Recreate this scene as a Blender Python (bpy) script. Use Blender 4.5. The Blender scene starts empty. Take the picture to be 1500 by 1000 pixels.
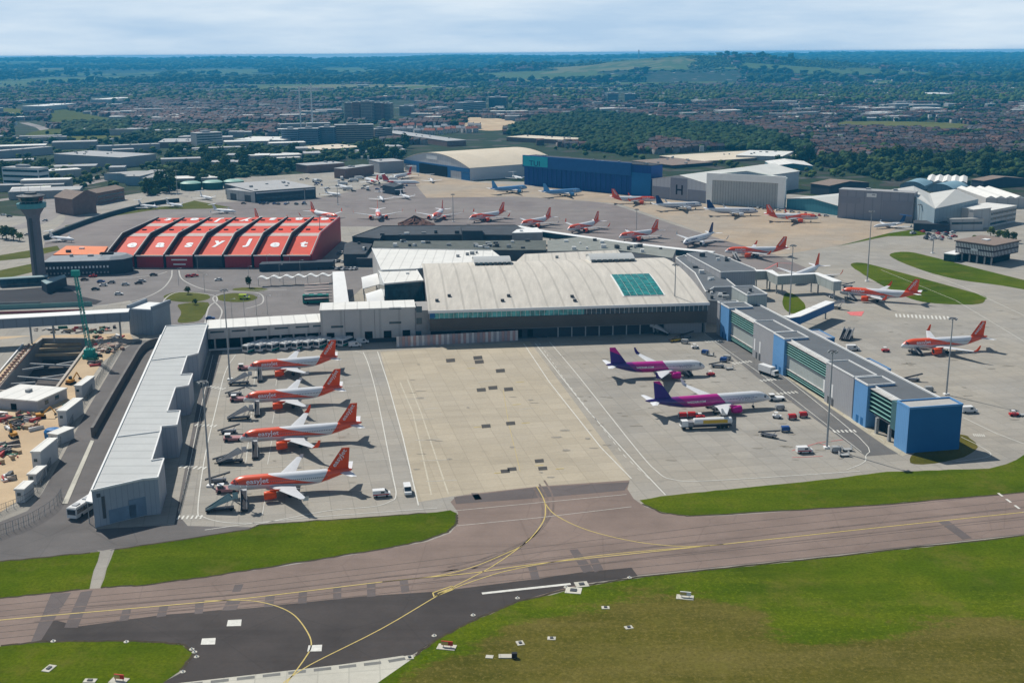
import bpy, math, random
import numpy as np
from mathutils.geometry import tessellate_polygon
from mathutils import Vector
random.seed(7); np.random.seed(7)
R=math.radians
scene=bpy.context.scene; col=scene.collection
# ---------- camera model ----------
F=1680.0; H=117.0; V0=78.0; ROLL=0.0067
TH=math.atan((500-V0)/F); CT,ST=math.cos(TH),math.sin(TH); CR,SR=math.cos(ROLL),math.sin(ROLL)
def ray(px,py):
    x=px-750;y=py-500
    xr=x*CR-y*SR; yr=x*SR+y*CR
    return (xr, F*CT-yr*ST, -F*ST-yr*CT)
def G(px,py,z=0.0):
    d=ray(px,py); t=(z-H)/d[2]
    return (d[0]*t,d[1]*t,z)
def onplane(O,n,px,py):
    # ray hits the vertical plane through O along the 2D direction n -> (distance along n, height)
    d=ray(px,py); nx,ny=-n[1],n[0]
    t=(O[0]*nx+O[1]*ny)/(d[0]*nx+d[1]*ny)
    X,Y,Z=d[0]*t,d[1]*t,H+d[2]*t
    return ((X-O[0])*n[0]+(Y-O[1])*n[1],Z)
def HT(bx,by,ty):
    g=G(bx,by); d=ray(bx,ty); return H+d[2]*g[1]/d[1]
cam=bpy.data.cameras.new('camera'); co=bpy.data.objects.new('camera',cam); col.objects.link(co)
co.location=(0,0,H)
from mathutils import Matrix
co.rotation_euler=(Matrix.Rotation(R(90)-TH,3,'X')@Matrix.Rotation(-ROLL,3,'Z')).to_euler()
cam.sensor_width=36; cam.lens=F/1500*36; cam.clip_start=1; cam.clip_end=90000
scene.camera=co
# ---------- materials ----------
MATS={}
def s2l(c):
    return tuple(((v/255)/12.92 if v/255<=.04045 else ((v/255+.055)/1.055)**2.4) for v in c)
class NT:
    def __init__(s,name):
        s.m=bpy.data.materials.new(name); s.m.use_nodes=True; s.t=s.m.node_tree; s.n=s.t.nodes
        s.b=s.n['Principled BSDF']; s.b.inputs['Specular IOR Level'].default_value=.12
    def add(s,ty,**k):
        n=s.n.new(ty)
        for a,v in k.items():
            if a.startswith('i_'):
                key=a[2:].replace('_',' ')
                n.inputs[int(key) if key.isdigit() else key].default_value=v
            else: setattr(n,a,v)
        return n
    def L(s,a,b): s.t.links.new(a,b)
    def pos(s,scale=(1,1,1),obj=False,rot=0):
        if obj: o=s.add('ShaderNodeTexCoord').outputs['Object']
        else: o=s.add('ShaderNodeNewGeometry').outputs['Position']
        mp=s.add('ShaderNodeMapping'); mp.inputs['Scale'].default_value=scale; mp.inputs['Rotation'].default_value=(0,0,rot)
        s.L(o,mp.inputs[0]); return mp.outputs[0]
    def noise(s,vec,sc,det=4,rough=.6):
        n=s.add('ShaderNodeTexNoise'); n.inputs['Scale'].default_value=sc; n.inputs['Detail'].default_value=det; n.inputs['Roughness'].default_value=rough
        s.L(vec,n.inputs['Vector']); return n.outputs['Fac']
    def math(s,op,a,b=None,c=None):
        n=s.add('ShaderNodeMath',operation=op)
        for i,v in enumerate((a,b,c)):
            if v is None: continue
            if isinstance(v,(int,float)): n.inputs[i].default_value=v
            else: s.L(v,n.inputs[i])
        return n.outputs[0]
    def ramp(s,fac,pts,mode='LINEAR'):
        n=s.add('ShaderNodeValToRGB'); cr=n.color_ramp; cr.interpolation=mode
        while len(cr.elements)<len(pts): cr.elements.new(.5)
        for e,(p,c) in zip(cr.elements,pts):
            e.position=p; e.color=(c if len(c)==4 else (*c,1)) if not isinstance(c,float) else (c,c,c,1)
        s.L(fac,n.inputs[0]); return n.outputs[0]
    def mix(s,fac,a,b,mode='MIX'):
        n=s.add('ShaderNodeMix',data_type='RGBA',blend_type=mode)
        for k,v in ((0,fac),(6,a),(7,b)):
            if isinstance(v,(int,float)): n.inputs[k].default_value=v
            elif isinstance(v,tuple): n.inputs[k].default_value=(*v[:3],1)
            else: s.L(v,n.inputs[k])
        return n.outputs[2]
    def out(s,colr,rough=.8):
        if isinstance(colr,tuple): s.b.inputs['Base Color'].default_value=(*colr[:3],1)
        else: s.L(colr,s.b.inputs['Base Color'])
        if isinstance(rough,(int,float)): s.b.inputs['Roughness'].default_value=rough
        else: s.L(rough,s.b.inputs['Roughness'])
        return s.m
def sc3(c,k): return tuple(min(1,v*k) for v in c)
def mat(name,c,rough=.7,var=.18,scale=.25,metal=0,island=0,stretch=(1,1,1),seam=None):
    """plain surface of linear colour c with wear; island: per-piece variation; seam=(axis,spacing) sheet joints"""
    if name in MATS: return MATS[name]
    n=NT(name); p=n.pos(stretch)
    f=n.noise(p,scale,5); f2=n.noise(p,scale*9,3)
    f=n.math('ADD',n.math('MULTIPLY',f,.7),n.math('MULTIPLY',f2,.3))
    cc=n.ramp(f,[(.3,sc3(c,1-var)),(.7,sc3(c,1+var))])
    if island:
        g=n.add('ShaderNodeNewGeometry').outputs['Random Per Island']
        cc=n.mix(1.0,cc,n.ramp(g,[(0,(1-island,)*3),(1,(1+island*.6,)*3)]),'MULTIPLY')
    if seam:
        ax,sp=seam; o=n.add('ShaderNodeTexCoord').outputs['Object']; sx=n.add('ShaderNodeSeparateXYZ'); n.L(o,sx.inputs[0])
        fr=n.math('FRACT',n.math('DIVIDE',sx.outputs[ax],sp)); ln=n.math('LESS_THAN',fr,.12)
        cc=n.mix(n.math('MULTIPLY',ln,.35),cc,sc3(c,.45))
    n.out(cc,rough); n.b.inputs['Metallic'].default_value=metal
    MATS[name]=n.m; return n.m
def glass(name,c=(.02,.035,.05),rough=.12):
    if name in MATS: return MATS[name]
    n=NT(name); p=n.pos(); n.out(n.ramp(n.noise(p,.4,2),[(.35,sc3(c,.6)),(.65,sc3(c,1.5))]),rough)
    n.b.inputs['Specular IOR Level'].default_value=.6; MATS[name]=n.m; return n.m
# ---------- mesh builder ----------
class MB:
    def __init__(s): s.v=[];s.f=[];s.mi=[];s.k=0
    def vs(s,pts):
        b=len(s.v); s.v+= [tuple(p) for p in pts]; return b
    def poly(s,pts,m=0):
        b=s.vs(pts); s.f.append(tuple(range(b,b+len(pts)))); s.mi.append(m)
    def box(s,x0,x1,y0,y1,z0,z1,m=0,mt=None):
        b=s.vs([(x0,y0,z0),(x1,y0,z0),(x1,y1,z0),(x0,y1,z0),(x0,y0,z1),(x1,y0,z1),(x1,y1,z1),(x0,y1,z1)])
        for i,q in enumerate(((3,2,1,0),(4,5,6,7),(0,1,5,4),(1,2,6,5),(2,3,7,6),(3,0,4,7))):
            s.f.append(tuple(b+j for j in q)); s.mi.append(mt if (mt is not None and i==1) else m)
        return s
    def hexa(s,bot,top,m=0,mt=None):
        b=s.vs(list(bot)+list(top)); n=len(bot)
        s.f.append(tuple(b+j for j in reversed(range(n)))); s.mi.append(m)
        s.f.append(tuple(b+n+j for j in range(n))); s.mi.append(m if mt is None else mt)
        for j in range(n):
            k=(j+1)%n; s.f.append((b+j,b+k,b+n+k,b+n+j)); s.mi.append(m)
        return s
    def prism(s,pts,z0,z1,m=0,mt=None):
        a=sum(pts[i][0]*pts[(i+1)%len(pts)][1]-pts[(i+1)%len(pts)][0]*pts[i][1] for i in range(len(pts)))
        if a<0: pts=list(reversed(pts))
        return s.hexa([(p[0],p[1],z0) for p in pts],[(p[0],p[1],z1) for p in pts],m,mt)
    def tube(s,p,q,r,r2=None,n=8,m=0,cap=True):
        p=Vector(p);q=Vector(q);r2=r if r2 is None else r2
        d=(q-p).normalized(); a=d.orthogonal().normalized(); b_=d.cross(a)
        c=[(math.cos(2*math.pi*i/n),math.sin(2*math.pi*i/n)) for i in range(n)]
        b=s.vs([p+(a*x+b_*y)*r for x,y in c]+[q+(a*x+b_*y)*r2 for x,y in c])
        for i in range(n):
            j=(i+1)%n; s.f.append((b+i,b+j,b+n+j,b+n+i)); s.mi.append(m)
        if cap:
            s.f.append(tuple(b+i for i in reversed(range(n)))); s.mi.append(m)
            s.f.append(tuple(b+n+i for i in range(n))); s.mi.append(m)
        return s
    def bar(s,p,q,w,h=None,m=0):
        h=h or w; p=Vector(p);q=Vector(q); d=(q-p).normalized(); up=Vector((0,0,1))
        if abs(d.z)>.95: up=Vector((0,1,0))
        a=d.cross(up).normalized()*w/2; b_=a.cross(d).normalized()*h/2
        return s.hexa([p-a-b_,p+a-b_,p+a+b_,p-a+b_],[q-a-b_,q+a-b_,q+a+b_,q-a+b_],m)
    def loft(s,rings,m=0,cap=True):
        n=len(rings[0]); bs=[s.vs(r) for r in rings]
        for a,b in zip(bs,bs[1:]):
            for i in range(n):
                j=(i+1)%n; s.f.append((a+i,a+j,b+j,b+i)); s.mi.append(m)
        if cap:
            s.f.append(tuple(bs[0]+i for i in reversed(range(n)))); s.mi.append(m)
            s.f.append(tuple(bs[-1]+i for i in range(n))); s.mi.append(m)
        return s
    def lathe(s,prof,c=(0,0,0),n=16,m=0):
        return s.loft([[(c[0]+r*math.cos(2*math.pi*i/n),c[1]+r*math.sin(2*math.pi*i/n),c[2]+z) for i in range(n)] for r,z in prof],m)
    def build(s,name,mats,parent=None,smooth=False,label=None,off=None):
        me=bpy.data.meshes.new(name)
        if off is not None: s.v=[(x-off[0],y-off[1],z-off[2]) for x,y,z in s.v]
        me.from_pydata(s.v,[],s.f)
        if not isinstance(mats,(list,tuple)): mats=[mats]
        for m in mats: me.materials.append(m)
        if max(s.mi,default=0)>0: me.polygons.foreach_set('material_index',s.mi)
        if smooth: me.polygons.foreach_set('use_smooth',[True]*len(s.f))
        me.update()
        o=bpy.data.objects.new(name,me); col.objects.link(o)
        if parent is not None: o.parent=parent
        if off is not None and parent is None: o.location=off
        if label: o['label']=label
        return o
def tag(o,label=None,cat=None,group=None,kind=None):
    if label: o['label']=label
    if cat: o['category']=cat
    if group: o['group']=group
    if kind: o['kind']=kind
    return o
def thing(name,label,cat,loc=(0,0,0),rz=0,group=None):
    o=bpy.data.objects.new(name,None); col.objects.link(o); o.empty_display_size=.5
    o.location=loc; o.rotation_euler=(0,0,rz); return tag(o,label,cat,group)
def kids(o): return KIDS.get(o.name) or [c for c in bpy.data.objects if c.parent==o]
KIDS={}
def copy_tree(o,parent=None):
    c=o.copy(); col.objects.link(c)
    if parent is not None: c.parent=parent
    if o.name not in KIDS: KIDS[o.name]=[x for x in bpy.data.objects if x.parent==o]
    for ch in KIDS[o.name]: copy_tree(ch,c)
    return c
class Proto:
    """first use places the original, later uses copy it"""
    def __init__(s,root): s.r=root; s.used=False
    def put(s,loc,rz,label,cat=None,group=None):
        o=s.r if not s.used else copy_tree(s.r)
        if not s.used: s.nm=s.r.name
        s.used=True
        o.location=loc; o.rotation_euler=(0,0,rz); o['label']=label
        if cat: o['category']=cat
        if group: o['group']=group
        elif 'group' in o.keys(): del o['group']
        return o
def struct(name,mb,mats,**k):
    o=mb.build(name,mats,**k); o['kind']='structure'; return o
def sheet(name,pts,z,m,holes=()):
    """flat ground sheet from photo-traced ground outline (x,y world points)"""
    mb=MB(); allp=[list(pts)]+[list(h) for h in holes]
    tri=tessellate_polygon([[Vector((p[0],p[1],0)) for p in pl] for pl in allp])
    flat=[(p[0],p[1],z) for pl in allp for p in pl]; mb.v=flat
    for t in tri:
        a,b,c=[flat[i] for i in t]
        cr=(b[0]-a[0])*(c[1]-a[1])-(b[1]-a[1])*(c[0]-a[0])
        if abs(cr)<1e-9: continue
        mb.f.append(tuple(t) if cr>0 else tuple(reversed(t))); mb.mi.append(0)
    return struct(name,mb,m)
def PX(lst): return [G(*p)[:2] for p in lst]
def smooth(pts,n=6,closed=True):
    out=[];N=len(pts)
    rng=range(N) if closed else range(N-1)
    for i in rng:
        p0=pts[(i-1)%N] if closed or i>0 else pts[0]; p1=pts[i]; p2=pts[(i+1)%N]; p3=pts[(i+2)%N] if closed or i+2<N else pts[-1]
        for k in range(n):
            t=k/n
            out.append(tuple(.5*((2*b)+(-a+c)*t+(2*a-5*b+4*c-d)*t*t+(-a+3*b-3*c+d)*t**3) for a,b,c,d in zip(p0[:2],p1[:2],p2[:2],p3[:2])))
    if not closed: out.append(tuple(pts[-1][:2]))
    return out
def ribbon(mb,pts,w,z,m=0,dash=None):
    """painted line of width w along world points"""
    if dash:
        on,off=dash; P=[Vector(p[:2]) for p in pts]; acc=0; 
        for a,b in zip(P,P[1:]):
            L=(b-a).length
            if L<1e-6: continue
            d=(b-a)/L; t=0
            while t<L:
                ph=(acc+t)%(on+off)
                if ph<on:
                    e=min(L,t+on-ph); ribbon(mb,[a+d*t,a+d*e],w,z,m); t=e+1e-4
                else: t+=on+off-ph+1e-4
            acc+=L
        return
    P=[Vector(p[:2]) for p in pts]; l=[];r=[]
    for i,p in enumerate(P):
        d=(P[min(i+1,len(P)-1)]-P[max(i-1,0)])
        d.normalize(); nn=Vector((-d.y,d.x))*w/2
        l.append(p+nn); r.append(p-nn)
    b=mb.vs([(q.x,q.y,z) for q in l]+[(q.x,q.y,z) for q in r]); n=len(P)
    for i in range(n-1): mb.f.append((b+n+i,b+n+i+1,b+i+1,b+i)); mb.mi.append(m)
def text_geo(s,size,offset=0.0,ext=0.0):
    cu=bpy.data.curves.new('t','FONT'); cu.body=s; cu.size=size; cu.offset=offset; cu.resolution_u=3; cu.extrude=ext
    o=bpy.data.objects.new('t',cu); col.objects.link(o)
    bpy.context.view_layer.update()
    dg=bpy.context.evaluated_depsgraph_get()
    me=bpy.data.meshes.new_from_object(o.evaluated_get(dg))
    v=[tuple(x.co) for x in me.vertices]; f=[tuple(p.vertices) for p in me.polygons]
    bpy.data.objects.remove(o); bpy.data.curves.remove(cu); bpy.data.meshes.remove(me)
    x0=min(p[0] for p in v);x1=max(p[0] for p in v);y0=min(p[1] for p in v)
    return [(p[0]-x0,p[1]-y0,p[2]) for p in v],f,x1-x0,max(p[1] for p in v)-y0
def split4(v,f,times=2):
    for _ in range(times):
        v=list(v); nf=[]; mid={}
        def M_(a,b):
            k=(min(a,b),max(a,b))
            if k not in mid: mid[k]=len(v); v.append(tuple((p+q)/2 for p,q in zip(v[a],v[b])))
            return mid[k]
        for q in f:
            for i in range(1,len(q)-1):
                a,b,c=q[0],q[i],q[i+1]; ab,bc,ca=M_(a,b),M_(b,c),M_(c,a); nf+=[(a,ab,ca),(ab,b,bc),(ca,bc,c),(ab,bc,ca)]
        f=nf
    return v,f
def text_on(mb,s,size,O,U,W,offset=.02,m=0,width=None):
    """flat lettering at O reading along U with up vector W"""
    v,f,w,h=text_geo(s,size,offset); k=(width/w) if width else 1
    O=Vector(O);U=Vector(U);W=Vector(W); b=mb.vs([O+U*x*k+W*y for x,y,z in v])
    for q in f: mb.f.append(tuple(b+i for i in q)); mb.mi.append(m)
class Frame:
    """building frame: x along the traced front base line, y away from the camera"""
    def __init__(s,fl,fr,flz=0):
        a=G(*fl,flz);b=G(*fr,flz); s.O=(a[0],a[1],0); s.ang=math.atan2(b[1]-a[1],b[0]-a[0]); s.L=math.hypot(b[0]-a[0],b[1]-a[1])
        s.u=(math.cos(s.ang),math.sin(s.ang)); s.n=(-s.u[1],s.u[0])
    def loc(s,px,py,z=0):
        g=G(px,py,z); dx,dy=g[0]-s.O[0],g[1]-s.O[1]
        return (dx*s.u[0]+dy*s.u[1],dx*s.n[0]+dy*s.n[1])
    def front(s,px,py): return onplane(s.O,s.u,px,py)
    def W(s,x,y,z=0): return (s.O[0]+s.u[0]*x+s.n[0]*y,s.O[1]+s.u[1]*x+s.n[1]*y,z)
    def thing(s,name,label,cat,group=None): return thing(name,label,cat,s.O,s.ang,group)
# ---------- ground materials ----------
def proj(x,y,z=0.0):
    dx,dy,dz=x,y,z-H
    zc=dy*CT-dz*ST; yc=-(dy*ST+dz*CT)
    xr,yr=dx/zc*F,yc/zc*F
    return (xr*CR+yr*SR+750, -xr*SR+yr*CR+500)
def m_concrete(name,base,joint=.3,stain=.42,ang=.2,slab=6.0,tint=None,patch=.12):
    n=NT(name); p=n.pos(); q=n.pos((1,1,1),rot=ang); s=n.pos((.012,.10,1),rot=ang)
    c=n.ramp(n.noise(p,.035,5,.6),[(.3,sc3(base,1-patch*1.3)),(.7,sc3(base,1+patch))])
    if tint: c=n.mix(n.ramp(n.noise(p,.018,3),[(.42,0.0),(.62,1.0)]),c,tint)
    c=n.mix(n.math('MULTIPLY',n.ramp(n.noise(s,1.0,5,.7),[(.5,0.0),(.75,1.0)]),stain),c,sc3(base,.55))
    c=n.mix(n.math('MULTIPLY',n.ramp(n.noise(p,.9,4,.7),[(.35,1.0),(.6,0.0)]),.16),c,sc3(base,.5))
    c=n.mix(n.math('MULTIPLY',n.ramp(n.noise(p,.16,4,.75),[(.58,0.0),(.72,1.0)]),stain*.8),c,sc3(base,.6))
    # slab to slab tone and joints
    sx=n.add('ShaderNodeSeparateXYZ'); n.L(q,sx.inputs[0])
    fx=n.math('DIVIDE',sx.outputs[0],slab); fy=n.math('DIVIDE',sx.outputs[1],slab)
    wn=n.add('ShaderNodeTexWhiteNoise',noise_dimensions='2D'); cb=n.add('ShaderNodeCombineXYZ')
    n.L(n.math('FLOOR',fx),cb.inputs[0]); n.L(n.math('FLOOR',fy),cb.inputs[1]); n.L(cb.outputs[0],wn.inputs['Vector'])
    c=n.mix(1.0,c,n.ramp(wn.outputs['Value'],[(0,(.93,)*3),(1,(1.04,)*3)]),'MULTIPLY')
    jl=n.math('MAXIMUM',n.math('LESS_THAN',n.math('FRACT',fx),.045),n.math('LESS_THAN',n.math('FRACT',fy),.045))
    c=n.mix(n.math('MULTIPLY',jl,joint),c,sc3(base,.45))
    return n.out(c,.85)
def m_asphalt(name,base,ang=.1,streak=.35,lite=.2):
    n=NT(name); p=n.pos(); s=n.pos((.010,.16,1),rot=ang); s2=n.pos((.004,.05,1),rot=ang)
    c=n.ramp(n.noise(p,.05,6,.65),[(.3,sc3(base,1-lite)),(.7,sc3(base,1+lite))])
    c=n.mix(n.math('MULTIPLY',n.ramp(n.noise(s,1.0,5,.7),[(.5,0.0),(.7,1.0)]),streak),c,sc3(base,.6))
    c=n.mix(n.math('MULTIPLY',n.ramp(n.noise(s2,1.0,4,.6),[(.5,0.0),(.7,1.0)]),streak*.8),c,sc3(base,1.35))
    c=n.mix(n.math('MULTIPLY',n.ramp(n.noise(p,1.4,4,.8),[(.3,1.0),(.62,0.0)]),.25),c,sc3(base,.6))
    # fine cracks sealed with bitumen
    v=n.add('ShaderNodeTexVoronoi',feature='DISTANCE_TO_EDGE'); v.inputs['Scale'].default_value=.045; n.L(p,v.inputs['Vector'])
    c=n.mix(n.math('MULTIPLY',n.math('LESS_THAN',v.outputs['Distance'],.006),.22),c,sc3(base,.5))
    return n.out(c,.88)
def m_grass(name,a,b,c_,sc=1.0):
    n=NT(name); p=n.pos(); st=n.pos((.018,.12,1),rot=.12)
    c=n.ramp(n.noise(p,.03*sc,6,.65),[(.3,a),(.55,b),(.72,c_)])
    c=n.mix(n.math('MULTIPLY',n.ramp(n.noise(st,1.0,5,.65),[(.42,0.0),(.66,1.0)]),.6),c,c_)
    c=n.mix(n.ramp(n.noise(p,1.3,5,.8),[(.35,.55),(.62,0.0)]),c,sc3(a,.55))
    c=n.mix(n.math('MULTIPLY',n.ramp(n.noise(p,.2,5,.75),[(.55,0.0),(.7,1.0)]),.45),c,sc3(a,.6))
    c=n.mix(n.math('MULTIPLY',n.ramp(n.noise(p,.055,7,.78),[(.52,0.0),(.66,1.0)]),.6),c,(.125,.115,.022))
    n.b.inputs['Specular IOR Level'].default_value=0.0
    return n.out(c,.95)
Mconc=m_concrete('apron_concrete',(.31,.29,.255),tint=(.33,.30,.25),ang=-.21)
Mtan=m_concrete('tan_concrete',(.405,.35,.262),joint=.26,stain=.34,ang=-.21,tint=(.40,.35,.27),patch=.10)
Mtan2=m_concrete('warm_concrete',(.38,.30,.215),joint=.1,ang=.3,tint=(.34,.29,.23))
Mfar=m_concrete('worn_asphalt_apron',(.20,.172,.163),joint=.06,stain=.45,ang=.25,slab=9,tint=(.225,.20,.185))
Mtaxi=m_asphalt('taxiway_asphalt',(.210,.158,.132),ang=-.13,streak=.42)
Mdark=m_asphalt('new_asphalt',(.060,.051,.047),ang=-.13,streak=.55,lite=.32)
Mroad=m_asphalt('road_asphalt',(.125,.115,.110),ang=1.1,streak=.25)
Mlot=m_asphalt('car_park_asphalt',(.185,.17,.163),ang=.4,streak=.2)
Mpale=m_concrete('pale_concrete',(.50,.48,.41),ang=-.13,stain=.2)
Mgrass=m_grass('airfield_grass',(.040,.070,.0016),(.074,.114,.0025),(.125,.148,.008))
Mgrass2=m_grass('rough_grass',(.066,.068,.008),(.112,.100,.017),(.165,.135,.040),1.4)
Mgrass3=m_grass('meadow_grass',(.09,.105,.03),(.13,.14,.045),(.18,.17,.07),.5)
Msand=m_concrete('site_sand',(.52,.40,.255),joint=0,stain=.3,ang=.9,tint=(.44,.32,.20),patch=.2)
Mwhite=mat('white_paint',(.58,.57,.52),.6,.2,.8)
Myel=mat('yellow_paint',(.50,.39,.13),.6,.2,.8)
Mred=mat('red_paint',(.62,.16,.15),.6,.2,.8)
def m_land():
    n=NT('land'); p=n.pos()
    v=n.add('ShaderNodeTexVoronoi'); v.inputs['Scale'].default_value=.0032; n.L(p,v.inputs['Vector'])
    sp=n.add('ShaderNodeSeparateColor'); n.L(v.outputs['Color'],sp.inputs[0])
    field=n.ramp(sp.outputs[0],[(0,(.030,.048,.018)),(.35,(.040,.062,.022)),(.6,(.055,.082,.026)),(.8,(.10,.115,.04)),(.93,(.15,.14,.06))],'CONSTANT')
    field=n.mix(n.ramp(n.noise(p,.004,6,.75),[(.44,0.0),(.5,1.0)]),field,(.024,.040,.014))
    v2=n.add('ShaderNodeTexVoronoi'); v2.inputs['Scale'].default_value=.05; n.L(p,v2.inputs['Vector'])
    s2=n.add('ShaderNodeSeparateColor'); n.L(v2.outputs['Color'],s2.inputs[0])
    town=n.ramp(s2.outputs[1],[(0,(.018,.032,.010)),(.5,(.03,.045,.014)),(.75,(.05,.045,.036)),(.92,(.08,.075,.07)),(.985,(.35,.33,.30))],'CONSTANT')
    t=n.ramp(n.noise(p,.0011,3,.5),[(.42,0.0),(.52,1.0)])
    # near land is town ground
    sx=n.add('ShaderNodeSeparateXYZ'); n.L(p,sx.inputs[0])
    near=n.ramp(n.math('DIVIDE',sx.outputs[1],6000.0),[(.6,1.0),(1.0,0.0)])
    c=n.mix(n.math('MAXIMUM',t,near),field,town)
    c=n.mix(n.ramp(n.noise(p,.03,5,.8),[(.4,.6),(.58,0.0)]),c,(.022,.036,.014))
    return n.out(c,.95)
Mland=m_land()
# ---------- terrain ----------
def sstep(a,b,x):
    t=np.clip((x-a)/(b-a),0,1); return t*t*(3-2*t)
def th(x,y):
    x=np.asarray(x,float);y=np.asarray(y,float)
    px=x/np.maximum(y,1)*F+750
    rid=70+8*np.sin(px*.006+1.0)+4*np.sin(px*.021)+1.5*np.sin(px*.057+2)+10*np.exp(-((px-690)/70)**2)
    r=rid*sstep(4800,13500,y)-90*sstep(14300,16500,y)
    r+= 5*np.sin(x*.0011+y*.0007)*sstep(4800,9000,y)*(1-sstep(11000,13500,y))
    # wooded hill to the right of centre
    hx,hy=x-(1075-750)/F*5600,y-5900
    hill=70*np.exp(-(np.abs(hx)/520)**2.4-((hy)/900)**2)+50*np.exp(-((hx+700)/700)**2-((hy-200)/900)**2)+36*np.exp(-((hx-600)/330)**2-((hy-100)/700)**2)
    return np.maximum(r,hill*sstep(4300,5200,y))
ys=np.concatenate([[1395],np.geomspace(1400,15600,170)]); us=np.linspace(-.95,.95,150)
X=us[None,:]*(ys[:,None]+1200); Y=np.repeat(ys[:,None],len(us),1); Z=th(X,Y)
mb=MB(); mb.v=[tuple(v) for v in np.stack([X,Y,Z],-1).reshape(-1,3)]
nu=len(us)
for i in range(len(ys)-1):
    for j in range(nu-1):
        a=i*nu+j; mb.f.append((a,a+1,a+nu+1,a+nu))
mb.mi=[0]*len(mb.f)
terr=struct('hills',mb,Mland,smooth=True)
PIT=PX([(-6,574),(63,574),(83,569),(128,508),(130,497),(62,497),(46,510)])
land=sheet('ground',[(-2600,-300),(2600,-300),(2600,1396),(-2600,1396)],0,Mland,[PIT])
base=sheet('airfield_ground',PX([(-700,1400),(-500,830),(-400,300),(60,318),(150,292),(330,262),(590,245),(700,265),(960,270),(1230,290),(1440,300),(2000,330),(2500,600),(2300,1400)]),.012,Mconc,[PIT])
Z1=.03
sheet('far_apron',PX([(66,352),(130,322),(215,306),(330,296),(480,288),(590,262),(690,272),(900,300),(990,330),(1060,352),(1140,375),(1190,396),(1100,400),(1000,372),(760,336),(560,332),(470,332),(230,330),(120,395),(60,380)]),Z1,Mfar)
sheet('hangar_apron',PX([(592,251),(688,266),(765,272),(925,286),(1036,299),(1150,305),(1228,320),(1330,326),(1300,342),(1225,360),(1140,374),(1060,352),(1000,330),(905,298),(760,288),(625,290)]),Z1+.015,Mtan2)
sheet('tan_apron',PX([(557,515),(776,500),(925,701),(915,706),(790,712),(700,722),(660,727),(613,735)]),Z1,Mtan)
TAX=[(-500,938),(0,876),(130,862),(210,858),(420,828),(560,805),(625,793),(660,780),(671,766),(671,750),(660,735),(668,727),(700,722),(790,712),(922,703),(919,716),(928,730),(945,742),(970,751),(1010,756),(1060,755),(1280,740),(1500,721),(2100,668),(2100,718),(1500,782),(1200,815),(931,843),(850,856),(700,905),(590,962),(500,1060),(150,1200),(200,1020),(265,985),(285,957),(270,943),(200,938),(60,939),(0,945),(-500,1010)]
sheet('taxiway',PX(TAX),Z1+.012,Mtaxi)
DK=[(48,941),(70,905),(116,917),(240,900),(370,890),(530,873),(640,866),(790,847),(850,838),(925,831),(934,843),(905,848),(850,855),(760,880),(700,905),(640,936),(600,961),(540,1003),(480,1060),(150,1200),(200,1020),(265,985),(285,957),(270,943),(200,938)]
sheet('new_asphalt_area',PX(DK),Z1+.024,Mdark)
pt=MB()
def pquad(q,z,m=0,mb=None):
    (mb or pt).poly([(*p,z) for p in PX(q)],m)
for q in ([(75,869),(104,868),(60,938),(45,941)],[(118,867),(136,864),(114,919),(94,919)],[(180,892),(193,890),(188,908),(174,910)],[(234,887),(247,885),(243,902),(229,904)],[(286,881),(299,879),(297,898),(285,899)],[(333,879),(354,877),(346,893),(325,894)],[(389,872),(403,870),(400,888),(387,889)],[(438,865),(450,864),(449,883),(436,884)],[(488,859),(500,857),(500,877),(488,878)],[(537,853),(550,852),(550,873),(538,874)],[(585,849),(597,848),(600,866),(588,868)],[(773,829),(785,827),(791,848),(779,849)],[(834,805),(846,804),(870,835),(855,839)],[(863,818),(875,817),(884,834),(871,838)],[(1374,764),(1390,763),(1424,788),(1410,790)],[(344,856),(357,855),(352,866),(340,867)],[(668,738),(790,729),(915,718),(922,706),(790,713),(665,728)],[(690,722),(700,722),(706,731),(696,732)]):
    q2=q if len(q)==4 else [tuple(x) for x in q]; pquad(q2,Z1+.030)
Mpatch=m_asphalt('patch_asphalt',(.125,.105,.10),ang=-.13)
struct('asphalt_patches',pt,Mpatch)
sheet('pale_shoulder',PX([(150,1013),(500,973),(590,960),(606,963),(560,995),(500,1040),(100,1060)]),Z1+.036,Mpale)
ft=MB(); ribbon(ft,PX([(270,1003),(560,970),(600,963)]),1.1,Z1+.044,0,dash=(3.4,1.5)); struct('shoulder_marking',ft,mat('grey_paint',(.16,.16,.15)))
ol=MB(); ro=random.Random(21)
def blot(px,r0,r1):
    g=G(*px); a,b=ro.uniform(r0,r1),ro.uniform(r0*.4,r1*.5); N=14; ph=ro.uniform(0,3)
    ol.poly([(g[0]+a*math.cos(t_)*ro.uniform(.7,1.2)*math.cos(ph*.1)-b*math.sin(t_)*.1,g[1]+b*math.sin(t_)*ro.uniform(.6,1.2),.088) for t_ in [2*math.pi*i/N for i in range(N)]])
for x0,x1,y0,y1,n_,r0,r1 in ((580,890,520,700,26,.5,2.2),(330,540,530,745,34,.4,1.6),(860,1190,515,680,40,.5,2.0),(1200,1490,440,620,30,.6,2.4),(1140,1240,640,680,8,.5,1.8)):
    for _ in range(n_): blot((ro.uniform(x0,x1),ro.uniform(y0,y1)),r0,r1)
struct('oil_stains',ol,mat('oil_stain',(.255,.23,.19),.7,.25,.7))
tl=MB()
for dx in (-1.6,1.6,4.5):
    for pts in ([(60,905),(180,896),(340,882),(560,856),(700,842),(1040,802),(1500,753)],[(786,712),(796,730),(799,745),(795,765),(770,795),(735,813),(690,831),(640,843)]):
        ribbon(tl,[(x+dx*.5,y+dx) for x,y in smooth(PX(pts),6,False)],.55,.0785)
struct('tyre_marks',tl,mat('rubber_track',(.165,.128,.11),.9,.35,.12))
g2=MB()
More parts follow.
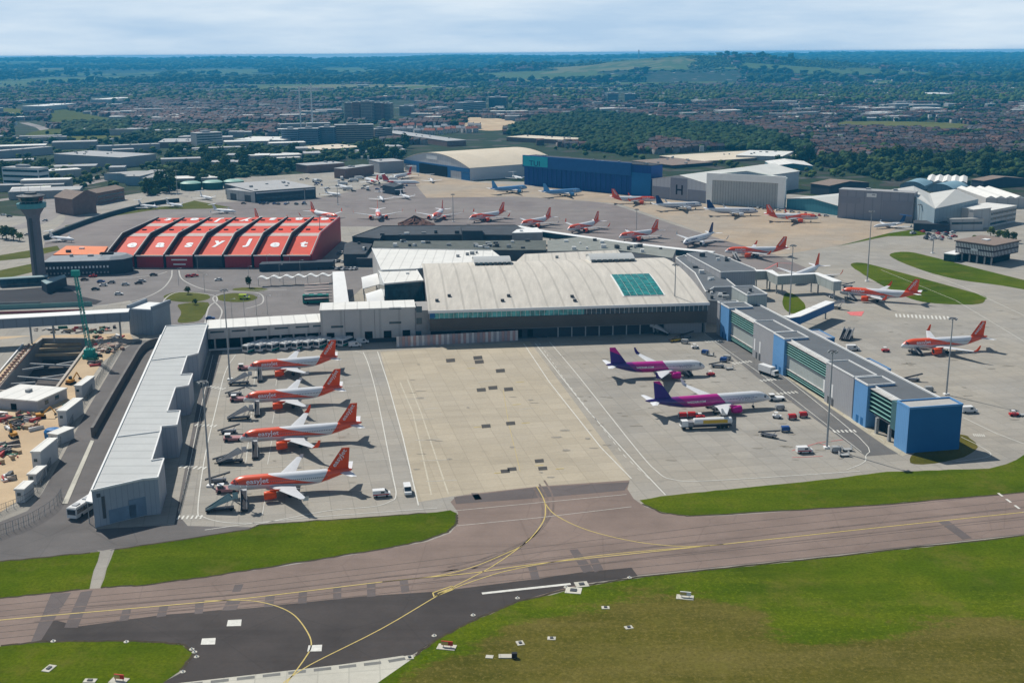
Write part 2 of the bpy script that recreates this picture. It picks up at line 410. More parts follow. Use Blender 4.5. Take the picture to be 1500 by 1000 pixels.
def grass(name,pts,z=.055,m=None,n=4,sm=True,jit=0.25):
    w=PX(pts); w=smooth(w,n) if sm else w
    w=[(x+random.uniform(-jit,jit),y+random.uniform(-jit,jit)) for x,y in w]
    return sheet(name,w,z,m or Mgrass)
def dense(pts,step=12):
    o=[]
    for a,b in zip(pts,pts[1:]+pts[:1]):
        L=math.hypot(b[0]-a[0],b[1]-a[1]); k=max(1,int(L/step))
        o+=[(a[0]+(b[0]-a[0])*i/k,a[1]+(b[1]-a[1])*i/k) for i in range(k)]
    return o
def grassL(name,pts,**k): return grass(name,dense(pts,14),sm=False,**k)
grassL('grass_strip',[(-500,880),(0,822),(146,808),(130,862),(0,876),(-500,938)])
grassL('grass_strip',[(167,805),(365,775),(380,768),(500,760),(640,750),(660,747),(669,752),(669,766),(655,779),(622,791),(560,804),(420,826),(300,845),(210,857),(147,861)])
grassL('grass_strip',[(938,732),(970,727),(1080,715),(1210,702),(1300,691),(1450,686),(1475,680),(1500,667),(2100,560),(2100,668),(1500,721),(1280,739),(1060,754),(1010,755),(970,750),(948,741)])
grassL('grass_field',[(934,846),(1200,818),(1500,785),(2100,721),(2600,1500),(-100,1500),(470,1075),(545,1003),(604,963),(642,936),(702,905),(762,881),(852,860)])
grassL('grass_field',[(-500,1012),(0,946),(60,940),(200,939),(268,944),(283,957),(263,984),(235,1002),(140,1050),(60,1500),(-900,1500)])
# dry, unmown part of the field: one fine grid whose dryness varies from point to point
DRY=smooth(PX([(560,1040),(615,985),(660,955),(760,915),(850,887),(930,872),(1020,866),(1055,880),(1140,900),(1125,925),(1180,938),(1280,930),(1350,914),(1450,905),(1520,915),(1700,900),(2100,880),(2300,1400),(300,1400)]),6); FLD=PX(dense([(934,846),(1200,818),(1500,785),(2100,721),(2600,1500),(-100,1500),(470,1075),(545,1003),(604,963),(642,936),(702,905),(762,881),(852,860)],30))
def inpoly(px,py,poly):
    inside=np.zeros(np.shape(px),bool); j=len(poly)-1
    for i in range(len(poly)):
        xi,yi=poly[i][:2];xj,yj=poly[j][:2]
        c=((yi>py)!=(yj>py))&(px<(xj-xi)*(py-yi)/((yj-yi)+1e-9)+xi); inside^=c; j=i
    return inside
gx=np.arange(-95,240,1.6); gy=np.arange(120,300,1.6); GX,GY=np.meshgrid(gx,gy); dry=inpoly(GX,GY,DRY).astype(float)
for _ in range(5):
    for ax in (0,1): dry=(np.roll(dry,1,ax)+dry+np.roll(dry,-1,ax)+np.roll(dry,2,ax)+np.roll(dry,-2,ax))/5
ins=inpoly(GX,GY,FLD); nx=len(gx); mb=MB(); mb.v=[(float(a),float(b),.075) for a,b in zip(GX.ravel(),GY.ravel())]
for i in range(len(gy)-1):
    for j in range(nx-1):
        if ins[i,j] and ins[i+1,j] and ins[i,j+1] and ins[i+1,j+1] and (dry[i,j]>.002): a=i*nx+j; mb.f.append((a,a+1,a+nx+1,a+nx)); mb.mi.append(0)
nD=NT('field_grass'); p=nD.pos(); at=nD.add('ShaderNodeAttribute'); at.attribute_name='dry'
def gcol(n,p,a,b,c_,sc=1.0):
    st=n.pos((.018,.12,1),rot=.12); c=n.ramp(n.noise(p,.03*sc,6,.65),[(.3,a),(.55,b),(.72,c_)])
    c=n.mix(n.math('MULTIPLY',n.ramp(n.noise(st,1.0,5,.65),[(.42,0.0),(.66,1.0)]),.6),c,c_); c=n.mix(n.ramp(n.noise(p,1.3,5,.8),[(.35,.55),(.62,0.0)]),c,sc3(a,.55))
    c=n.mix(n.math('MULTIPLY',n.ramp(n.noise(p,.2,5,.75),[(.55,0.0),(.7,1.0)]),.45),c,sc3(a,.6))
    c=n.mix(n.math('MULTIPLY',n.ramp(n.noise(p,.9,5,.85),[(.52,0.0),(.62,1.0)]),.5),c,sc3(c_,1.25))
    return n.mix(n.math('MULTIPLY',n.ramp(n.noise(p,.055,7,.78),[(.52,0.0),(.66,1.0)]),.6),c,(.125,.115,.022))
ga=gcol(nD,p,(.040,.070,.0016),(.074,.114,.0025),(.125,.148,.008)); gb=gcol(nD,p,(.066,.068,.008),(.112,.100,.017),(.165,.135,.040),1.4)
nz_=nD.math('ADD',nD.math('MULTIPLY',nD.noise(nD.pos((.03,.09,1),rot=.12),1.0,6,.75),1.0),nD.math('MULTIPLY',nD.noise(p,.5,5,.8),.5))
ff=nD.ramp(nD.math('ADD',at.outputs['Fac'],nD.math('MULTIPLY',nD.math('SUBTRACT',nz_,.75),1.9)),[(.38,0.0),(.62,1.0)])
nD.out(nD.mix(ff,ga,gb),.95); nD.b.inputs['Specular IOR Level'].default_value=0.0
o=struct('dry_grass_field',mb,nD.m); av=o.data.attributes.new('dry','FLOAT','POINT'); av.data.foreach_set('value',dry.ravel().astype(np.float32))
sm_=MB(); rr_=random.Random(3)
for pl in ([(0,876),(130,862)],[(148,860),(210,857),(300,845),(420,826),(560,804),(622,791),(655,779),(669,766),(669,752)],[(941,738),(970,751),(1010,756),(1280,740),(1500,721),(2100,668)],[(2100,720),(1500,784),(1200,817),(934,845),(852,858),(762,880),(702,904),(642,935),(604,962)],[(0,946),(60,939),(200,938),(268,943),(284,956),(264,984)],[(0,822),(146,808)],[(167,805),(365,775),(380,768),(500,760),(640,750)]):
    q=PX(dense(pl+[pl[-1]],6)[:-1][:max(2,int(1e9))]) if 0 else [G(*p)[:2] for a,b in zip(pl,pl[1:]) for p in [(a[0]+(b[0]-a[0])*k/10,a[1]+(b[1]-a[1])*k/10) for k in range(10)]]
    q=[(x+rr_.uniform(-.18,.18),y+rr_.uniform(-.25,.25)) for x,y in q]; ribbon(sm_,q,.65,.062)
struct('soil_edge',sm_,mat('edge_soil',(.055,.045,.028),.95,.5,.6))
jm=MB()
for off in (-30,-19,-9,9,20,31):
    k=abs(off); ribbon(jm,[G(x,y+off*(1 if x>600 else .8))[:2] for x,y in ((-200,932),(0,910),(180,893),(340,879),(560,853),(700,840),(800,826),(1040,800),(1500,751),(1900,710)) if not (off>0 and x<900 and x>80) and not (off<-19 and 600<x<1000)],.22,.0425)
struct('asphalt_joint',jm,mat('bitumen_seal',(.085,.072,.066),.9,.3,.8))
grass('grass_island',[(1246,388),(1262,385),(1300,394),(1430,430),(1443,439),(1425,446),(1350,442),(1300,422),(1265,402)])
grass('grass_island',[(1303,374),(1330,369),(1380,380),(1500,410),(1700,455),(1700,470),(1500,424),(1400,409),(1340,392)])
grassL('grass_island',[(1226,361),(1300,342),(1340,336),(1365,343),(1335,346),(1300,346)])
grass('grass_island',[(1340,680),(1400,673),(1430,658),(1425,645),(1405,636),(1370,650),(1338,664)],m=Mgrass2)
def ell(cx,cy,rx,ry,n=28): return [(cx+rx*math.cos(2*math.pi*i/n),cy+ry*math.sin(2*math.pi*i/n)) for i in range(n)]
lot=[(80,405),(170,398),(250,392),(500,392),(560,394),(500,450),(470,462),(300,478),(232,478),(190,440),(120,452),(60,440)]
sheet('car_park',PX(lot),Z1,Mlot)
Mverge=m_grass('verge_grass',(.07,.085,.02),(.11,.12,.03),(.15,.15,.05),1.5)
for e in (ell(274,435,34,7.5),ell(347,436,30,6.5),ell(366,424,26,3)): grass('grass_island',e,sm=False,m=Mverge)
grass('grass_island',[(262,446),(305,443),(300,460),(290,470),(260,472),(266,458)],m=Mverge)
grass('grass_island',[(1150,430),(1165,432),(1180,448),(1172,458),(1156,458),(1147,446)],m=Mgrass)
grassL('grass_verge',[(-200,385),(0,374),(84,360),(88,366),(40,378),(-200,402)],m=Mverge)
grassL('grass_verge',[(-200,418),(0,396),(48,386),(50,398),(0,410),(-200,440)],m=Mverge)
grassL('grass_verge',[(262,300),(285,294),(312,299),(340,304),(300,306),(230,307),(170,316),(100,335),(95,331),(180,309)],m=Mverge)
# roads beside the left pier
sheet('service_road',PX([(-300,830),(0,797),(60,783),(130,795),(145,808),(0,822),(-300,860)]),Z1+.004,Mroad)
sheet('service_road',PX([(-300,800),(0,764),(40,748),(62,722),(85,680),(128,600),(180,512),(200,500),(250,494),(238,540),(132,722),(140,775),(260,768),(300,778),(150,806),(60,800),(-300,828)]),Z1+.008,Mroad)
sheet('service_road',PX([(255,770),(295,560),(310,512),(360,518),(326,515),(300,600),(262,755),(275,770),(380,772),(370,776),(160,806)]),Z1+.010,Mroad)
sheet('pier_road',PX([(1030,487),(1064,486),(1130,533),(1290,640),(1322,664),(1268,668),(1230,640),(1110,553)]),Z1+.010,m_asphalt('pier_road_asphalt',(.14,.135,.13)))
sheet('pier_pavement',PX([(1064,490),(1072,492),(1333,664),(1322,668),(1300,655),(1112,525)]),Z1+.014,m_concrete('pavement',(.42,.38,.29),ang=.5))
sheet('site_ground',PX([(-300,800),(0,750),(28,732),(60,690),(82,640),(120,575),(150,530),(195,497),(190,488),(-300,500)]),Z1+.002,Msand,[PIT])
sheet('forecourt',PX([(-300,476),(0,478),(0,497),(62,490),(45,505),(0,545),(-300,560)]),Z1+.02,Mconc)
kb=MB()
for pts in ([(80,452),(150,447),(200,440),(235,425),(250,408),(252,396)],[(262,396),(268,410),(300,424),(340,426),(420,424)],[(232,474),(245,455),(240,440),(262,428),(310,432),(318,440),(306,450),(300,474)],[(318,474),(325,455),(312,436),(340,428),(380,430),(384,444),(360,452)],[(388,420),(440,418),(470,414)],[(120,404),(160,408),(220,404),(245,398)]):
    ribbon(kb,smooth(PX(pts),6,False),.7,Z1+.03)
struct('kerb',kb,mat('kerb_stone',(.42,.41,.38),.9,.15,.4))
sheet('dark_yard',PX([(-200,430),(20,424),(80,419),(104,424),(118,434),(150,441),(140,446),(60,449),(-200,458)]),Z1+.02,m_asphalt('dark_yard_asphalt',(.035,.035,.04),ang=.1))  # yard laid as a near-black asphalt sheet
# roads far left
rd=MB()
for pts,w in (([(-60,300),(60,285),(170,262),(300,262)],14),([(0,200),(50,203),(66,195),(60,187),(35,180)],16),([(-60,345),(40,330),(80,305),(60,285)],16),([(110,300),(95,290),(70,278)],10),([(90,340),(110,320),(100,300)],14)):
    ribbon(rd,smooth(PX(pts),8,False),w,.05)
struct('town_road',rd,m_concrete('old_road',(.26,.235,.22),joint=0))
# ---------- painted markings ----------
wm=MB(); ym=MB(); rm=MB(); ZM=Z1+.05
def wl(pts,w=.35,sm=0,dash=None,mb=None,z=None):
    q=PX(pts); q=smooth(q,sm,False) if sm else q
    ribbon(mb or wm,q,w*.72,ZM if z is None else z,0,dash)
wl([(553,515),(568,560),(590,640),(613,740)],.45)
wl([(532,516),(540,535),(552,580),(574,690),(580,725),(570,735),(545,742),(480,748),(375,768)],.4,6)
wl([(520,514),(532,518)],.4)
fm=MB(); wl([(586,560),(605,605),(632,725)],.6,mb=fm); wl([(597,556),(617,605),(657,724)],.6,mb=fm); struct('faded_marking',fm,mat('faded_paint',(.46,.42,.33),.8,.2,.8))
for y in range(0,5): wl([(592+y*8,585+y*30),(625+y*11,583+y*30)],.25)
wl([(767,503),(805,560),(880,655),(925,701)],.45); wl([(784,503),(860,600),(937,685),(975,725)],.45)
wl([(805,501),(845,548),(930,655),(962,690),(985,702),(1040,704),(1260,690)],.4,6)
wl([(790,503),(830,560),(915,668),(955,705)],.25,0,(3,3))
wl([(300,776),(372,766),(460,757),(640,744)],.35); 
wl([(345,520),(330,545),(316,600),(300,670),(290,745),(298,757),(330,765),(372,766)],.4,6)
wl([(312,520),(296,590),(278,680),(262,752)],.25)
wl([(1125,533),(1258,640),(1268,668),(1264,678),(1240,688)],.35,4)
wl([(1030,487),(1064,512),(1125,555),(1262,662)],.3)
wl([(1060,486),(1180,566),(1300,650)],.2,0,(3,2.5))
wl([(1408,640),(1438,655),(1450,668),(1400,676)],.3,6); wl([(1412,612),(1460,635),(1500,650)],.4)
wl([(0,738),(120,565)],.01)
wl([(706,869),(836,855)],1.3)
wl([(668,770),(790,758),(925,742)],.22)
wl([(1345,395),(1410,420),(1500,462),(1700,550)],.35); wl([(1290,395),(1400,440),(1600,560)],.3)
wl([(665,748),(790,736),(918,724)],.22,z=ZM)
for a,b in (((40,500),(60,470)),): pass
# pier road crossings
def zebra(a,b,n=6,w=2.4,th_=.9,mb=None):
    A=Vector(G(*a));B=Vector(G(*b)); d=(B-A); L=d.length; d/=L; nn=Vector((-d.y,d.x,0))
    for i in range(n):
        c=A+d*L*(i+.5)/n; h=L/n*.22
        (mb or wm).poly([tuple((c+d*sx*h+nn*sy*w/2).xy)+(ZM+.006,) for sx,sy in ((-1,-1),(1,-1),(1,1),(-1,1))])
for a,b in (((1033,501),(1056,498)),((1073,533),(1101,529)),((1113,558),(1142,555)),((1137,577),(1169,574)),((1219,632),(1255,631)),((258,758),(298,757)),((262,683),(303,686)),((285,622),(318,624)),((300,565),(330,570)),((1425,637),(1443,638))): zebra(a,b)
zebra((1310,462),(1392,466),14,7,.5)
for cx,cy in ((343,912),(305,939),(461,949)):
    pquad([(cx-9,cy-4),(cx+11,cy-5),(cx+10,cy+4.5),(cx-11,cy+5)],ZM,0,wm)
wl([(1462,722),(1500,750)],.9,0,(2.4,2.0))
# faint stand boxes
for x,y in ((350,545),(345,600),(338,660),(330,735)):
    wl([(x,y),(x+26,y+1)],.25); wl([(x+26,y-14),(x+22,y+18)],.25); wl([(x+60,y-14),(x+54,y+20)],.22)
for x,y in ((620,600),(700,560),(760,600),(880,560),(930,600)): wl([(x,y),(x+22,y-3)],.25)
for y in (532,580,630,690): wl([(315,y),(570-(700-y)*.1,y-18)],.18)
struct('white_marking',wm,Mwhite)
def yl(pts,w=.55,sm=8): wl(pts,w*.75,sm,mb=ym)
YW=.36
yl([(-400,948),(0,908),(180,892),(340,878),(420,869),(560,852),(640,844),(700,838),(800,824),(1040,799),(1500,750),(2000,700)],.6,4)
yl([(786,712),(796,730),(799,745),(795,765),(770,795),(735,813),(690,831),(640,843),(560,852)],.5)
yl([(799,738),(815,755),(860,776),(930,793),(1000,800),(1060,797)],.5)
yl([(770,795),(720,830),(650,867),(560,920),(455,973),(415,1000)],.5,4)
yl([(1040,799),(880,813),(760,832),(690,852),(640,872)],.5,4)
yl([(300,880),(360,879),(400,886),(430,900),(450,925),(456,945),(446,965),(420,1000)],.5)
for a,b in (((634,868),(662,858)),((636,874),(664,863)),((634,868),(636,874)),((662,858),(664,863)),((641,869),(656,863))): yl([a,b],.6,0)
for x,y in ((730,693),(790,682),(820,687),(690,540),(762,560),(757,593),(770,620),(700,626)): yl([(x-6,y),(x+6,y-1)],.8,0)
yl([(737,571),(745,620),(762,690)],.2,0)
struct('yellow_marking',ym,Myel)
bx=MB()
for x,y in ((740,690),(790,675),(705,571),(722,568),(745,570),(660,528),(700,524),(702,530),(712,624),(748,620),(795,686),(750,687),(733,543)): pquad([(x-7,y-2),(x+6,y-3),(x+7,y+2),(x-6,y+3)],ZM+.004,0,bx)
struct('stand_number_marking',bx,mat('black_paint',(.06,.055,.05)))
for q in ([(1240,457),(1266,456),(1262,463),(1246,462)],): pquad(q,ZM,0,rm)
wl([(1120,395),(1140,385),(1160,386)],.9,mb=rm); wl([(1150,660),(1290,640)],.01,mb=rm)
wl([(1160,660),(1200,648),(1235,644)],.35,mb=rm); wl([(1160,670),(1205,668)],.35,mb=rm); wl([(1200,648),(1240,668)],.35,mb=rm)
struct('red_marking',rm,Mred)
for cx,cy in ((200,560),(),) if 0 else (): pass
# ---------- sky, sun, haze ----------
w=bpy.data.worlds.new('World'); scene.world=w; w.use_nodes=True; nt=w.node_tree
sky=nt.nodes.new('ShaderNodeTexSky'); sky.sky_type='NISHITA'; sky.sun_disc=False
SEL=R(48); SAZ=R(-40.3)
sky.sun_elevation=SEL; sky.sun_rotation=SAZ; sky.altitude=150; sky.air_density=1.0; sky.dust_density=.4; sky.ozone_density=1.5
bg=nt.nodes['Background']; bg.inputs[1].default_value=SKY_STR if 'SKY_STR' in globals() else .05
tc=nt.nodes.new('ShaderNodeTexCoord'); mp=nt.nodes.new('ShaderNodeMapping'); mp.inputs['Scale'].default_value=(1.2,1.2,9)
nz=nt.nodes.new('ShaderNodeTexNoise'); nz.inputs['Scale'].default_value=3.2; nz.inputs['Detail'].default_value=7; nz.inputs['Roughness'].default_value=.58
rp=nt.nodes.new('ShaderNodeValToRGB'); rp.color_ramp.elements[0].position=.38; rp.color_ramp.elements[1].position=.66; rp.color_ramp.elements[0].color=(0,0,0,1); rp.color_ramp.elements[1].color=(.85,.85,.85,1)
mx=nt.nodes.new('ShaderNodeMix'); mx.data_type='RGBA'; mx.inputs[7].default_value=(14.2,16.2,17.9,1)
sxx=nt.nodes.new('ShaderNodeSeparateXYZ'); r2=nt.nodes.new('ShaderNodeValToRGB'); r2.color_ramp.elements[0].position=.06; r2.color_ramp.elements[0].color=(1,1,1,1); r2.color_ramp.elements[1].position=.3; r2.color_ramp.elements[1].color=(.12,.12,.12,1)
mb_=nt.nodes.new('ShaderNodeMix'); mb_.data_type='RGBA'; mb_.inputs[7].default_value=(8.6,11.9,15.6,1)
mm=nt.nodes.new('ShaderNodeMath'); mm.operation='MULTIPLY'
nt.links.new(tc.outputs['Generated'],sxx.inputs[0]); nt.links.new(sxx.outputs[2],r2.inputs[0]); nt.links.new(r2.outputs[0],mm.inputs[1]); nt.links.new(rp.outputs[0],mm.inputs[0])
for a,b in ((tc.outputs['Generated'],mp.inputs[0]),(mp.outputs[0],nz.inputs['Vector']),(nz.outputs['Fac'],rp.inputs[0]),(mm.outputs[0],mx.inputs[0]),(sky.outputs[0],mb_.inputs[6]),(r2.outputs[0],mb_.inputs[0]),(mb_.outputs[2],mx.inputs[6]),(mx.outputs[2],bg.inputs[0])): nt.links.new(a,b)
sl=bpy.data.lights.new('sun','SUN'); sl.energy=5.0; sl.angle=R(.5); sl.color=(1,.955,.88)
so=bpy.data.objects.new('sun',sl); col.objects.link(so)
sd=Vector((math.sin(SAZ)*math.cos(SEL),math.cos(SAZ)*math.cos(SEL),math.sin(SEL))); so.rotation_euler=sd.to_track_quat('Z','Y').to_euler(); so.location=sd*500+Vector((0,400,0))
hz=MB().box(-19000,19000,-1500,16500,-60,121)
nh=bpy.data.materials.new('haze_air'); nh.use_nodes=True; nn=nh.node_tree; nn.nodes.remove(nn.nodes['Principled BSDF'])
pv=nn.nodes.new('ShaderNodeVolumePrincipled'); pv.inputs['Color'].default_value=(.07,.55,1,1); pv.inputs['Density'].default_value=9.5e-5; pv.inputs['Anisotropy'].default_value=.0
nn.links.new(pv.outputs[0],nn.nodes['Material Output'].inputs['Volume'])
hb=hz.build('haze',nh); hb['kind']='stuff'
vs=scene.view_settings; vs.view_transform='Standard'; vs.look='None'; vs.gamma=1; vs.use_curve_mapping=False; vs.exposure=0.07
scene.cycles.volume_bounces=0; scene.cycles.max_bounces=6
# ---------- aircraft ----------
def liv(name,base,rules,rough=.32,win=None):
    """fuselage paint: rules = list of (colour, [(a,b,c)...]) painting where every a*x+b*z+c>0 (object coordinates)"""
    n=NT(name); o=n.add('ShaderNodeTexCoord').outputs['Object']; sp=n.add('ShaderNodeSeparateXYZ'); n.L(o,sp.inputs[0])
    x,z=sp.outputs[0],sp.outputs[2]; c=n.ramp(n.noise(o,.5,4),[(.3,sc3(base,.93)),(.7,base)])
    for colr,hs in rules:
        m=None
        for a,b,d in hs:
            e=n.math('GREATER_THAN',n.math('ADD',n.math('MULTIPLY',x,float(a)),n.math('MULTIPLY_ADD',z,float(b),float(d))),0.0)
            m=e if m is None else n.math('MULTIPLY',m,e)
        c=n.mix(m,c,colr)
    if win:
        x0,x1,zc=win
        fr=n.math('FRACT',n.math('MULTIPLY',x,1.9)); a=n.math('LESS_THAN',fr,.5)
        b=n.math('LESS_THAN',n.math('ABSOLUTE',n.math('SUBTRACT',z,zc)),.17)
        d=n.math('LESS_THAN',n.math('ABSOLUTE',n.math('SUBTRACT',x,(x0+x1)/2)),abs(x1-x0)/2)
        c=n.mix(n.math('MULTIPLY',n.math('MULTIPLY',a,b),d),c,(.03,.04,.06))
    n.out(c,rough); n.b.inputs['Specular IOR Level'].default_value=.45; n.b.inputs['Coat Weight'].default_value=.3; return n.m
WHT=(.68,.69,.70); ORG=(.74,.078,.012); ORD=(.52,.05,.02); RED=(.55,.03,.03)
Mwing=mat('wing_grey',(.52,.53,.54),.4,.08,.6); Mpw=mat('aircraft_white',(.68,.69,.70),.35,.05,.6)
Morg=mat('aircraft_orange',ORG,.35,.08,.5); Mtyre=mat('tyre_rubber',(.02,.02,.02),.8); Mstrut=mat('gear_metal',(.4,.4,.42),.4,metal=.5)
Mgl=glass('cockpit_glass'); Mdk=mat('dark_intake',(.02,.02,.022),.5)
def seclist(L,r):
    z0=r+1.75
    S=[(0,-.45,.04),(.006,-.42,.22),(.018,-.33,.42),(.04,-.2,.63),(.07,-.08,.82),(.10,-.02,.93),(.14,0,1),(.64,0,1),(.72,.07,.93),(.80,.24,.76),(.88,.45,.52),(.95,.62,.30),(.99,.70,.14),(1,.71,.05)]
    return [(s*L,z0+c*r,k*r) for s,c,k in S]
def make_airliner(L,span,fus,finm,engm,tipm=None,letters=None,fintext=None,sharklet=False,lcol=None,name='airliner',r=1.98,extra=None,jetfuel=None,wingm=None):
    """origin under the wing box, nose towards +x"""
    wingm=wingm or Mwing
    t=thing(name,'aircraft','airliner'); xo=L*.45
    X=lambda d: xo-d
    m=MB(); secs=seclist(L,r)
    m.loft([[(X(s),k*math.cos(2*math.pi*i/24),cz+k*1.04*math.sin(2*math.pi*i/24)) for i in range(24)] for s,cz,k in secs])
    m.f=[tuple(reversed(q)) for q in m.f]
    f=m.build('fuselage',fus,t,smooth=True)
    zc=r+1.75
    for sg in (1,-1):
        c=MB() # windscreen
        for k in range(3):
            a0=R(90-k*26-3);a1=R(90-(k+1)*26+3)
            def P(s,a,kk): 
                q=[(s0,c0,k0) for s0,c0,k0 in secs]
                for (s0,c0,k0),(s1,c1,k1) in zip(q,q[1:]):
                    if s0<=s<=s1:
                        u=(s-s0)/(s1-s0); cz=c0+(c1-c0)*u; kr=k0+(k1-k0)*u; break
                return (X(s),sg*math.cos(a)*kr*kk,cz+math.sin(a)*kr*1.04*kk)
            A0,A1=R(78-k*24),R(78-(k+1)*24+4)
            pts=[P(1.35+.28*k,A0,1.015),P(2.15+.3*k,A0,1.015),P(2.2+.3*k,A1,1.015),P(1.5+.28*k,A1,1.015)]
            c.poly(pts if sg<0 else pts[::-1])
        c.build('cockpit_window',Mgl,t)
    hs=span/2; rx=L*.315; zr=zc-r*.62
    def wing(sg):
        w=MB(); st=[(1.2,0,7.4,.75,0),(6.2,3.0,4.6,.5,.45),(hs-.4,3.0+(hs-6.6)*.52,1.6,.2,.45+(hs-6.6)*.105)]
        rings=[]
        for y,le,ch,tk,dz in st:
            prof=[(0,0),(.04,.35),(.15,.5),(.4,.5),(.75,.25),(1,0),(.7,-.15),(.35,-.4),(.1,-.35)]
            rings.append([(X(rx+le+ch*a),sg*y,zr+dz+tk*b) for a,b in prof])
        w.loft(rings)
        if sg<0: w.f=[tuple(reversed(q)) for q in w.f]
        for yy in (4.3,8.4,12): # flap track fairings
            if yy<hs-2: w.tube((X(rx+5.6+yy*.18),sg*yy,zr+.0),(X(rx+7.9+yy*.18),sg*yy,zr-.12),.22,.06,6)
        o=w.build('wing',wingm,t,smooth=False)
        xt=rx+st[2][1]; zt=zr+st[2][4]
        s=MB(); tm=tipm or wingm
        if sharklet: s.loft([[(X(xt+a),sg*(hs-.4),zt-.06) for a in (0,1.7)]+[(X(xt+1.7),sg*(hs-.4),zt+.06),(X(xt),sg*(hs-.4),zt+.06)],[(X(xt+1.0),sg*(hs+.1),zt+.9),(X(xt+2.2),sg*(hs+.1),zt+.9),(X(xt+2.2),sg*(hs+.0),zt+.95),(X(xt+1.0),sg*(hs+.0),zt+.95)],[(X(xt+1.9),sg*(hs+.35),zt+2.4),(X(xt+2.5),sg*(hs+.35),zt+2.4),(X(xt+2.5),sg*(hs+.3),zt+2.42),(X(xt+1.9),sg*(hs+.3),zt+2.42)]])
        else: s.hexa([(X(xt+.3),sg*(hs-.42),zt-.55),(X(xt+1.9),sg*(hs-.42),zt-.4),(X(xt+1.9),sg*(hs-.36),zt-.4),(X(xt+.3),sg*(hs-.36),zt-.55)],[(X(xt+1.1),sg*(hs-.3),zt+.7),(X(xt+2.0),sg*(hs-.3),zt+.75),(X(xt+2.0),sg*(hs-.25),zt+.75),(X(xt+1.1),sg*(hs-.25),zt+.7)])
        s.build('winglet',tm,o)
        e=MB(); ex=rx-1.1; ey=sg*5.75; ez=1.75
        e_r=1.25 if sharklet and L<45 else 1.12
        e.loft([[(X(ex+d),ey+k*e_r*math.cos(2*math.pi*i/16),ez+k*e_r*math.sin(2*math.pi*i/16)) for i in range(16)] for d,k in ((.12,.82),(0,.92),(.15,1.0),(1.2,1.06),(2.4,1.0),(3.3,.84))])
        e.f=[tuple(reversed(q)) for q in e.f]; 
        e.hexa([(X(ex+1.2),ey-.16,ez+.9),(X(ex+4.4),ey-.1,ez+1.0),(X(ex+4.4),ey+.1,ez+1.0),(X(ex+1.2),ey+.16,ez+.9)],[(X(ex+1.8),ey-.1,ez+1.5),(X(ex+4.4),ey-.1,ez+1.5),(X(ex+4.4),ey+.1,ez+1.5),(X(ex+1.8),ey+.1,ez+1.5)])
        eo=e.build('engine',engm,t,smooth=True)
        k=MB(); k.tube((X(ex+.1),ey,ez),(X(ex+.14),ey,ez),e_r*.80,n=16); k.build('engine_fan',Mdk,eo)
        h=MB(); sx=L*.885; zt2=zc+r*.5
        h.loft([[(X(sx+le),sg*y,zt2+dz-.12*q),(X(sx+le+ch),sg*y,zt2+dz),(X(sx+le+ch*.4),sg*y,zt2+dz+.14*q)] for y,le,ch,dz,q in ((.3,0,3.7,0,1),(6.1,3.1,1.5,.55,.5))])
        if sg<0: h.f=[tuple(reversed(q)) for q in h.f]
        h.build('tailplane',Mpw,t)
    wing(1); wing(-1)
    b=MB(); b.loft([[(X(rx+d),y*1.9*k,zc-r*.72+z*.85*k) for y,z in ((0,-1),(.8,-.8),(1,-.1),(.8,.4),(-.8,.4),(-1,-.1),(-.8,-.8))] for d,k in ((-1.5,.4),(.5,1),(6,1.02),(9,.5))]); b.build('belly_fairing',wingm,t,smooth=True)
    fm=MB(); fz=zc+r*.92; fx=L*.795
    fm.loft([[(X(fx+le),0,fz+z),(X(fx+le+ch*.3),.16*q,fz+z),(X(fx+le+ch),0,fz+z),(X(fx+le+ch*.3),-.16*q,fz+z)] for le,ch,z,q in ((-1.9,8.1,-.35,1.3),(.2,5.7,.35,1.2),(4.3,2.15,6.05,.6))])
    fo=fm.build('fin',finm,t)
    g=MB(); nx=L*.135
    g.tube((X(nx),0,.5),(X(nx),0,zc-r*.8),.12); 
    for s in (-.28,.28): g.tube((X(nx),s-.1,.4),(X(nx),s+.1,.4),.4,n=12,m=1)
    g.build('nose_gear',[Mstrut,Mtyre],t)
    for sg in (-1,1):
        g=MB(); g.tube((X(xo+1.2),sg*3.8,.6),(X(xo+1.2),sg*3.6,zr+.2),.17)
        for s in (-.45,.45): g.tube((X(xo+1.2),sg*3.8+s-.2,.58),(X(xo+1.2),sg*3.8+s+.2,.58),.58,n=12,m=1)
        g.build('main_gear',[Mstrut,Mtyre],t)
    if letters:
        for s,size,xs,zoff,width,mm in letters:
            v,fc,w_,h_=text_geo(s,size,.03); v,fc=split4(v,fc)
            k=width/w_
            for sg in (1,-1):
                tm_=MB(); bb=0
                for x,y,_ in v:
                    zz=zc+zoff+y; a=math.asin(max(-1,min(1,(zz-zc)/(r*1.04))))
                    xx=X(xs+x*k) if sg>0 else X(xs+width-x*k)
                    tm_.v.append((xx,sg*(math.cos(a)*r+.035),zz))
                for q in fc: tm_.f.append(tuple(bb+i for i in q)); tm_.mi.append(0)
                tm_.build('lettering',mm,f)
    if fintext:
        s,size,x0,z0,ang,wd=fintext
        v,fc,w_,h_=text_geo(s,size,.02); k=wd/w_
        for sg in (1,-1):
            tm_=MB(); ca,sa=math.cos(R(ang)),math.sin(R(ang))
            for x,y,_ in v:
                d=x*k if sg>0 else wd-x*k
                tm_.v.append((X(x0+d*ca-y*sa),sg*.24,z0+d*sa+y*ca))
            for q in fc: tm_.f.append(tuple(q)); tm_.mi.append(0)
            tm_.build('lettering',Mpw,fo)
    if extra: extra(t,X,zc,L,r)
    return Proto(t)
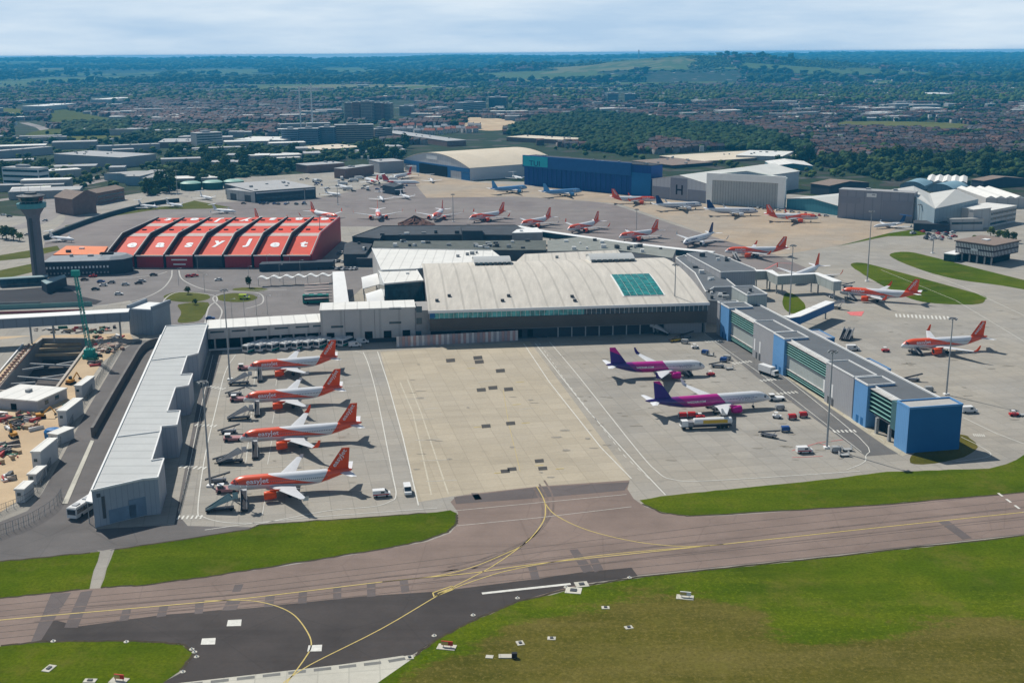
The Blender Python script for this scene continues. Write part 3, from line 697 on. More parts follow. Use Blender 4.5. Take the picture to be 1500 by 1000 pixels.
def orange_livery(nm,L,r=1.98):
    xo=L*.45; X=lambda s: xo-s*L; zc=r+1.75; top=zc+r; bot=zc-r
    def line(s0,z0,s1,z1,side):
        x0,x1=X(s0),X(s1); a=(z1-z0); b=-(x1-x0); d=-(a*x0+b*z0)
        return (a*side,b*side,d*side)
    # sweep: above lower line and ahead of rear line
    low=line(.03,zc+.25,.72,zc-1.15,1); mid=(low[0],low[1],low[2])
    if low[1]<0: low=tuple(-v for v in low)
    rear=line(.33,top,.72,zc-1.15,1)
    if rear[0]<0: rear=tuple(-v for v in rear)
    tail=line(.80,top,.725,bot,1)
    if tail[0]>0: tail=tuple(-v for v in tail)
    low2=line(.03,zc+.75,.72,zc-.95,1)
    if low2[1]<0: low2=tuple(-v for v in low2)
    return liv(nm,WHT,[(ORD,[low,rear]),(ORG,[low2,rear]),(ORG,[tail])],win=(X(.17),X(.80),zc+.42))
white=mat('livery_lettering_white',(.8,.8,.8),.5,.03)
TX=('easyJet',2.3,0,0,0,0)
A319=make_airliner(33.84,34.1,orange_livery('orange_white_paint_short',33.84),Morg,Morg,letters=[('easyJet',1.75,5.0,-.15,6.0,white)],fintext=('easyJet',1.8,29.5,5.9,54,5.8),tipm=Mwing)
A320=make_airliner(37.57,35.8,orange_livery('orange_white_paint_long',37.57),Morg,Morg,tipm=Morg,sharklet=True,letters=[('easyJet',1.75,5.6,-.15,6.2,white)],fintext=('easyJet',1.8,32.5,5.9,54,5.8))
Proto_r=orange_livery('orange_white_paint_plain',37.57)
def wizz_livery(nm,L,r=1.98):
    xo=L*.45; X=lambda s: xo-s*L; zc=r+1.75; top=zc+r; bot=zc-r
    def line(s0,z0,s1,z1):
        x0,x1=X(s0),X(s1); a=(z1-z0); b=-(x1-x0); d=-(a*x0+b*z0)
        return tuple(-v for v in (a,b,d)) if a>0 else (a,b,d)
    MG=(.44,.012,.22); PU=(.20,.015,.20); NV=(.045,.02,.17)
    return liv(nm,WHT,[(MG,[line(.43,top,.35,bot)]),(PU,[line(.74,top,.62,bot)]),(NV,[line(.80,top,.67,bot)])],win=(X(.12),X(.84),zc+.42))
Mmg=mat('magenta_paint',(.44,.012,.22),.35,.06); Mnavy=mat('deep_purple_paint',(.045,.02,.17),.35,.06)
def finmat(name,c1,c2,z=8.3,slope=.35):
    n=NT(name); o=n.add('ShaderNodeTexCoord').outputs['Object']; sp=n.add('ShaderNodeSeparateXYZ'); n.L(o,sp.inputs[0])
    e=n.math('GREATER_THAN',n.math('MULTIPLY_ADD',sp.outputs[0],slope,sp.outputs[2]),z)
    n.out(n.mix(e,c1,c2),.35); return n.m
Mfinw=finmat('magenta_over_purple_fin',(.045,.02,.17),(.44,.012,.22),z=2.2,slope=.42)
pink=mat('livery_lettering_pink',(.45,.02,.25),.5,.03)
W321=make_airliner(44.51,35.8,wizz_livery('magenta_white_paint_long',44.51),Mfinw,Mmg,tipm=Mpw,sharklet=True,letters=[('WIZZ',1.7,6.5,-.3,6,mat('livery_lettering_grey',(.42,.42,.5),.5)),('WIZZAIR.COM',.9,24,.0,6.5,white)],wingm=Mwing)
W320=make_airliner(37.57,35.8,wizz_livery('magenta_white_paint_short',37.57),Mfinw,Mmg,tipm=Mnavy,sharklet=True,letters=[('WIZZ',1.5,5.5,-.3,5,MATS['livery_lettering_grey']),('WIZZAIR.COM',.9,20,.0,6.5,white)])
Mtb=mat('sky_blue_paint',(.10,.30,.55),.35,.08); Mnv=mat('navy_paint',(.015,.03,.12),.35,.06); Mrd=mat('aircraft_red',(.6,.04,.03),.35,.06)
def simple_livery(nm,L,base,belly=None,zb=2.6,front=None,r=1.98):
    zc=r+1.75; rules=[]
    if belly: rules.append((belly,[(0.0,-1.0,zb)]))
    return liv(nm,base,rules,win=(L*.45-L*.17,L*.45-L*.8,zc+.42))
navy=mat('livery_lettering_navy',(.02,.04,.16),.5)
RY=make_airliner(39.5,35.8,simple_livery('white_blue_belly_paint',39.5,WHT,(.015,.03,.12),2.9),Mnv,Mpw,sharklet=True,letters=[('RYANAIR',1.5,6.5,.1,7.5,navy)])
TU=make_airliner(39.5,35.8,simple_livery('blue_white_paint',39.5,(.14,.33,.58),(.6,.62,.64),2.6),Mtb,Mtb,sharklet=True,tipm=Mtb,letters=[('TUI',1.3,7,.0,3,white)])
WO=make_airliner(37.57,35.8,simple_livery('all_white_paint',37.57,(.70,.70,.70)),Morg,Mpw,tipm=Morg,sharklet=True)
def make_bizjet(L,span,finm,name='business_jet',fus=None,r=1.15,belly=.9):
    t=thing(name,'jet','business jet'); xo=L*.5; X=lambda d: xo-d; zc=belly+r
    m=MB(); S=[(0,-.3,.05),(.02,-.25,.35),(.07,-.1,.7),(.13,0,.95),(.2,0,1),(.62,0,1),(.8,.2,.75),(.93,.5,.35),(1,.6,.1)]
    m.loft([[(X(s*L),k*r*math.cos(2*math.pi*i/14),zc+c*r+k*r*math.sin(2*math.pi*i/14)) for i in range(14)] for s,c,k in S]); m.f=[tuple(reversed(q)) for q in m.f]
    m.build('fuselage',fus or Mpw,t,smooth=True)
    for sg in (1,-1):
        w=MB(); hs=span/2; zr=zc-r*.8; rt=L*.42
        w.loft([[(X(rt+le),sg*y,zr+dz-.05),(X(rt+le+ch),sg*y,zr+dz),(X(rt+le+ch*.4),sg*y,zr+dz+q)] for y,le,ch,dz,q in ((.3,0,L*.17,0,.3),(hs,hs*.5,L*.055,hs*.06,.1),(hs+.1,hs*.5+.8,L*.04,hs*.06+1.3,.1))])
        if sg<0: w.f=[tuple(reversed(q)) for q in w.f]
        w.build('wing',Mpw,t)
        e=MB(); e.tube((X(L*.68),sg*(r+.7),zc+.4),(X(L*.84),sg*(r+.7),zc+.4),r*.5,r*.36,12); e.build('engine',finm if name=='regional_jet' else Mpw,t,smooth=True)
    f=MB(); fh=L*.165; f.loft([[(X(L*.80+le),0,zc+r*.6+z),(X(L*.80+le+ch*.3),.14,zc+r*.6+z),(X(L*.80+le+ch),0,zc+r*.6+z),(X(L*.80+le+ch*.3),-.14,zc+r*.6+z)] for le,ch,z in ((0,L*.17,0),(fh*.8,L*.09,fh))]); f.build('fin',finm,t)
    h=MB(); zt=zc+r*.6+fh; h.hexa([(X(L*.80+fh*.8),0,zt),(X(L*.80+fh*.8+1.6),span*.2,zt-.05),(X(L*.80+fh*.8+2.7),span*.2,zt-.05),(X(L*.80+fh*.8+L*.09),0,zt),(X(L*.80+fh*.8+2.7),-span*.2,zt-.05),(X(L*.80+fh*.8+1.6),-span*.2,zt-.05)],[(X(L*.80+fh*.8),0,zt+.2),(X(L*.80+fh*.8+1.6),span*.2,zt+.1),(X(L*.80+fh*.8+2.7),span*.2,zt+.1),(X(L*.80+fh*.8+L*.09),0,zt+.2),(X(L*.80+fh*.8+2.7),-span*.2,zt+.1),(X(L*.80+fh*.8+1.6),-span*.2,zt+.1)]); h.build('tailplane',finm if name!='regional_jet' else Mpw,t)
    g=MB(); g.tube((X(L*.12),0,.1),(X(L*.12),0,zc-r*.5),.12); g.tube((X(L*.55),1.4,.1),(X(L*.55),1.2,zc-r*.7),.15); g.tube((X(L*.55),-1.4,.1),(X(L*.55),-1.2,zc-r*.7),.15); g.build('landing_gear',Mtyre,t)
    return Proto(t)
def place(P,L,nose,tail,label,group=None,zn=3.5,zt=5.0,frac=.45,cat='airliner'):
    a=G(*nose,zn); b=G(*tail,zt); d=math.hypot(a[0]-b[0],a[1]-b[1]); ang=math.atan2(a[1]-b[1],a[0]-b[0])
    cx,cy=(a[0]+b[0])/2,(a[1]+b[1])/2; s=L*(.5-frac)  # origin sits frac*L behind the nose
    return P.put((cx+math.cos(ang)*s,cy+math.sin(ang)*s,ZM+.01),ang,label,cat,group)
gO='orange and white airliners parked on the stands'
place(A319,33.84,(333.6,710.4),(516,688),'orange nosed airliner on the stand beside the grey pier closest to the grass strip',gO)
place(A320,37.57,(350.4,640.8),(530.5,619.2),'orange nosed airliner with orange upturned wingtips, second from the grass strip beside the pier',gO)
place(A319,33.84,(356.2,584),(502,567),'plain winged orange nosed airliner between the one nearest the buses and the orange winglet one',gO)
place(A319,33.84,(362.7,538),(495,522.4),'orange nosed airliner parked closest to the row of white buses below the grey gallery',gO)
place(A320,37.57,(1315.3,505.7),(1451,493),'orange nosed airliner standing alone on the concrete to the right of the blue pier',gO)
place(A320,37.57,(1229.7,426.4),(1350,429.7),'orange nosed airliner with its tail above the long grass island',gO)
place(A320,37.57,(1061,367.5),(1156,363),'orange nosed airliner just beyond the dark grey roof at the blue pier root',gO)
gF='orange and white airliners in the row beyond the terminal'
for i,(n,t_,lb) in enumerate([((905,347),(967,336),'far red tailed airliner beyond the long white corridor, next to the navy tailed one'),((826,337),(884,322),'far red tailed airliner beyond the corridor, second left of the navy tailed one'),((755,330),(815,316),'far airliner with its nose just beyond the left end of the long white corridor'),((687,320),(741,309),'far airliner with a red orange tail beyond the dark block on the dark roofed hall')]):
    place(A320 if i%2 else A319,37.57 if i%2 else 33.84,n,t_,lb,gF)
place(A320,37.57,(625,325),(658,300),'far airliner seen half from the front beyond the dark roofed hall',gF)
place(A320,37.57,(556,323),(552,301),'far airliner facing the camera between the red hangar and the mound of brown earth',gF)
place(A320,37.57,(497,319),(452,308),'far airliner with its body behind the right end of the red hangar roof',gF)
place(A320,37.57,(416,331),(368,318),'airliner hidden behind the red hangar with only its tail tip above the roof',gF)
place(A320,37.57,(952,292),(904,289),'far orange tailed airliner with its nose to the right in front of the blue hangar',gF,)
place(A320,37.57,(1180,318),(1138,314),'far orange tailed airliner in front of the small teal hangar',gF)
place(RY,39.5,(992,358),(1055,338),'white airliner with a navy tail nose towards the long corridor')
gR='white airliners with navy tails before the grey hangars'
place(RY,39.5,(1018,300),(968,299),'white airliner with a navy tail standing before the grey gabled hangar',gR)
place(RY,39.5,(1096,309),(1046,306),'white airliner with a navy tail standing before the white ribbed hangar',gR)
gT='blue airliners before the blue hangar'
place(TU,39.5,(855,279),(790,281),'blue airliner standing before the blue hangar, the whole aircraft in view on its own',gT)
place(TU,39.5,(776,274),(714,277),'blue airliner in front of the left corner of the blue hangar',gT)
place(WO,37.57,(1155,410),(1206,386),'white airliner with a thin orange fin behind the grey jet bridge',zn=3.5)
place(W321,44.51,(1129,580.5),(944,588),'longer magenta and white airliner beside the white and yellow fuel truck')
place(W320,37.57,(1032.4,535.4),(888,534.8),'shorter magenta and white airliner parked nearer the terminal hall')
BJ=make_bizjet(22,21,Mpw); BN=make_bizjet(29,28,mat('blue_fin_paint',(.02,.08,.22),.35),fus=Mpw); 
gB='white business jets on the far apron'
def pb(P,L,n,t_,lb,g=gB): place(P,L,n,t_,lb,g,2.2,3.2,.5,'business jet')
pb(BN,29,(1272,332),(1333,324),'white private jet with a dark blue tail before the grey box hangar',None)
for n,t_,lb in [((229,303),(205,299),'white jet beside the far left grass verge, nearest the dark boundary wall'),((264,301),(247,297),'small white jet on the far left verge, second from the dark wall'),((318,292),(286,284),'white jet with its tail to the left near the low grey terminal'),((337,309),(320,306),'small white jet at the left above the red hangar roof'),((101,350),(80,346),'white twin jet standing alone by the control tower')]: pb(BJ,22,n,t_,lb)
for n,t_,lb in [((516,276),(488,268),'white jet right of the low grey terminal at the far apron'),((505,286),(470,280),'white jet lying closer than the others right of the low grey terminal'),((561,293),(556,286),'small white jet pointing at the camera before the dark parked vehicles'),((603,290),(584,283),'small white jet right of the dark box building on the far apron'),((636,268),(628,258),'white jet nose out before the open mouth of the arched hangar'),((768,262),(748,256),'white jet between the arched hangar and the blue hangar')]: pb(BJ,22,n,t_,lb)
RJ=make_bizjet(36,28,Mrd,name='regional_jet',r=1.7,belly=1.6,fus=liv('white_red_belly_paint',WHT,[((.5,.03,.03),[(0.0,-1.0,2.3)])]))
gJ='white and red regional jets left of the arched hangar'
for n,t_,lb in [((608,268),(567,265),'white and red regional jet in front of the others beside the arched hangar'),((578,260),(602,253),'white and red regional jet nearest the wall of the arched hangar'),((533,262),(556,266),'white regional jet leftmost beside the arched hangar')]: place(RJ,36,n,t_,lb,gJ,2.8,4.2,.5)
# ---------- buildings ----------
FOOT=[]
def metal(nm,c,v=.1,sp=3.0,ax=0,ro=.5): return mat(nm,c,ro,v,.12,seam=(ax,sp))
Mpierroof=metal('pale_metal_roof',(.43,.44,.43),.08,6,1); Mpierw=metal('blue_grey_cladding',(.30,.33,.37),.08,1.2)
Mgw=metal('light_grey_cladding',(.46,.45,.43),.08,8); Mtrim=mat('white_trim',(.72,.72,.70),.5,.06)
Mhall=mat('beige_membrane_roof',(.51,.475,.415),.6,.17,.5,seam=(0,7),stretch=(1,.08,1)); Mwroof=metal('off_white_roof',(.66,.65,.61),.10,5,0,.6)
Mdkroof=mat('dark_felt_roof',(.055,.06,.068),.8,.3,.12); Mdkw=mat('dark_cladding',(.045,.055,.07),.6,.2,.2)
Mglz=glass('blue_dark_glass',(.015,.05,.07)); Mteal=glass('teal_glazing',(.06,.30,.30),.2); Mteald=glass('teal_skylight_glass',(.012,.17,.15),.15)
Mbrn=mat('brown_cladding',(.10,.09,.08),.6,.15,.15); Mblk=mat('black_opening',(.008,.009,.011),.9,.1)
Mblue=metal('bright_blue_cladding',(.13,.30,.55),.07,1.0); Mblue2=metal('mid_blue_cladding',(.025,.125,.30),.08,1.0)  # mid blue is darkened to carry the end block's shaded front
Mgreyp=metal('grey_panel_cladding',(.33,.33,.34),.07,1.2); Mgreyg=metal('greenish_panel_cladding',(.36,.39,.37),.07,1.2)
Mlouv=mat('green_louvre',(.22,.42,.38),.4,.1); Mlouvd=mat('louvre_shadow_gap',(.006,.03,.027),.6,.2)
Mredr=mat('orange_red_roof',(.62,.066,.028),.55,.14,.09); Mredw=metal('dark_red_cladding',(.33,.02,.03),.12,2.0); Mgreyl=mat('translucent_roof_light',(.50,.40,.36),.5,.12,.3)
Mfin=mat('near_black_steel',(.018,.012,.018),.8,.2); Morr=mat('orange_flat_roof',(.70,.22,.09),.6,.12,.1)
Mbrick=mat('brown_brick',(.20,.13,.11),.85,.2,.4); Mtile=mat('brown_tile_roof',(.22,.17,.14),.85,.2,.5); Mcon=mat('weathered_concrete',(.30,.29,.28),.85,.15,.3)
Mgalv=mat('galvanised_steel',(.33,.34,.34),.5,.15,1.0); Mdkst=mat('dark_steel',(.08,.085,.09),.5,.2,1.0)
def bands(fr,t,x0,x1,y,zs,h,mt=None,side=None,nm='window_band',d=.06):
    """one strip of glass per floor on the front face (or on the side face x=side)"""
    for z in zs:
        b=MB()
        if side is None: b.box(x0,x1,y-d,y+.02,z,z+h)
        else: b.box(side-(d if side<1 else .02),side+(.02 if side<1 else d),x0,x1,z,z+h)
        b.build(nm,mt or Mglz,t)
def wins(t,pts,w,h,nm='window',mt=None,axis=0,d=.07):
    me=None
    for x,y,z in pts:
        if me is None:
            b=MB(); b.box(-w/2,w/2,-d,.02,0,h) if axis==0 else b.box(-.02,d,-w/2,w/2,0,h)
            o=b.build(nm,mt or Mglz,t); me=o.data
        else:
            o=bpy.data.objects.new(nm,me); col.objects.link(o); o.parent=t
        o.location=(x,y,z)
def shed(nm,label,fl,fr_,top,back,wall,roof,cat='building',group=None,kind='flat',ridge=.0,trim=None,bandz=None,doors=0,ax=0,parapet=0,top_at=None):
    """rectangular building from its front base corners, a roof pixel above the front-left corner and a roof pixel on the back edge"""
    f=Frame(fl,fr_); h=HT(fl[0],fl[1],top) if not isinstance(top,tuple) else top[0]
    D=f.loc(*back,h+ (ridge if kind=='shedback' else 0))[1] if not isinstance(back,(int,float)) else back
    D=max(D,4)
    t=f.thing(nm,label,cat,group); L=f.L; FOOT.append((f.O,f.u,f.n,L,D))
    w=MB(); w.box(0,L,0,D,0,h); w.build('wall',wall,t)
    r=MB()
    if kind=='flat':
        r.box(-.25,L+.25,-.25,D+.25,h+.02,h+.5)
        q=r.build('roof',roof,t)
        rng=random.Random(int(fl[0]*7+fl[1])); n=min(6,int(L*D/300)); 
        for i in range(n):
            u=MB(); sx,sy=rng.uniform(1.2,3.2),rng.uniform(1,2.5); x,y=rng.uniform(3,max(3.2,L-5)),rng.uniform(1.5,max(1.8,D-4)); u.box(x,x+sx,y,y+sy,h+.52,h+.5+rng.uniform(.7,1.6)); u.build('roof_unit',Mgalv,q)
    elif kind=='gable': # ridge runs front to back
        e=.5; r.loft([[(-e,y,h),(L/2,y,h+ridge),(L+e,y,h),(L+e,y,h-.3),(L/2,y,h+ridge-.35),(-e,y,h-.3)] for y in (-e,D+e)]); q=r.build('roof',roof,t)
        for y in (.0,D): g=MB(); g.hexa([(0,y-.1,h-.3),(L,y-.1,h-.3),(L/2,y-.1,h+ridge-.36)],[(0,y+.1,h-.3),(L,y+.1,h-.3),(L/2,y+.1,h+ridge-.36)]); g.build('gable_wall',wall,t)
    elif kind=='ridge': # ridge runs along the front
        e=.5; r.loft([[(x,-e,h),(x,D/2,h+ridge),(x,D+e,h),(x,D+e,h-.3),(x,D/2,h+ridge-.35),(x,-e,h-.3)] for x in (-e,L+e)]); q=r.build('roof',roof,t)
        for x in (0,L): g=MB(); g.hexa([(x-.1,0,h-.3),(x-.1,D,h-.3),(x-.1,D/2,h+ridge-.36)],[(x+.1,0,h-.3),(x+.1,D,h-.3),(x+.1,D/2,h+ridge-.36)]); g.build('gable_wall',wall,t)
    elif kind=='arch':
        n=16; ring=lambda y,o: [(L*i/n,y,h+o+ridge*(1-(2*i/n-1)**2)) for i in range(n+1)]
        r.loft([ring(y,.15)+ring(y,-.25)[::-1] for y in (-.6,D+.6)]); q=r.build('roof',roof,t)
        for y in (0,D): g=MB(); g.loft([[(p[0],yy,p[2]) for p in ring(0,-.2)]+[(L,yy,h-.3),(0,yy,h-.3)] for yy in (y-.08,y+.08)]); g.build('gable_wall',wall,t)
    elif kind=='saw':
        n=max(3,int(L/6)); 
        for i in range(n): r.loft([[(L*i/n,y,h),(L*(i+.5)/n,y,h+ridge),(L*(i+1)/n,y,h),(L*(i+1)/n,y,h-.2),(L*i/n,y,h-.2)] for y in (-.3,D+.3)])
        q=r.build('roof',roof,t)
    if bandz: bands(f,t,1,L-1,0,[z for z in bandz],1.1)
    for i in range(doors):
        d=MB(); x=L*(i+.5)/doors; ww=min(4,L/doors*.3); d.box(x-ww,x+ww,-.08,.02,0,min(h*.75,5.5)); d.build('door',Mdkst,t)
    return f,t,h,D
# --- left pier
PH=HT(139,773,719)
pier_px=[(134,719),(209,702),(231,700),(240,672),(222,675),(236,630),(236,625),(259,623),(264,602),(245,603),(257,568),(276,565),(282,548),(265,549),(274,522),(290,518),(304,474),(243,478)]
o0=G(139,773)
t=thing('terminal_pier','long grey metal clad pier with a pale stepped roof beside the four orange nosed airliners','pier',o0)
rf=[G(x,y,PH)[:2] for x,y in pier_px]; off=o0
MB().prism(rf,.05,PH-.4).build('wall',Mpierw,t,off=off)
MB().prism(rf,PH-.38,PH).build('roof',Mpierroof,t,off=off)
tr=MB(); 
for a,b in list(zip(rf,rf[1:]+rf[:1])): tr.bar((*a,PH+.12),(*b,PH+.12),.35,.45)
tr.build('parapet_trim',Mtrim,t,off=off)
A,B=G(134,719,PH),G(243,478,PH); Ag,Bg=G(119,737,3.6),G(216,528,3.6)
c=MB(); c.hexa([(A[0]-2.6,A[1]+2,6.2),(A[0]-.2,A[1]+1,6.2),(B[0]-.2,B[1],6.2),(B[0]-2.6,B[1],6.2)],[(A[0]-2.6,A[1]+2,6.6),(A[0]-.2,A[1]+1,6.6),(B[0]-.2,B[1],6.6),(B[0]-2.6,B[1],6.6)]); c.build('canopy',Mtrim,t,off=off)
cp_=[]
for i in range(26):
    u=i/25; x=A[0]+(B[0]-A[0])*u-2.5; y=A[1]+3+(B[1]-A[1]-4)*u; cp_.append((x-off[0],y-off[1],0))
wins(t,cp_,.2,6.2,'canopy_post',Mgalv)
c=MB(); a,b=G(199,565,PH),(0,0)
for p,q in (((172,640),(235,632)),): c.bar((*G(*p,PH)[:2],PH+.15),(*G(*q,PH)[:2],PH+.15),.3,.35)
for p,q in (((222,528),(274,522)),): c.bar((*G(*p,PH)[:2],PH+.15),(*G(*q,PH)[:2],PH+.15),.3,.35)
c.build('roof_rib',Mtrim,t,off=off)
fa,fb=G(134,719,PH),G(209,702,PH)
for u,z,w_,h_ in ((.55,.3,7,3.6),(.87,.3,5,5),(.12,8,1,1.0),(.2,2,.8,6)):
    d=MB(); x=fa[0]+(fb[0]-fa[0])*u; y=fa[1]+(fb[1]-fa[1])*u; ax=math.atan2(fb[1]-fa[1],fb[0]-fa[0]); ca,sa=math.cos(ax),math.sin(ax)
    d.hexa([(x-w_/2*ca+.12*sa,y-w_/2*sa-.12*ca,z),(x+w_/2*ca+.12*sa,y+w_/2*sa-.12*ca,z),(x+w_/2*ca,y+w_/2*sa+.05,z),(x-w_/2*ca,y-w_/2*sa+.05,z)],[(x-w_/2*ca+.12*sa,y-w_/2*sa-.12*ca,z+h_),(x+w_/2*ca+.12*sa,y+w_/2*sa-.12*ca,z+h_),(x+w_/2*ca,y+w_/2*sa+.05,z+h_),(x-w_/2*ca,y-w_/2*sa+.05,z+h_)]); d.build('door' if z<1 else 'vent_panel',mat('pier_door_blue',(.16,.22,.29),.6) if z<1 else Mdkst,t,off=off)
# --- low gallery between pier and terminal
f=Frame((306,514),(478,503)); h=HT(306,514,481); D=f.loc(370,465,h)[1]
t=f.thing('gallery','low grey gallery with a white roof and dark open bays running behind the white buses','building')
zb=HT(306,514,497)
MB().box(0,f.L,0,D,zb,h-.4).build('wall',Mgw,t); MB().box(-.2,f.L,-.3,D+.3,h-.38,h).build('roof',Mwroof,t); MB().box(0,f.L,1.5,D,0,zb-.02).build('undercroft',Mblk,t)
c=MB(); c.box(0,f.L,.2,1.4,0,.5); c.build('kerb',Mtrim,t)
wins(t,[(f.L*(i+.5)/9,.7,0) for i in range(9)],.7,zb-.02,'column',Mgw)
wins(t,[(f.L*u,0,zb+(h-zb)*.55) for u in (.08,.26,.44,.62,.80,.95)],5.5,.7,'window')
# --- grey block
f=Frame((471,505),(630,499)); h=HT(471,505,454); D=f.loc(471,447,h)[1]
t=f.thing('service_block','grey panelled block with slit windows and a white roof edge left of the terminal hall','building')
zb=HT(471,505,491)
L1=f.front(608,446)[0]
MB().box(0,L1,0,D+5,2,h-.4).build('wall',Mgw,t); MB().box(-.2,L1+.2,-.25,D+5,h-.38,h).build('roof',Mwroof,t); MB().box(.3,L1,1,D+4,0,1.98).build('base',Mdkw,t)
MB().box(L1+.02,f.L,-.6,D+8,0,h-1.5).build('corner_tower',Mcon,t)
wins(t,[(f.front(x,y)[0],0,f.front(x,y)[1]) for x,y in ((579,453),(579,474),(494,480))],5,.9,'window')
wins(t,[(f.front(x,y)[0],-.6,f.front(x,y)[1]) for x,y in ((614,457),(614,474),(613,493))],2.4,2.6,'window')
for i in range(5):
    d=MB(); x=L1*(i+.5)/5; d.box(x-1.6,x+1.6,-.1,.9,2.05,5); d.build('door',Mblk,t)
d=MB(); 
for x,y in ((504,450),(548,450),(608,450)):
    X_=f.front(x,y)[0]; d.box(X_-.06,X_+.06,-.05,.01,2,h-.5)
d.build('panel_joint',Mdkst,t)
# --- terminal hall
f=Frame((630,501),(1033,488)); h=HT(630,501,453); L=f.L; D=f.loc(614.6,401,h)[1]; HL=f
t=f.thing('terminal_hall','terminal hall with a large curved beige roof, teal skylight and teal glazing above brown cladding','terminal')
prof=[]
n=14
for i in range(n+1):
    u=i/n; y=-3+(D+3)*u; prof.append((y,h+7.5*(math.sin(math.pi*min(1,.06+u*.62))**1)-7.5*math.sin(math.pi*.06)))
MB().loft([[(x,y,z) for y,z in prof]+[(x,y,z-.5) for y,z in prof[::-1]] for x in (-.5,L+.5)]).build('roof',Mhall,t)
def rz(y): 
    for (a,b),(c_,d_) in zip(prof,prof[1:]):
        if a<=y<=c_: return b+(d_-b)*(y-a)/(c_-a)
    return h
for x0,x1 in ((0,.3),(L-.3,L)):
    MB().loft([[(x,max(y,0),z-.55) for y,z in prof]+[(x,D,0),(x,0,0)] for x in (x0,x1)]).build('end_wall',Mgreyp,t)
MB().box(-.6,L+.6,-3.4,-3.05,h-1.0,h+.15).build('gutter',Mtrim,t)
z1=h-3.6; z2=h-9
MB().box(0,L*.55,-2.2,-1.0,z1,h-1.05).build('glazing',Mteal,t)
MB().box(L*.55+.05,L,-2.2,-1.0,z1,h-1.05).build('glazing',Mglz,t)
MB().box(0,2.2,-2.6,-2.22,z1+.4,h-1.05).build('notice_panel',Mblue2,t)
m=MB(); 
for i in range(60): x=L*i/59; m.box(x-.06,x+.06,-2.35,-2.22,z1,h-1.05)
m.build('mullion',Mtrim,t)
MB().hexa([(0,-1.2,z2),(L,-1.2,z2),(L,1,z2),(0,1,z2)],[(0,-2.6,z1-.05),(L,-2.6,z1-.05),(L,1,z1-.05),(0,1,z1-.05)]).build('cladding_band',Mbrn,t)
MB().box(0,L,2.5,D-1,0,h-2.5).build('wall',Mdkw,t)
MB().box(L*.06,L*.42,1.4,2.45,0,z2-.6).build('lower_wall',Mdkw,t)  # shade under the hall front is put into this wall's dark colour
MB().box(L*.85,L*.99,1.4,2.45,0,z2-.6).build('lower_wall',Mgreyp,t)
MB().box(0,L,.5,2.0,z2-.55,z2-.02).build('beam',Mgreyp,t)
for u in (.1,.16,.20,.24,.28,.32,.36): wins(t,[(L*u,1.4,.6)],2.4,3.2,'door',Mblk)
wins(t,[(L*(.46+.05*i),.9,0) for i in range(8)],.5,z2-.6,'column',Mgalv)
# skylight
def roofhit(px,py):
    z=h+4
    for _ in range(40): l=f.loc(px,py,z); z=.5*z+.5*(rz(min(max(l[1],0),D))+.3)
    return l
sk=[roofhit(x,y) for x,y in ((898,403),(951,401),(971,429),(912,433))]
ya=min(p[1] for p in sk); yb=max(p[1] for p in sk); xa=(sk[0][0]+sk[3][0])/2; xb=(sk[1][0]+sk[2][0])/2; ya=max(ya,.5)
for k in range(6):
    x0=xa+(xb-xa)*k/6+.07; x1=xa+(xb-xa)*(k+1)/6-.16; m=MB(); N=7
    m.loft([[(x0,y,rz(y)+.2),(x1,y,rz(y)+.2),(x1,y,rz(y)+.5),(x0,y,rz(y)+.5)] for y in [ya+(yb-ya)*i/N for i in range(N+1)]]); m.build('skylight',Mteald,t)
m=MB(); m.loft([[(xa-.5,y,rz(y)+.02),(xb+.5,y,rz(y)+.02),(xb+.5,y,rz(y)+.22),(xa-.5,y,rz(y)+.22)] for y in [ya-.4+(yb-ya+.8)*i/7 for i in range(8)]]); m.build('skylight_frame',Mtrim,t)
for (x0p,y0p),(x1p,y1p) in (((699,396),(755,394)),((873,389),(937,385))):
    a=f.loc(x0p,y0p,h+7)[0]; b=f.loc(x1p,y1p,h+7)[0]; yb_=D-1; N=8
    ring=lambda x: [(x,yb_-13+15*i/N,rz(D)+1.2+2.6*math.sin(math.pi*(.12+.78*i/N))) for i in range(N+1)]
    m=MB(); m.loft([ring(x)+[(x,p[1],p[2]-.3) for p in ring(x)[::-1]] for x in (a,b)]); q=m.build('roof_monitor',Mpierroof,t)
    for X_ in (a+.3,b-.5):
        m=MB(); m.loft([[(x,p[1],p[2]-.31) for p in ring(x)]+[(x,yb_+2,rz(D)-1),(x,yb_-13,rz(D)-1)] for x in (X_,X_+.2)]); m.build('monitor_end',Mwroof,q)
    m=MB(); 
    for k in range(8): m.box(a+(b-a)*k/8+.5,a+(b-a)*(k+1)/8-.4,yb_-13.3,yb_-12.7,rz(D-14)+.1,rz(D-14)+1.4)
    m.build('monitor_window',Mglz,q)
m=MB()
for x,y in ((640,440),(658,433),(736,440),(745,433),(838,434),(842,440),(706,385)):
    l=roofhit(x,y); m.box(l[0]-.7,l[0]+.7,l[1]-.7,l[1]+.7,rz(max(0,l[1]))-.1,rz(max(0,l[1]))+.9)
m.build('roof_vent',Mdkst,t)
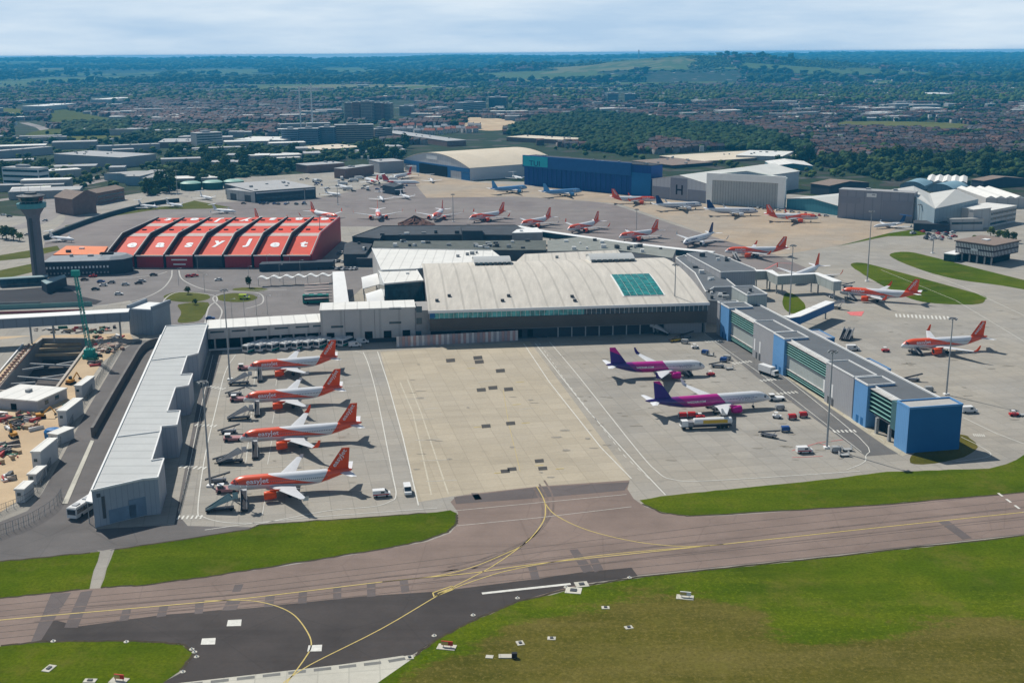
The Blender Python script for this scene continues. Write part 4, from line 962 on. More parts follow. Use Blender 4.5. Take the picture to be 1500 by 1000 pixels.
# --- polygon-roof blocks behind
def block(nm,label,px,z,wall,roof,cat='building',group=None,z0=0,trim=None,th_=.4,units=0,fly=None):
    pts=[G(x,y,z)[:2] for x,y in px]; o=(*pts[0],z0)
    t=thing(nm,label,cat,(pts[0][0],pts[0][1],0),group=group); off=(pts[0][0],pts[0][1],0)
    MB().prism(pts,z0+.01,z-th_).build('wall',wall,t,off=off)
    q=MB().prism(pts,z-th_+.02,z).build('roof',roof,t,off=off)
    if trim:
        m=MB()
        for a,b in zip(pts,pts[1:]+pts[:1]): m.bar((*a,z+.1),(*b,z+.1),.35,.5)
        m.build('parapet_trim',trim,t,off=off)
    cx=sum(p[0] for p in pts)/len(pts); cy=sum(p[1] for p in pts)/len(pts); rng=random.Random(int(px[0][0]))
    for i in range(units):
        k=rng.randrange(len(pts)); u=rng.uniform(.15,.8); x=cx+(pts[k][0]-cx)*u; y=cy+(pts[k][1]-cy)*u
        m=MB(); a,b=rng.uniform(1,3),rng.uniform(.8,2); m.box(x,x+a,y,y+b,z+.01,z+rng.uniform(.6,2)); m.build('roof_unit',rng.choice([Mgalv,Mtrim,Mdkst]),q,off=off)
    return t,pts,off
t_,_,_=block('terminal_extension','broad white flat roof behind the left half of the curved terminal roof',[(545,364),(720,367),(740,382),(700,384),(612,394),(559,396)],15.5,Mgw,Mwroof,trim=Mtrim,units=5)
t_,_,_=block('terminal_extension','white roofed block with a blue black glass wall facing the grey service block',[(555,397),(610,395),(620,411),(563,416)],15,Mglz,Mwroof,trim=Mtrim,units=1)
block('terminal_extension','grey flat roof behind the curved terminal roof between the two roof monitors',[(768,372),(905,366),(915,378),(872,385),(860,392),(770,396),(757,382)],14.5,Mgreyp,Mhall,units=4)
block('terminal_extension','dark plant roof with pipes between the white roof and the black roofed hall',[(548,353),(800,352),(800,366),(720,366),(545,362)],9,Mdkw,mat('mossy_grey_roof',(.10,.11,.10),.9,.3,.2),units=26)
block('terminal_extension','grey green roof to the right of the dark plant roof below the long corridor',[(802,352),(850,347),(960,362),(990,366),(985,378),(905,366),(802,368)],9.5,Mgreyp,mat('pale_green_grey_roof',(.22,.23,.21),.9,.2,.2),units=16)
# dark roofed hall
t_,pp,off=block('departure_hall','long hall with a black felt roof and dark front wall beyond the white terminal roofs',[(516,347),(560,331),(755,330),(782,345),(674,344),(559,345),(556,350)],10,Mdkw,Mdkroof,trim=Mdkst,units=12)
block('plant_room','dark box shaped plant room rising from the black felt roof',[(675,331),(704,331),(707,338),(677,338)],13.5,Mdkw,Mdkroof)
block('lift_block','small white roofed block at the left end of the long corridor',[(757,336),(787,333),(795,340),(750,341)],12.5,Mcon,Mtrim,units=1)
block('dark_annex','low dark roofed annex beside the right wall of the red hangar',[(505,357),(520,352),(545,353),(545,358),(535,372),(503,372)],7,Mdkw,Mdkroof,units=3)
block('dark_annex','grey roofed canopy between the parked cars and the white terminal roof',[(528,372),(541,362),(549,371),(545,378),(522,378)],5,Mdkw,mat('mid_grey_roof',(.17,.17,.175),.8,.2,.2))
block('kiosk','small white roof among the cars right of the red hangar',[(513,376),(521,371),(530,371),(524,378)],3.5,Mgw,Mtrim)
# curved white canopies
def canopy(lb,px4,z0,z1,dr=0):
    a,b,c,d=[G(x,y,z1) for x,y in px4]; o=(a[0],a[1],0)
    t=thing('curved_canopy',lb,'canopy',o,group='curved white canopies over the drop off'); m=MB(); N=10
    def lerp(p,q,u): return (p[0]+(q[0]-p[0])*u,p[1]+(q[1]-p[1])*u)
    rings=[]
    for i in range(N+1):
        u=i/N; p,q=lerp(a,d,u),lerp(b,c,u); z=z0+(z1-z0)*math.sin(math.pi*(.5-.5*u) if dr else math.pi*(.2+.5*(1-u)))
        rings.append([(*p,z),(*q,z),(*q,z-.3),(*p,z-.3)])
    m.loft(rings).build('roof',Mtrim,t,off=o)
    m=MB()
    for u in (.15,.5,.85):
        for e in (lerp(lerp(a,b,.1),lerp(d,c,.1),u),lerp(lerp(a,b,.9),lerp(d,c,.9),u)): m.box(e[0]-.15,e[0]+.15,e[1]-.15,e[1]+.15,0,z0)
    m.build('column',Mgalv,t,off=o)
canopy('long white curved canopy over the forecourt, bending down at its near end',[(487,398),(504,397),(512,440),(489,445)],4.5,8.5,1)
canopy('white curved canopy against the glass wall, farther one',[(529,404),(552,398),(556,411),(531,418)],5,9)
canopy('white curved canopy against the glass wall, nearer one',[(535,428),(560,420),(563,437),(538,442)],5,9)
# long corridor
cpts=[(757,331),(795,338),(908,354),(992,364),(1045,369)]
W_=[G(x,y,9)[:2] for x,y in cpts]; o=(*W_[0],0)
t=thing('walkway_bridge','long raised white roofed corridor with blue glass sides running from the hall to the pier','walkway',o)
for nm,wd,za,zb_,mt in (('roof',5.2,8.7,9.0,Mtrim),('wall',4.6,5.6,8.68,Mglz),('floor',5.0,5.2,5.58,Mgalv)):
    m=MB(); l=[];
    for i,p in enumerate(W_):
        a=W_[max(0,i-1)];b=W_[min(len(W_)-1,i+1)]; d=Vector((b[0]-a[0],b[1]-a[1])).normalized(); n_=Vector((-d.y,d.x))*wd/2
        l.append([(p[0]-n_.x,p[1]-n_.y,za),(p[0]+n_.x,p[1]+n_.y,za),(p[0]+n_.x,p[1]+n_.y,zb_),(p[0]-n_.x,p[1]-n_.y,zb_)])
    m.loft(l).build(nm,mt,t,off=o)
for (a,b) in zip(W_,W_[1:]):
    for u in (.1,.4,.7):
        x,y=a[0]+(b[0]-a[0])*u,a[1]+(b[1]-a[1])*u; m=MB(); m.box(x-.4,x+.4,y-.4,y+.4,0,5.15); m.build('column',Mcon,t,off=o)
# root of the blue pier
Mslate=mat('slate_grey_roof',(.115,.125,.135),.8,.15,.1)
t_,_,of=block('pier_root','large dark grey flat roofed block at the root of the blue pier',[(1006,372),(1036,369),(1064,377),(1106,394),(1107,397),(1056,399)],13.5,Mgreyp,Mslate,trim=Mtrim,units=6)
block('pier_root','low dark roof stepping down between the curved terminal roof and the pier block',[(990,378),(1003,374),(1052,399),(1078,420),(1046,421),(1034,428),(1018,400)],10.5,Mgreyp,Mslate,units=5,trim=Mtrim)
block('pier_root','dark grey roofed link block above the first pale blue tower of the pier',[(1072,420),(1103,419),(1124,431),(1095,433)],17.5,Mgreyg,Mslate,trim=Mtrim,units=2)
block('plant_deck','open plant deck with ducts between the terminal hall and the pier',[(1034,427),(1062,427),(1064,438),(1052,441),(1036,440)],10.5,Mgreyp,Mslate,units=8)
# raised boarding links
def link(nm,label,px,z1,hh,wd,wall,roof,legs=True,group=None,cat='jet bridge'):
    P=[G(x,y,z1)[:2] for x,y in px]; o=(*P[0],0); t=thing(nm,label,cat,o,group=group)
    for n2,w2,za,zb_,mt in (('roof',wd+.3,z1-.3,z1,roof),('tunnel',wd,z1-hh,z1-.32,wall)):
        l=[]
        for i,p in enumerate(P):
            a=P[max(0,i-1)];b=P[min(len(P)-1,i+1)]; d=Vector((b[0]-a[0],b[1]-a[1])).normalized(); n_=Vector((-d.y,d.x))*w2/2
            l.append([(p[0]-n_.x,p[1]-n_.y,za),(p[0]+n_.x,p[1]+n_.y,za),(p[0]+n_.x,p[1]+n_.y,zb_),(p[0]-n_.x,p[1]-n_.y,zb_)])
        MB().loft(l).build(n2,mt,t,off=o)
    if legs:
        for a,b in zip(P,P[1:]):
            for u in (.12,.88): m=MB(); x,y=a[0]+(b[0]-a[0])*u,a[1]+(b[1]-a[1])*u; m.box(x-.3,x+.3,y-.3,y+.3,0,z1-hh-.01); m.build('leg',Mgalv,t,off=o)
    return t
link('boarding_link','grey raised boarding link on legs left of the white airliner with the thin orange fin',[(1106,396),(1127,396),(1140,403),(1196,400),(1227,412)],9.5,4.6,4.2,Mgreyg,Mtrim)
link('jet_bridge','blue based boarding arm with a white roof reaching toward the orange nosed airliner',[(1152,464),(1166,462),(1216,441)],7.5,3.6,4,Mblue2,Mtrim)
# low hoardings beyond the bridge
for lb,a_,b_,h_,mt_ in (('long pale teal hoarding behind the elevated bridge','(-40,455)','(135,448)',2.2,mat('pale_teal_hoarding',(.16,.30,.28),.6,.1)),('long dull red barrier between the teal hoarding and the elevated bridge','(-40,461)','(120,456)',1.1,mat('dull_red_barrier',(.28,.08,.09),.7,.2)),('grey retaining wall around the dark yard at the control tower','(-40,449)','(60,446)',1.6,Mcon)):
    p_,q_=G(*eval(a_)),G(*eval(b_)); m=MB().bar((*p_[:2],h_/2),(*q_[:2],h_/2),.3,h_); o=m.build('hoarding',mt_,off=(p_[0],p_[1],0)); tag(o,lb,'hoarding')
# --- blue pier
PHt=HT(1333,664,597)
A=G(1334.6,596.8,PHt);B=G(1057.7,443.8,PHt)
class FF(Frame):
    def __init__(s): pass
f=FF(); f.O=(A[0],A[1],0); f.ang=math.atan2(A[1]-B[1],A[0]-B[0]); f.L=math.hypot(A[0]-B[0],A[1]-B[1]); f.u=(math.cos(f.ang),math.sin(f.ang)); f.n=(-f.u[1],f.u[0]); f.O=(B[0],B[1],0)
L=f.L
FX=lambda x,y: f.front(x,y)[0]
Dn=f.loc(1410,591,PHt)[1]; Dm=f.loc(1267.6,528.6,PHt-1)[1]; print('pier',PHt,L,Dn,Dm)
t=f.thing('terminal_pier','long pier with alternating pale blue towers, grey panels and green louvred windows','pier')
x2=FX(1316,587)
MB().box(-1,x2-1,2.2,Dm,4.2,PHt-1.3).build('wall',Mgreyp,t); MB().box(-1,FX(1250,560),2.21,Dm-.1,.02,4.18).build('lower_wall',Mgreyp,t)
MB().box(-1.2,x2-1,2.1,Dm+.2,PHt-1.28,PHt-.9).build('roof',Mdkroof if 0 else Mslate,t)
m=MB(); m.box(-1.2,x2-1,Dm+.22,Dm+.6,PHt-1.28,PHt-.4); m.box(-1.2,x2-1,1.9,2.08,PHt-1.28,PHt-.4); m.build('parapet_trim',Mtrim,t)
def tower(xa,xb,d=10,ht=PHt,mt=Mblue,mt2=Mblue2,y0=-.4):
    m=MB(); m.box(xa,xb,y0,d,.03,ht-.5); q=m.build('tower',mt,t)
    m=MB(); m.box(xa+.3,xb-.3,y0+.3,d-.3,ht-.48,ht-.3); m.build('tower_roof',Mslate,q)
    m=MB(); 
    for a,b in (((xa,y0),(xb,y0)),((xb,y0),(xb,d)),((xb,d),(xa,d)),((xa,d),(xa,y0))): m.bar((*a,ht-.22),(*b,ht-.22),.3,.5)
    m.build('parapet_trim',Mtrim,q)
    return q
def louvre(xa,xb,za,zb_,y=.7):
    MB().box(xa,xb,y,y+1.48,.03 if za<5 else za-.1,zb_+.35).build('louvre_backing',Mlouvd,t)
    m=MB(); n=5 if zb_-za>3 else 2
    for i in range(n): z=za+(zb_-za)*(i+.5)/n; m.box(xa,xb,y-.5,y-.02,z-.07,z+.07)
    m.build('louvre',Mlouv,t)
    MB().box(xa-.1,xb+.1,y-.6,y+1.5,zb_+.36,zb_+.6).build('louvre_coping',Mgw,t)
def panel(xa,xb,za,zb_,mt,y=.35): MB().box(xa,xb,y,2.18,za,zb_).build('wall_panel',mt,t)
xs=[FX(*p) for p in ((1057.7,443.8),(1069.6,450),(1104.6,470),(1135,488),(1151,497.6),(1210.8,532.7),(1216,536.8),(1251.3,555.7),(1254,558.4),(1273,569),(1306.8,588),(1316,592))]
tower(-4,-1.3,8,PHt,Mgreyp); tower(xs[0],xs[1],10)
louvre(xs[1],xs[2],8.2,PHt-1.6); panel(xs[1],xs[2],2.6,8,Mgreyg,.9); louvre(xs[1],xs[2],.8,2.3,.95)
tower(xs[2],xs[3]-.6,8,PHt,Mgreyp,Mgreyp,-.1); tower(xs[3],xs[4],9,PHt)
louvre(xs[4],xs[5],8.2,PHt-1.6); panel(xs[4],xs[5],2.8,8,Mgreyg,.9); louvre(xs[4],xs[5],.8,2.5,.95)
tower(xs[5],xs[7],8,PHt,Mgreyp,Mgreyp,-.1); tower(xs[8],xs[9],9,PHt)
louvre(xs[9],xs[10],5.6,PHt-1.6)
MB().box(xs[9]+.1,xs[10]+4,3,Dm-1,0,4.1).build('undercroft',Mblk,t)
for x in (xs[9]+6,xs[10]-.5): m=MB(); m.box(x-.45,x+.45,-.2,.7,0,5.2); m.build('column',Mgalv,t)
m=MB(); m.box(x2,L,-.3,Dn,.02,PHt-.5); q=m.build('end_block',Mblue2,t); MB().box(x2+.02,L-.02,-.42,-.31,.05,PHt-.55).build('end_block_lit_face',Mblue,q)  # sunlit face added as a brighter blue layer; block body darkened for shade
m=MB(); m.box(x2+.4,L-.4,.1,Dn-.4,PHt-.48,PHt-.35); m.build('end_roof',mat('pale_gravel_roof',(.38,.37,.35),.9,.15,.2),q)
m=MB()
for a,b in (((x2,-.3),(L,-.3)),((L,-.3),(L,Dn)),((L,Dn),(x2,Dn)),((x2,Dn),(x2,-.3))): m.bar((*a,PHt-.2),(*b,PHt-.2),.35,.6)
m.build('parapet_trim',Mblue,q)
m=MB(); m.box(xs[10]+.05,x2-.02,-.1,3,4.6,PHt-.9); m.build('wall_panel',mat('dark_teal_panel',(.06,.13,.14),.6,.15),t)
for px_ in ((1115,507),(1123,511),(1220,563),(1232,575)):
    X_=FX(px_[0],px_[1]-0)-6; wins(t,[(X_,-.1,3)],1.2,4.5,'vent_panel',Mtrim)
dd=[]
for x0_,x1_ in ((xs[0],xs[1]),(xs[3],xs[4]),(xs[8],xs[9])):
    for u in (.35,.7): dd.append((x0_+(x1_-x0_)*u,-.4,.05))
wins(t,dd,1.5,2.6,'door',Mblue2); wins(t,[(xs[2]+4,-.1,.05),(xs[2]+7,-.1,.05),(xs[5]+3,-.1,.05),(xs[5]+6,-.1,.05)],1.5,2.6,'door',Mdkst)
# blue stair boxes on the far side of the pier
def fstair(lb,px,z,ln,wd): 
    l=f.loc(*px,z); wx=f.W(l[0],l[1]); t2=thing('stair_block',lb,'stair block',wx,f.ang,'blue stair blocks on the far side of the pier')
    MB().box(-ln,0,-wd,0,0,z-.3).build('wall',Mblue2,t2); MB().box(-ln+.2,-.2,-wd+.2,-.2,z-.28,z-.1).build('roof',Mgreyl if 0 else Mgreyp,t2); m=MB()
    for a,b in (((-ln,-wd),(0,-wd)),((0,-wd),(0,0)),((0,0),(-ln,0)),((-ln,0),(-ln,-wd))): m.bar((*a,z),(*b,z),.25,.5)
    m.build('parapet_trim',Mblue,t2)
fstair('blue stair block behind the pier nearer the small white jet bridge arm',(1223,495),9,14,4.5); fstair('blue stair block behind the pier with pipework on top, nearer the blue end block',(1305,541),9,15,5)
# --- red hangar
f=Frame((172,392.4),(456,392)); HA=f; L=f.L; he=HT(456,392,372.8)
O2=f.W(L,0); d1,z1=onplane(O2,f.n,468.6,340.6); d2,z2=onplane(O2,f.n,496.5,317.5); print('hangar',L,he,d1,z1,d2,z2)
t=f.thing('hangar','big red hangar with seven roof bays divided by dark fins and giant white letters','hangar')
xl=f.front(154,368.6)[0]; xr=L+.3; n=7; bw=(xr-xl)/n
def lin(y): # roof level under the fins
    fz=he+(z1-he)*min(1,y/d1) if y<d1 else z1+(z2-z1)*(y-d1)/(d2-d1)
    return fz
drop=lambda y: 0.3+2.7*min(1,y/6) if y<d1 else .5+2.5*max(0,(d2-y)/(d2-d1))
Yr=[0,3,6,10,14,d1*.5,d1,d1+(d2-d1)*.3,d1+(d2-d1)*.5,d1+(d2-d1)*.72,d2]
Yr=sorted(set(round(v,2) for v in Yr))
def roofy(px,py):
    y=10.0
    for _ in range(60): l=HA.loc(px,py,lin(max(0,y))-drop(max(0,y))); y=.5*y+.5*l[1]
    return y
YB,YT=roofy(190,362.6),roofy(190,353.6); YB2,YT2=d2*.875,d2*.985; RL=((roofy(215,346.4),roofy(215,342)),(roofy(240,331.6),roofy(240,327.4)))
print('rows',YB,YT,YB2,YT2,RL)
def bay(i):
    a=xl+bw*i+.6; b=xl+bw*(i+1)-.5; y_=[y for y in Yr]
    q=MB().loft([[(a,y,lin(y)-drop(y)),(b,y,lin(y)-drop(y)),(b,y,lin(y)-drop(y)-.4),(a,y,lin(y)-drop(y)-.4)] for y in y_]).build('roof_bay',Mredr,t)
    fz=lambda y: lin(y)-drop(y)+.06
    for ya,yb in RL:
        m=MB(); m.loft([[(a+.3,y,fz(y)),(b-.3,y,fz(y)),(b-.3,y,fz(y)+.05),(a+.3,y,fz(y)+.05)] for y in sorted([ya,yb]+[y for y in Yr if ya<y<yb])]); m.build('roof_light',Mgreyl,q)
    s='easyJet'[i]; m=MB(); ya=d1*.36; 
    v,fc,w_,h_=text_geo(s,8.6,.34); yl=9
    k=yl/5.2
    bx_=(a+b)/2-w_*.6
    bb=0
    for x,y,_ in v:
        Y=YB+y*(YT-YB)/6.3; m.v.append((bx_+x*1.3,Y,fz(Y)+.12))
    for c_ in fc: m.f.append(tuple(c_)); m.mi.append(0)
    m.build('roof_letter',white,q)
    s='easyJet'[6-i]; v,fc,w_,h_=text_geo(s,8.6,.34); m=MB()
    for x,y,_ in v:
        Y=YT2-y*(YT2-YB2)/6.3; m.v.append(((a+b)/2+w_*.6-x*1.25,Y,fz(Y)+.12))
    for c_ in fc: m.f.append(tuple(c_)); m.mi.append(0)
    m.build('roof_letter',white,q)
    m=MB(); m.box(a+2,b-2,2,3.4,fz(2.7)+.02,fz(2.7)+.25); m.build('roof_vent',mat('pale_orange_vent',(.7,.3,.15),.6),q)
    for u,ux in ((.57,.25),(.57,.75),(.9,.15),(.9,.85)):
        y=d2*u; m=MB(); m.box(a+(b-a)*ux-1.2,a+(b-a)*ux+1.2,y-1,y+1,fz(y)+.02,fz(y)+.5); m.build('roof_hatch',Mfin,q)
    # front wall of the bay
    q2=MB().box(a+.3,b-.3,.2,1.2,0.02,he-.6).build('front_wall',Mredw if i!=3 else mat('dark_panel_wall',(.05,.05,.06),.6),t)
    m=MB(); m.box(a,b,-.4,.15,he-.9,he-.3); m.build('gutter',Mtrim,q2)
for i in range(n): bay(i)
for i in range(n+1):
    x=xl+bw*i; w_=.5
    m=MB(); ring=[(y,lin(y)+ (0 if y>0 else 0)) for y in Yr]
    m.loft([[(xx,y,z) for y,z in ring]+[(xx,d2,0),(xx,0,0)] for xx in (x-w_,x+w_)]); m.build('fin',Mfin if i<n else Mredw,t)
    m=MB(); m.loft([[(x-w_-.1,y,z+.02),(x-w_+.35,y,z+.02),(x-w_+.35,y,z+.25),(x-w_-.1,y,z+.25)] for y,z in ring]); m.build('fin_coping',Mgw,t)
MB().box(xl+1,xr-1,1.3,d2-.5,0.02,he-1.4).build('inner_wall',Mfin,t)
wins(t,[(xl+bw*2.5,.2,4.2)],9,.8,'window_band',Mtrim); wins(t,[(xl+bw*2.5,.2,1.6)],7,.8,'window_band',Mtrim)
# annex with orange roof and dark office
block('annex','low annex with a flat orange roof left of the red hangar',[(78,372.7),(97,360),(158,360.8),(150,372.7)],5.5,Mredw,Morr,units=2)
f,t,h,D=shed('office','dark office with a row of small round windows before the red hangar',(66,405),(163,402),385,(70,376),Mdkw,mat('blue_grey_roof',(.24,.26,.28),.7,.15,.2))
wins(t,[(f.L*(i+.7)/18.5,0,h*.52) for i in range(18)],.9,1.2,'window',Mtrim)
wins(t,[(f.L*(i+.7)/18.5,0,h*.12) for i in range(18)],.8,1.0,'window',Mcon)
# octagonal end
c0=f.W(f.L+1,D*.45); m=MB(); r0=9.5; t2=thing('office_end','octagonal end block with a pale faceted roof joining the dark office','building',c0)
m.lathe([(r0,0),(r0,h+.4)],n=8).build('wall',Mdkw,t2); MB().lathe([(r0+.4,h+.42),(r0+.4,h+.6),(r0*.7,h+2.2),(.3,h+2.3)],n=8).build('roof',MATS['blue_grey_roof'],t2); MB().box(-8,-1,-1.5,1.5,h+2.31,h+3.2).build('roof_light',Mblk,t2)
# --- control tower
c0=G(58,408); kx=(c0[1]/CT)/F*1.0; sc=HT(58,408,300)
hz_=HT(58,408,284); print('tower h',hz_)
t=thing('control_tower','tall grey control tower with a teal glazed cab standing on a low teal roofed base','control tower',c0)
S=hz_/44
MB().lathe([(3.6*S,0),(3.4*S,31*S),(4.0*S,33.5*S),(5.4*S,35.6*S),(6.4*S,37*S)],n=8).build('shaft',mat('grey_concrete_shaft',(.17,.165,.18),.8,.12,.3),t)
m=MB(); m.box(-.7,.7,-3.75*S,-3.3*S,0,32*S); m.build('service_rib',Mdkst,t)
MB().lathe([(7.0*S,37.02*S),(7.3*S,39.4*S),(6.6*S,39.5*S)],n=12).build('gallery_ring',mat('teal_panel',(.09,.28,.30),.4,.1),t)
MB().lathe([(5.4*S,39.52*S),(6.3*S,42.6*S)],n=12).build('cab_glass',glass('cab_tinted_glass',(.01,.04,.045)),t)
q=MB().lathe([(7.1*S,42.62*S),(7.1*S,43.2*S),(3.6*S,43.9*S)],n=12).build('roof',Mdkst,t)
MB().lathe([(3.2*S,43.92*S),(3.0*S,44.8*S)],n=10).build('roof_hut',Mdkst,q)
for a in range(3): x,y=5.5*S*math.cos(a*2.1),5.5*S*math.sin(a*2.1); MB().tube((x,y,43.3*S),(x,y,48*S),.09,.05,5).build('aerial',Mgalv,q)
m=MB(); N=20; m.loft([[(6.8*S*math.cos(2*math.pi*i/N),6.8*S*math.sin(2*math.pi*i/N),40.6*S+d) for i in range(N)] for d in (0,.12)],cap=False); 
for i in range(N): a=2*math.pi*i/N; m.box(6.8*S*math.cos(a)-.04,6.8*S*math.cos(a)+.04,6.8*S*math.sin(a)-.04,6.8*S*math.sin(a)+.04,39.5*S,40.6*S)
m.build('railing',Mgalv,t)
f,t2,h,D=shed('base_building','low base building with a long teal grey roof around the control tower',(0,421),(70,417),410,(10,408),Mglz,mat('teal_grey_roof',(.22,.30,.31),.6,.15,.1))
block('base_building','teal edged roof wing pointing from the tower base toward the car park',[(60,411),(94,402),(97,405),(68,416)],5,Mdkw,MATS['teal_grey_roof'])
# --- hangars at the back
f=Frame((592.8,250),(688.7,265)); h=HT(592.8,250,233); D=f.loc(770,231.5,h)[1]; D=min(max(D,60),130); rg=HT(640,257,224)-h
print('arch',h,D,rg)
f,t,h,D=shed('hangar','big arched hangar with a cream roof, blue frame and open dark doorway',(592.8,250),(688.7,265),233,D,metal('pale_hangar_wall',(.50,.51,.52),.06,4),mat('cream_roof',(.60,.52,.40),.6,.1,.05),cat='hangar',kind='arch',ridge=rg)
L=f.L
MB().box(L*.20,L*.72,-.5,.3,0,h*.95).build('door_frame',Mblue2,t); MB().box(L*.25,L*.68,-.7,-.45,0,h*.85).build('doorway',Mblk,t); MB().box(0,L*.2,-.5,-.1,h*.62,h*.95).build('frame_band',Mblue2,t); MB().box(L*.72,L,-.5,-.1,h*.62,h*.95).build('frame_band',Mblue2,t); MB().box(L*.88,L,-.45,-.1,0,h*.6).build('frame_band',Mblue2,t)
MB().box(L*.36,L*.52,-.3,.1,h+rg*.35,h+rg*.75).build('sign_panel',Mtrim,t)
f,t,h,D=shed('hangar','long dark blue hangar with a teal sign panel at its top left corner',(768,270.7),(953,289),229,(955,240),metal('deep_blue_cladding',(.012,.055,.22),.12,5),Mdkroof,cat='hangar')
L=f.L; MB().box(-.6,L*.86,-1.6,-.05,h*.64,h+1.2).build('upper_fascia',mat('blue_fascia',(.02,.09,.26),.5,.1),t)
s=MB().box(.6,L*.21,-1.9,-1.62,h*.68,h+.6).build('sign_panel',mat('teal_sign',(.03,.38,.45),.5,.08),t)
m=MB(); text_on(m,'TUI',6.5,(L*.055,-1.95,h*.70),(1,0,0),(0,0,1),.05,width=13); m.build('sign_lettering',mat('sign_dark_blue',(.01,.05,.16),.5),s)
MB().box(L*.86+.1,L,-.3,-.05,0,h*.75).build('side_bay',mat('blue_side_bay',(.02,.13,.32),.6,.1),t)
m=MB(); 
for i in range(1,22): x=L*.86*i/22; m.box(x-.2,x+.2,-.5,-.05,0,h*.63)
m.build('door_rib',MATS['blue_fascia'],t)
f,t,h,D=shed('hangar','grey gabled hangar with a tall central door marked with a dark letter H',(955,289.6),(1036,298),262,(1110,246),metal('mid_grey_hangar_wall',(.52,.52,.53),.06,4),mat('light_hangar_roof',(.60,.60,.56),.6,.1,.08),cat='hangar',kind='gable',ridge=5)
L=f.L; d=MB().box(L*.34,L*.64,-.25,.3,0,h+2.4).build('door',mat('grey_hangar_door',(.24,.24,.27),.6,.08),t)
m=MB(); text_on(m,'H',11,(L*.44,-.3,h*.3),(1,0,0),(0,0,1),.2,width=7); m.build('door_letter',Mfin,d)
MB().box(0,L*.33,-.2,-.02,0,h*.62).build('door',MATS['grey_hangar_door'],t); MB().box(L*.65,L,-.2,-.02,0,h*.62).build('door',MATS['grey_hangar_door'],t)
f,t,h,D=shed('hangar','white framed hangar with a wide ribbed door and a ridged pale roof',(1036,298),(1148.6,305),256,(1213,266),metal('blue_grey_side_wall',(.24,.31,.35),.08,4),mat('pale_green_roof',(.52,.55,.50),.6,.08,.08),cat='hangar',kind='gable',ridge=4.5)
L=f.L; hf=HT(1036,298,253); fr=MB(); fr.box(-.5,L*.07,-2,-.05,0,hf); fr.box(L*.92,L+.5,-2,-.05,0,hf+0); fr.box(L*.07+.02,L*.92-.02,-2,-.05,hf*.78,hf); fr.build('front_frame',mat('bright_frame',(.85,.85,.80),.6,.05),t)
dr=MB().box(L*.07+.1,L*.92-.1,-1.2,-.1,0,hf*.775).build('door',mat('white_ribbed_door',(.45,.45,.42),.6,.08),t)
m=MB(); 
for i in range(1,24): x=L*.07+L*.85*i/24; m.box(x-.12,x+.12,-1.45,-1.22,0,hf*.77)
m.build('door_rib',Mcon,dr)
shed('hangar','small pale roofed teal hangar between the ribbed hangar and grey box hangar',(1152,305),(1227,316),291,(1226,278),metal('teal_cladding',(.06,.20,.24),.1,3),mat('very_pale_roof',(.50,.50,.47),.6,.08,.1),cat='hangar',kind='gable',ridge=3)
f,t,h,D=shed('hangar','grey box hangar with a flat tall front and a small sign near its top',(1226.4,319),(1336,326),278,12,metal('plain_grey_front',(.255,.25,.275),.05,6),mat('grey_top',(.3,.3,.3),.7),cat='hangar')
L=f.L; MB().box(L*.60,L*.97,-.25,-.02,0,h*.72).build('door',mat('grey_door_panel',(.23,.225,.25),.6,.05),t); MB().box(0.5,L*.3,-.2,-.02,h*.55,h*.78).build('door_panel',MATS['grey_door_panel'],t)
s=MB().box(L*.38,L*.51,-.25,-.02,h*.80,h*.93).build('sign_panel',Mtrim,t); MB().box(L*.45,L*.495,-.3,-.26,h*.86,h*.9).build('sign_text',Mgreyp,s)
# double gabled hangar roof behind
def rpoly(nm,lb,faces,walls,mr,mw,cat='hangar'):
    o=(*G(*faces[0][0][:2],faces[0][0][2])[:2],0); t=thing(nm,lb,cat,o)
    for fc in faces: 
        p=[G(x,y,z) for x,y,z in fc]; MB().hexa([(a,b,c-.3) for a,b,c in p],p).build('roof',mr,t,off=o)
    for a,b in walls:
        p,q=G(*a),G(*b); d=Vector((q[0]-p[0],q[1]-p[1])).normalized(); n_=Vector((-d.y,d.x))*.15
        MB().hexa([(p[0]-n_.x,p[1]-n_.y,0),(q[0]-n_.x,q[1]-n_.y,0),(q[0]+n_.x,q[1]+n_.y,0),(p[0]+n_.x,p[1]+n_.y,0)],[(p[0]-n_.x,p[1]-n_.y,p[2]-.35),(q[0]-n_.x,q[1]-n_.y,q[2]-.35),(q[0]+n_.x,q[1]+n_.y,q[2]-.35),(p[0]+n_.x,p[1]+n_.y,p[2]-.35)]).build('wall',mw,t,off=o)
    return t
MG=MATS['very_pale_roof']
rpoly('hangar','double gabled hangar with two large pale roofs behind the grey box hangar',[[(1341,288,18),(1370,305.5,15),(1362,283,17),(1338,272.5,21)],[(1290,282,19),(1341,288,18),(1338,272.5,21),(1296,279.5,19)],[(1370,305.5,15),(1433,291.5,15),(1400,277,21),(1362,283,17)]],[((1341,288,18),(1370,305.5,15)),((1370,305.5,15),(1433,291.5,15)),((1433,291.5,15),(1400,277,21))],MG,MATS['blue_grey_side_wall'])
f,t,h,D=shed('office','white four storey office with dark window bands beside the double gabled hangar',(1424,336),(1449,333),308,(1486,300),Mgw,Mwroof)
f=Frame((1449,333),(1487,325)); h=HT(1449,333,309); t=f.thing('office','long white office wing with three dark window bands, right of the double gabled hangar','building')
MB().box(0,f.L,0,22,0,h).build('wall',Mgw,t); MB().box(-.2,f.L+.2,-.3,22,h+.02,h+.4).build('roof',Mwroof,t); bands(f,t,1,f.L,0,[h*.12,h*.42,h*.72],1.6)
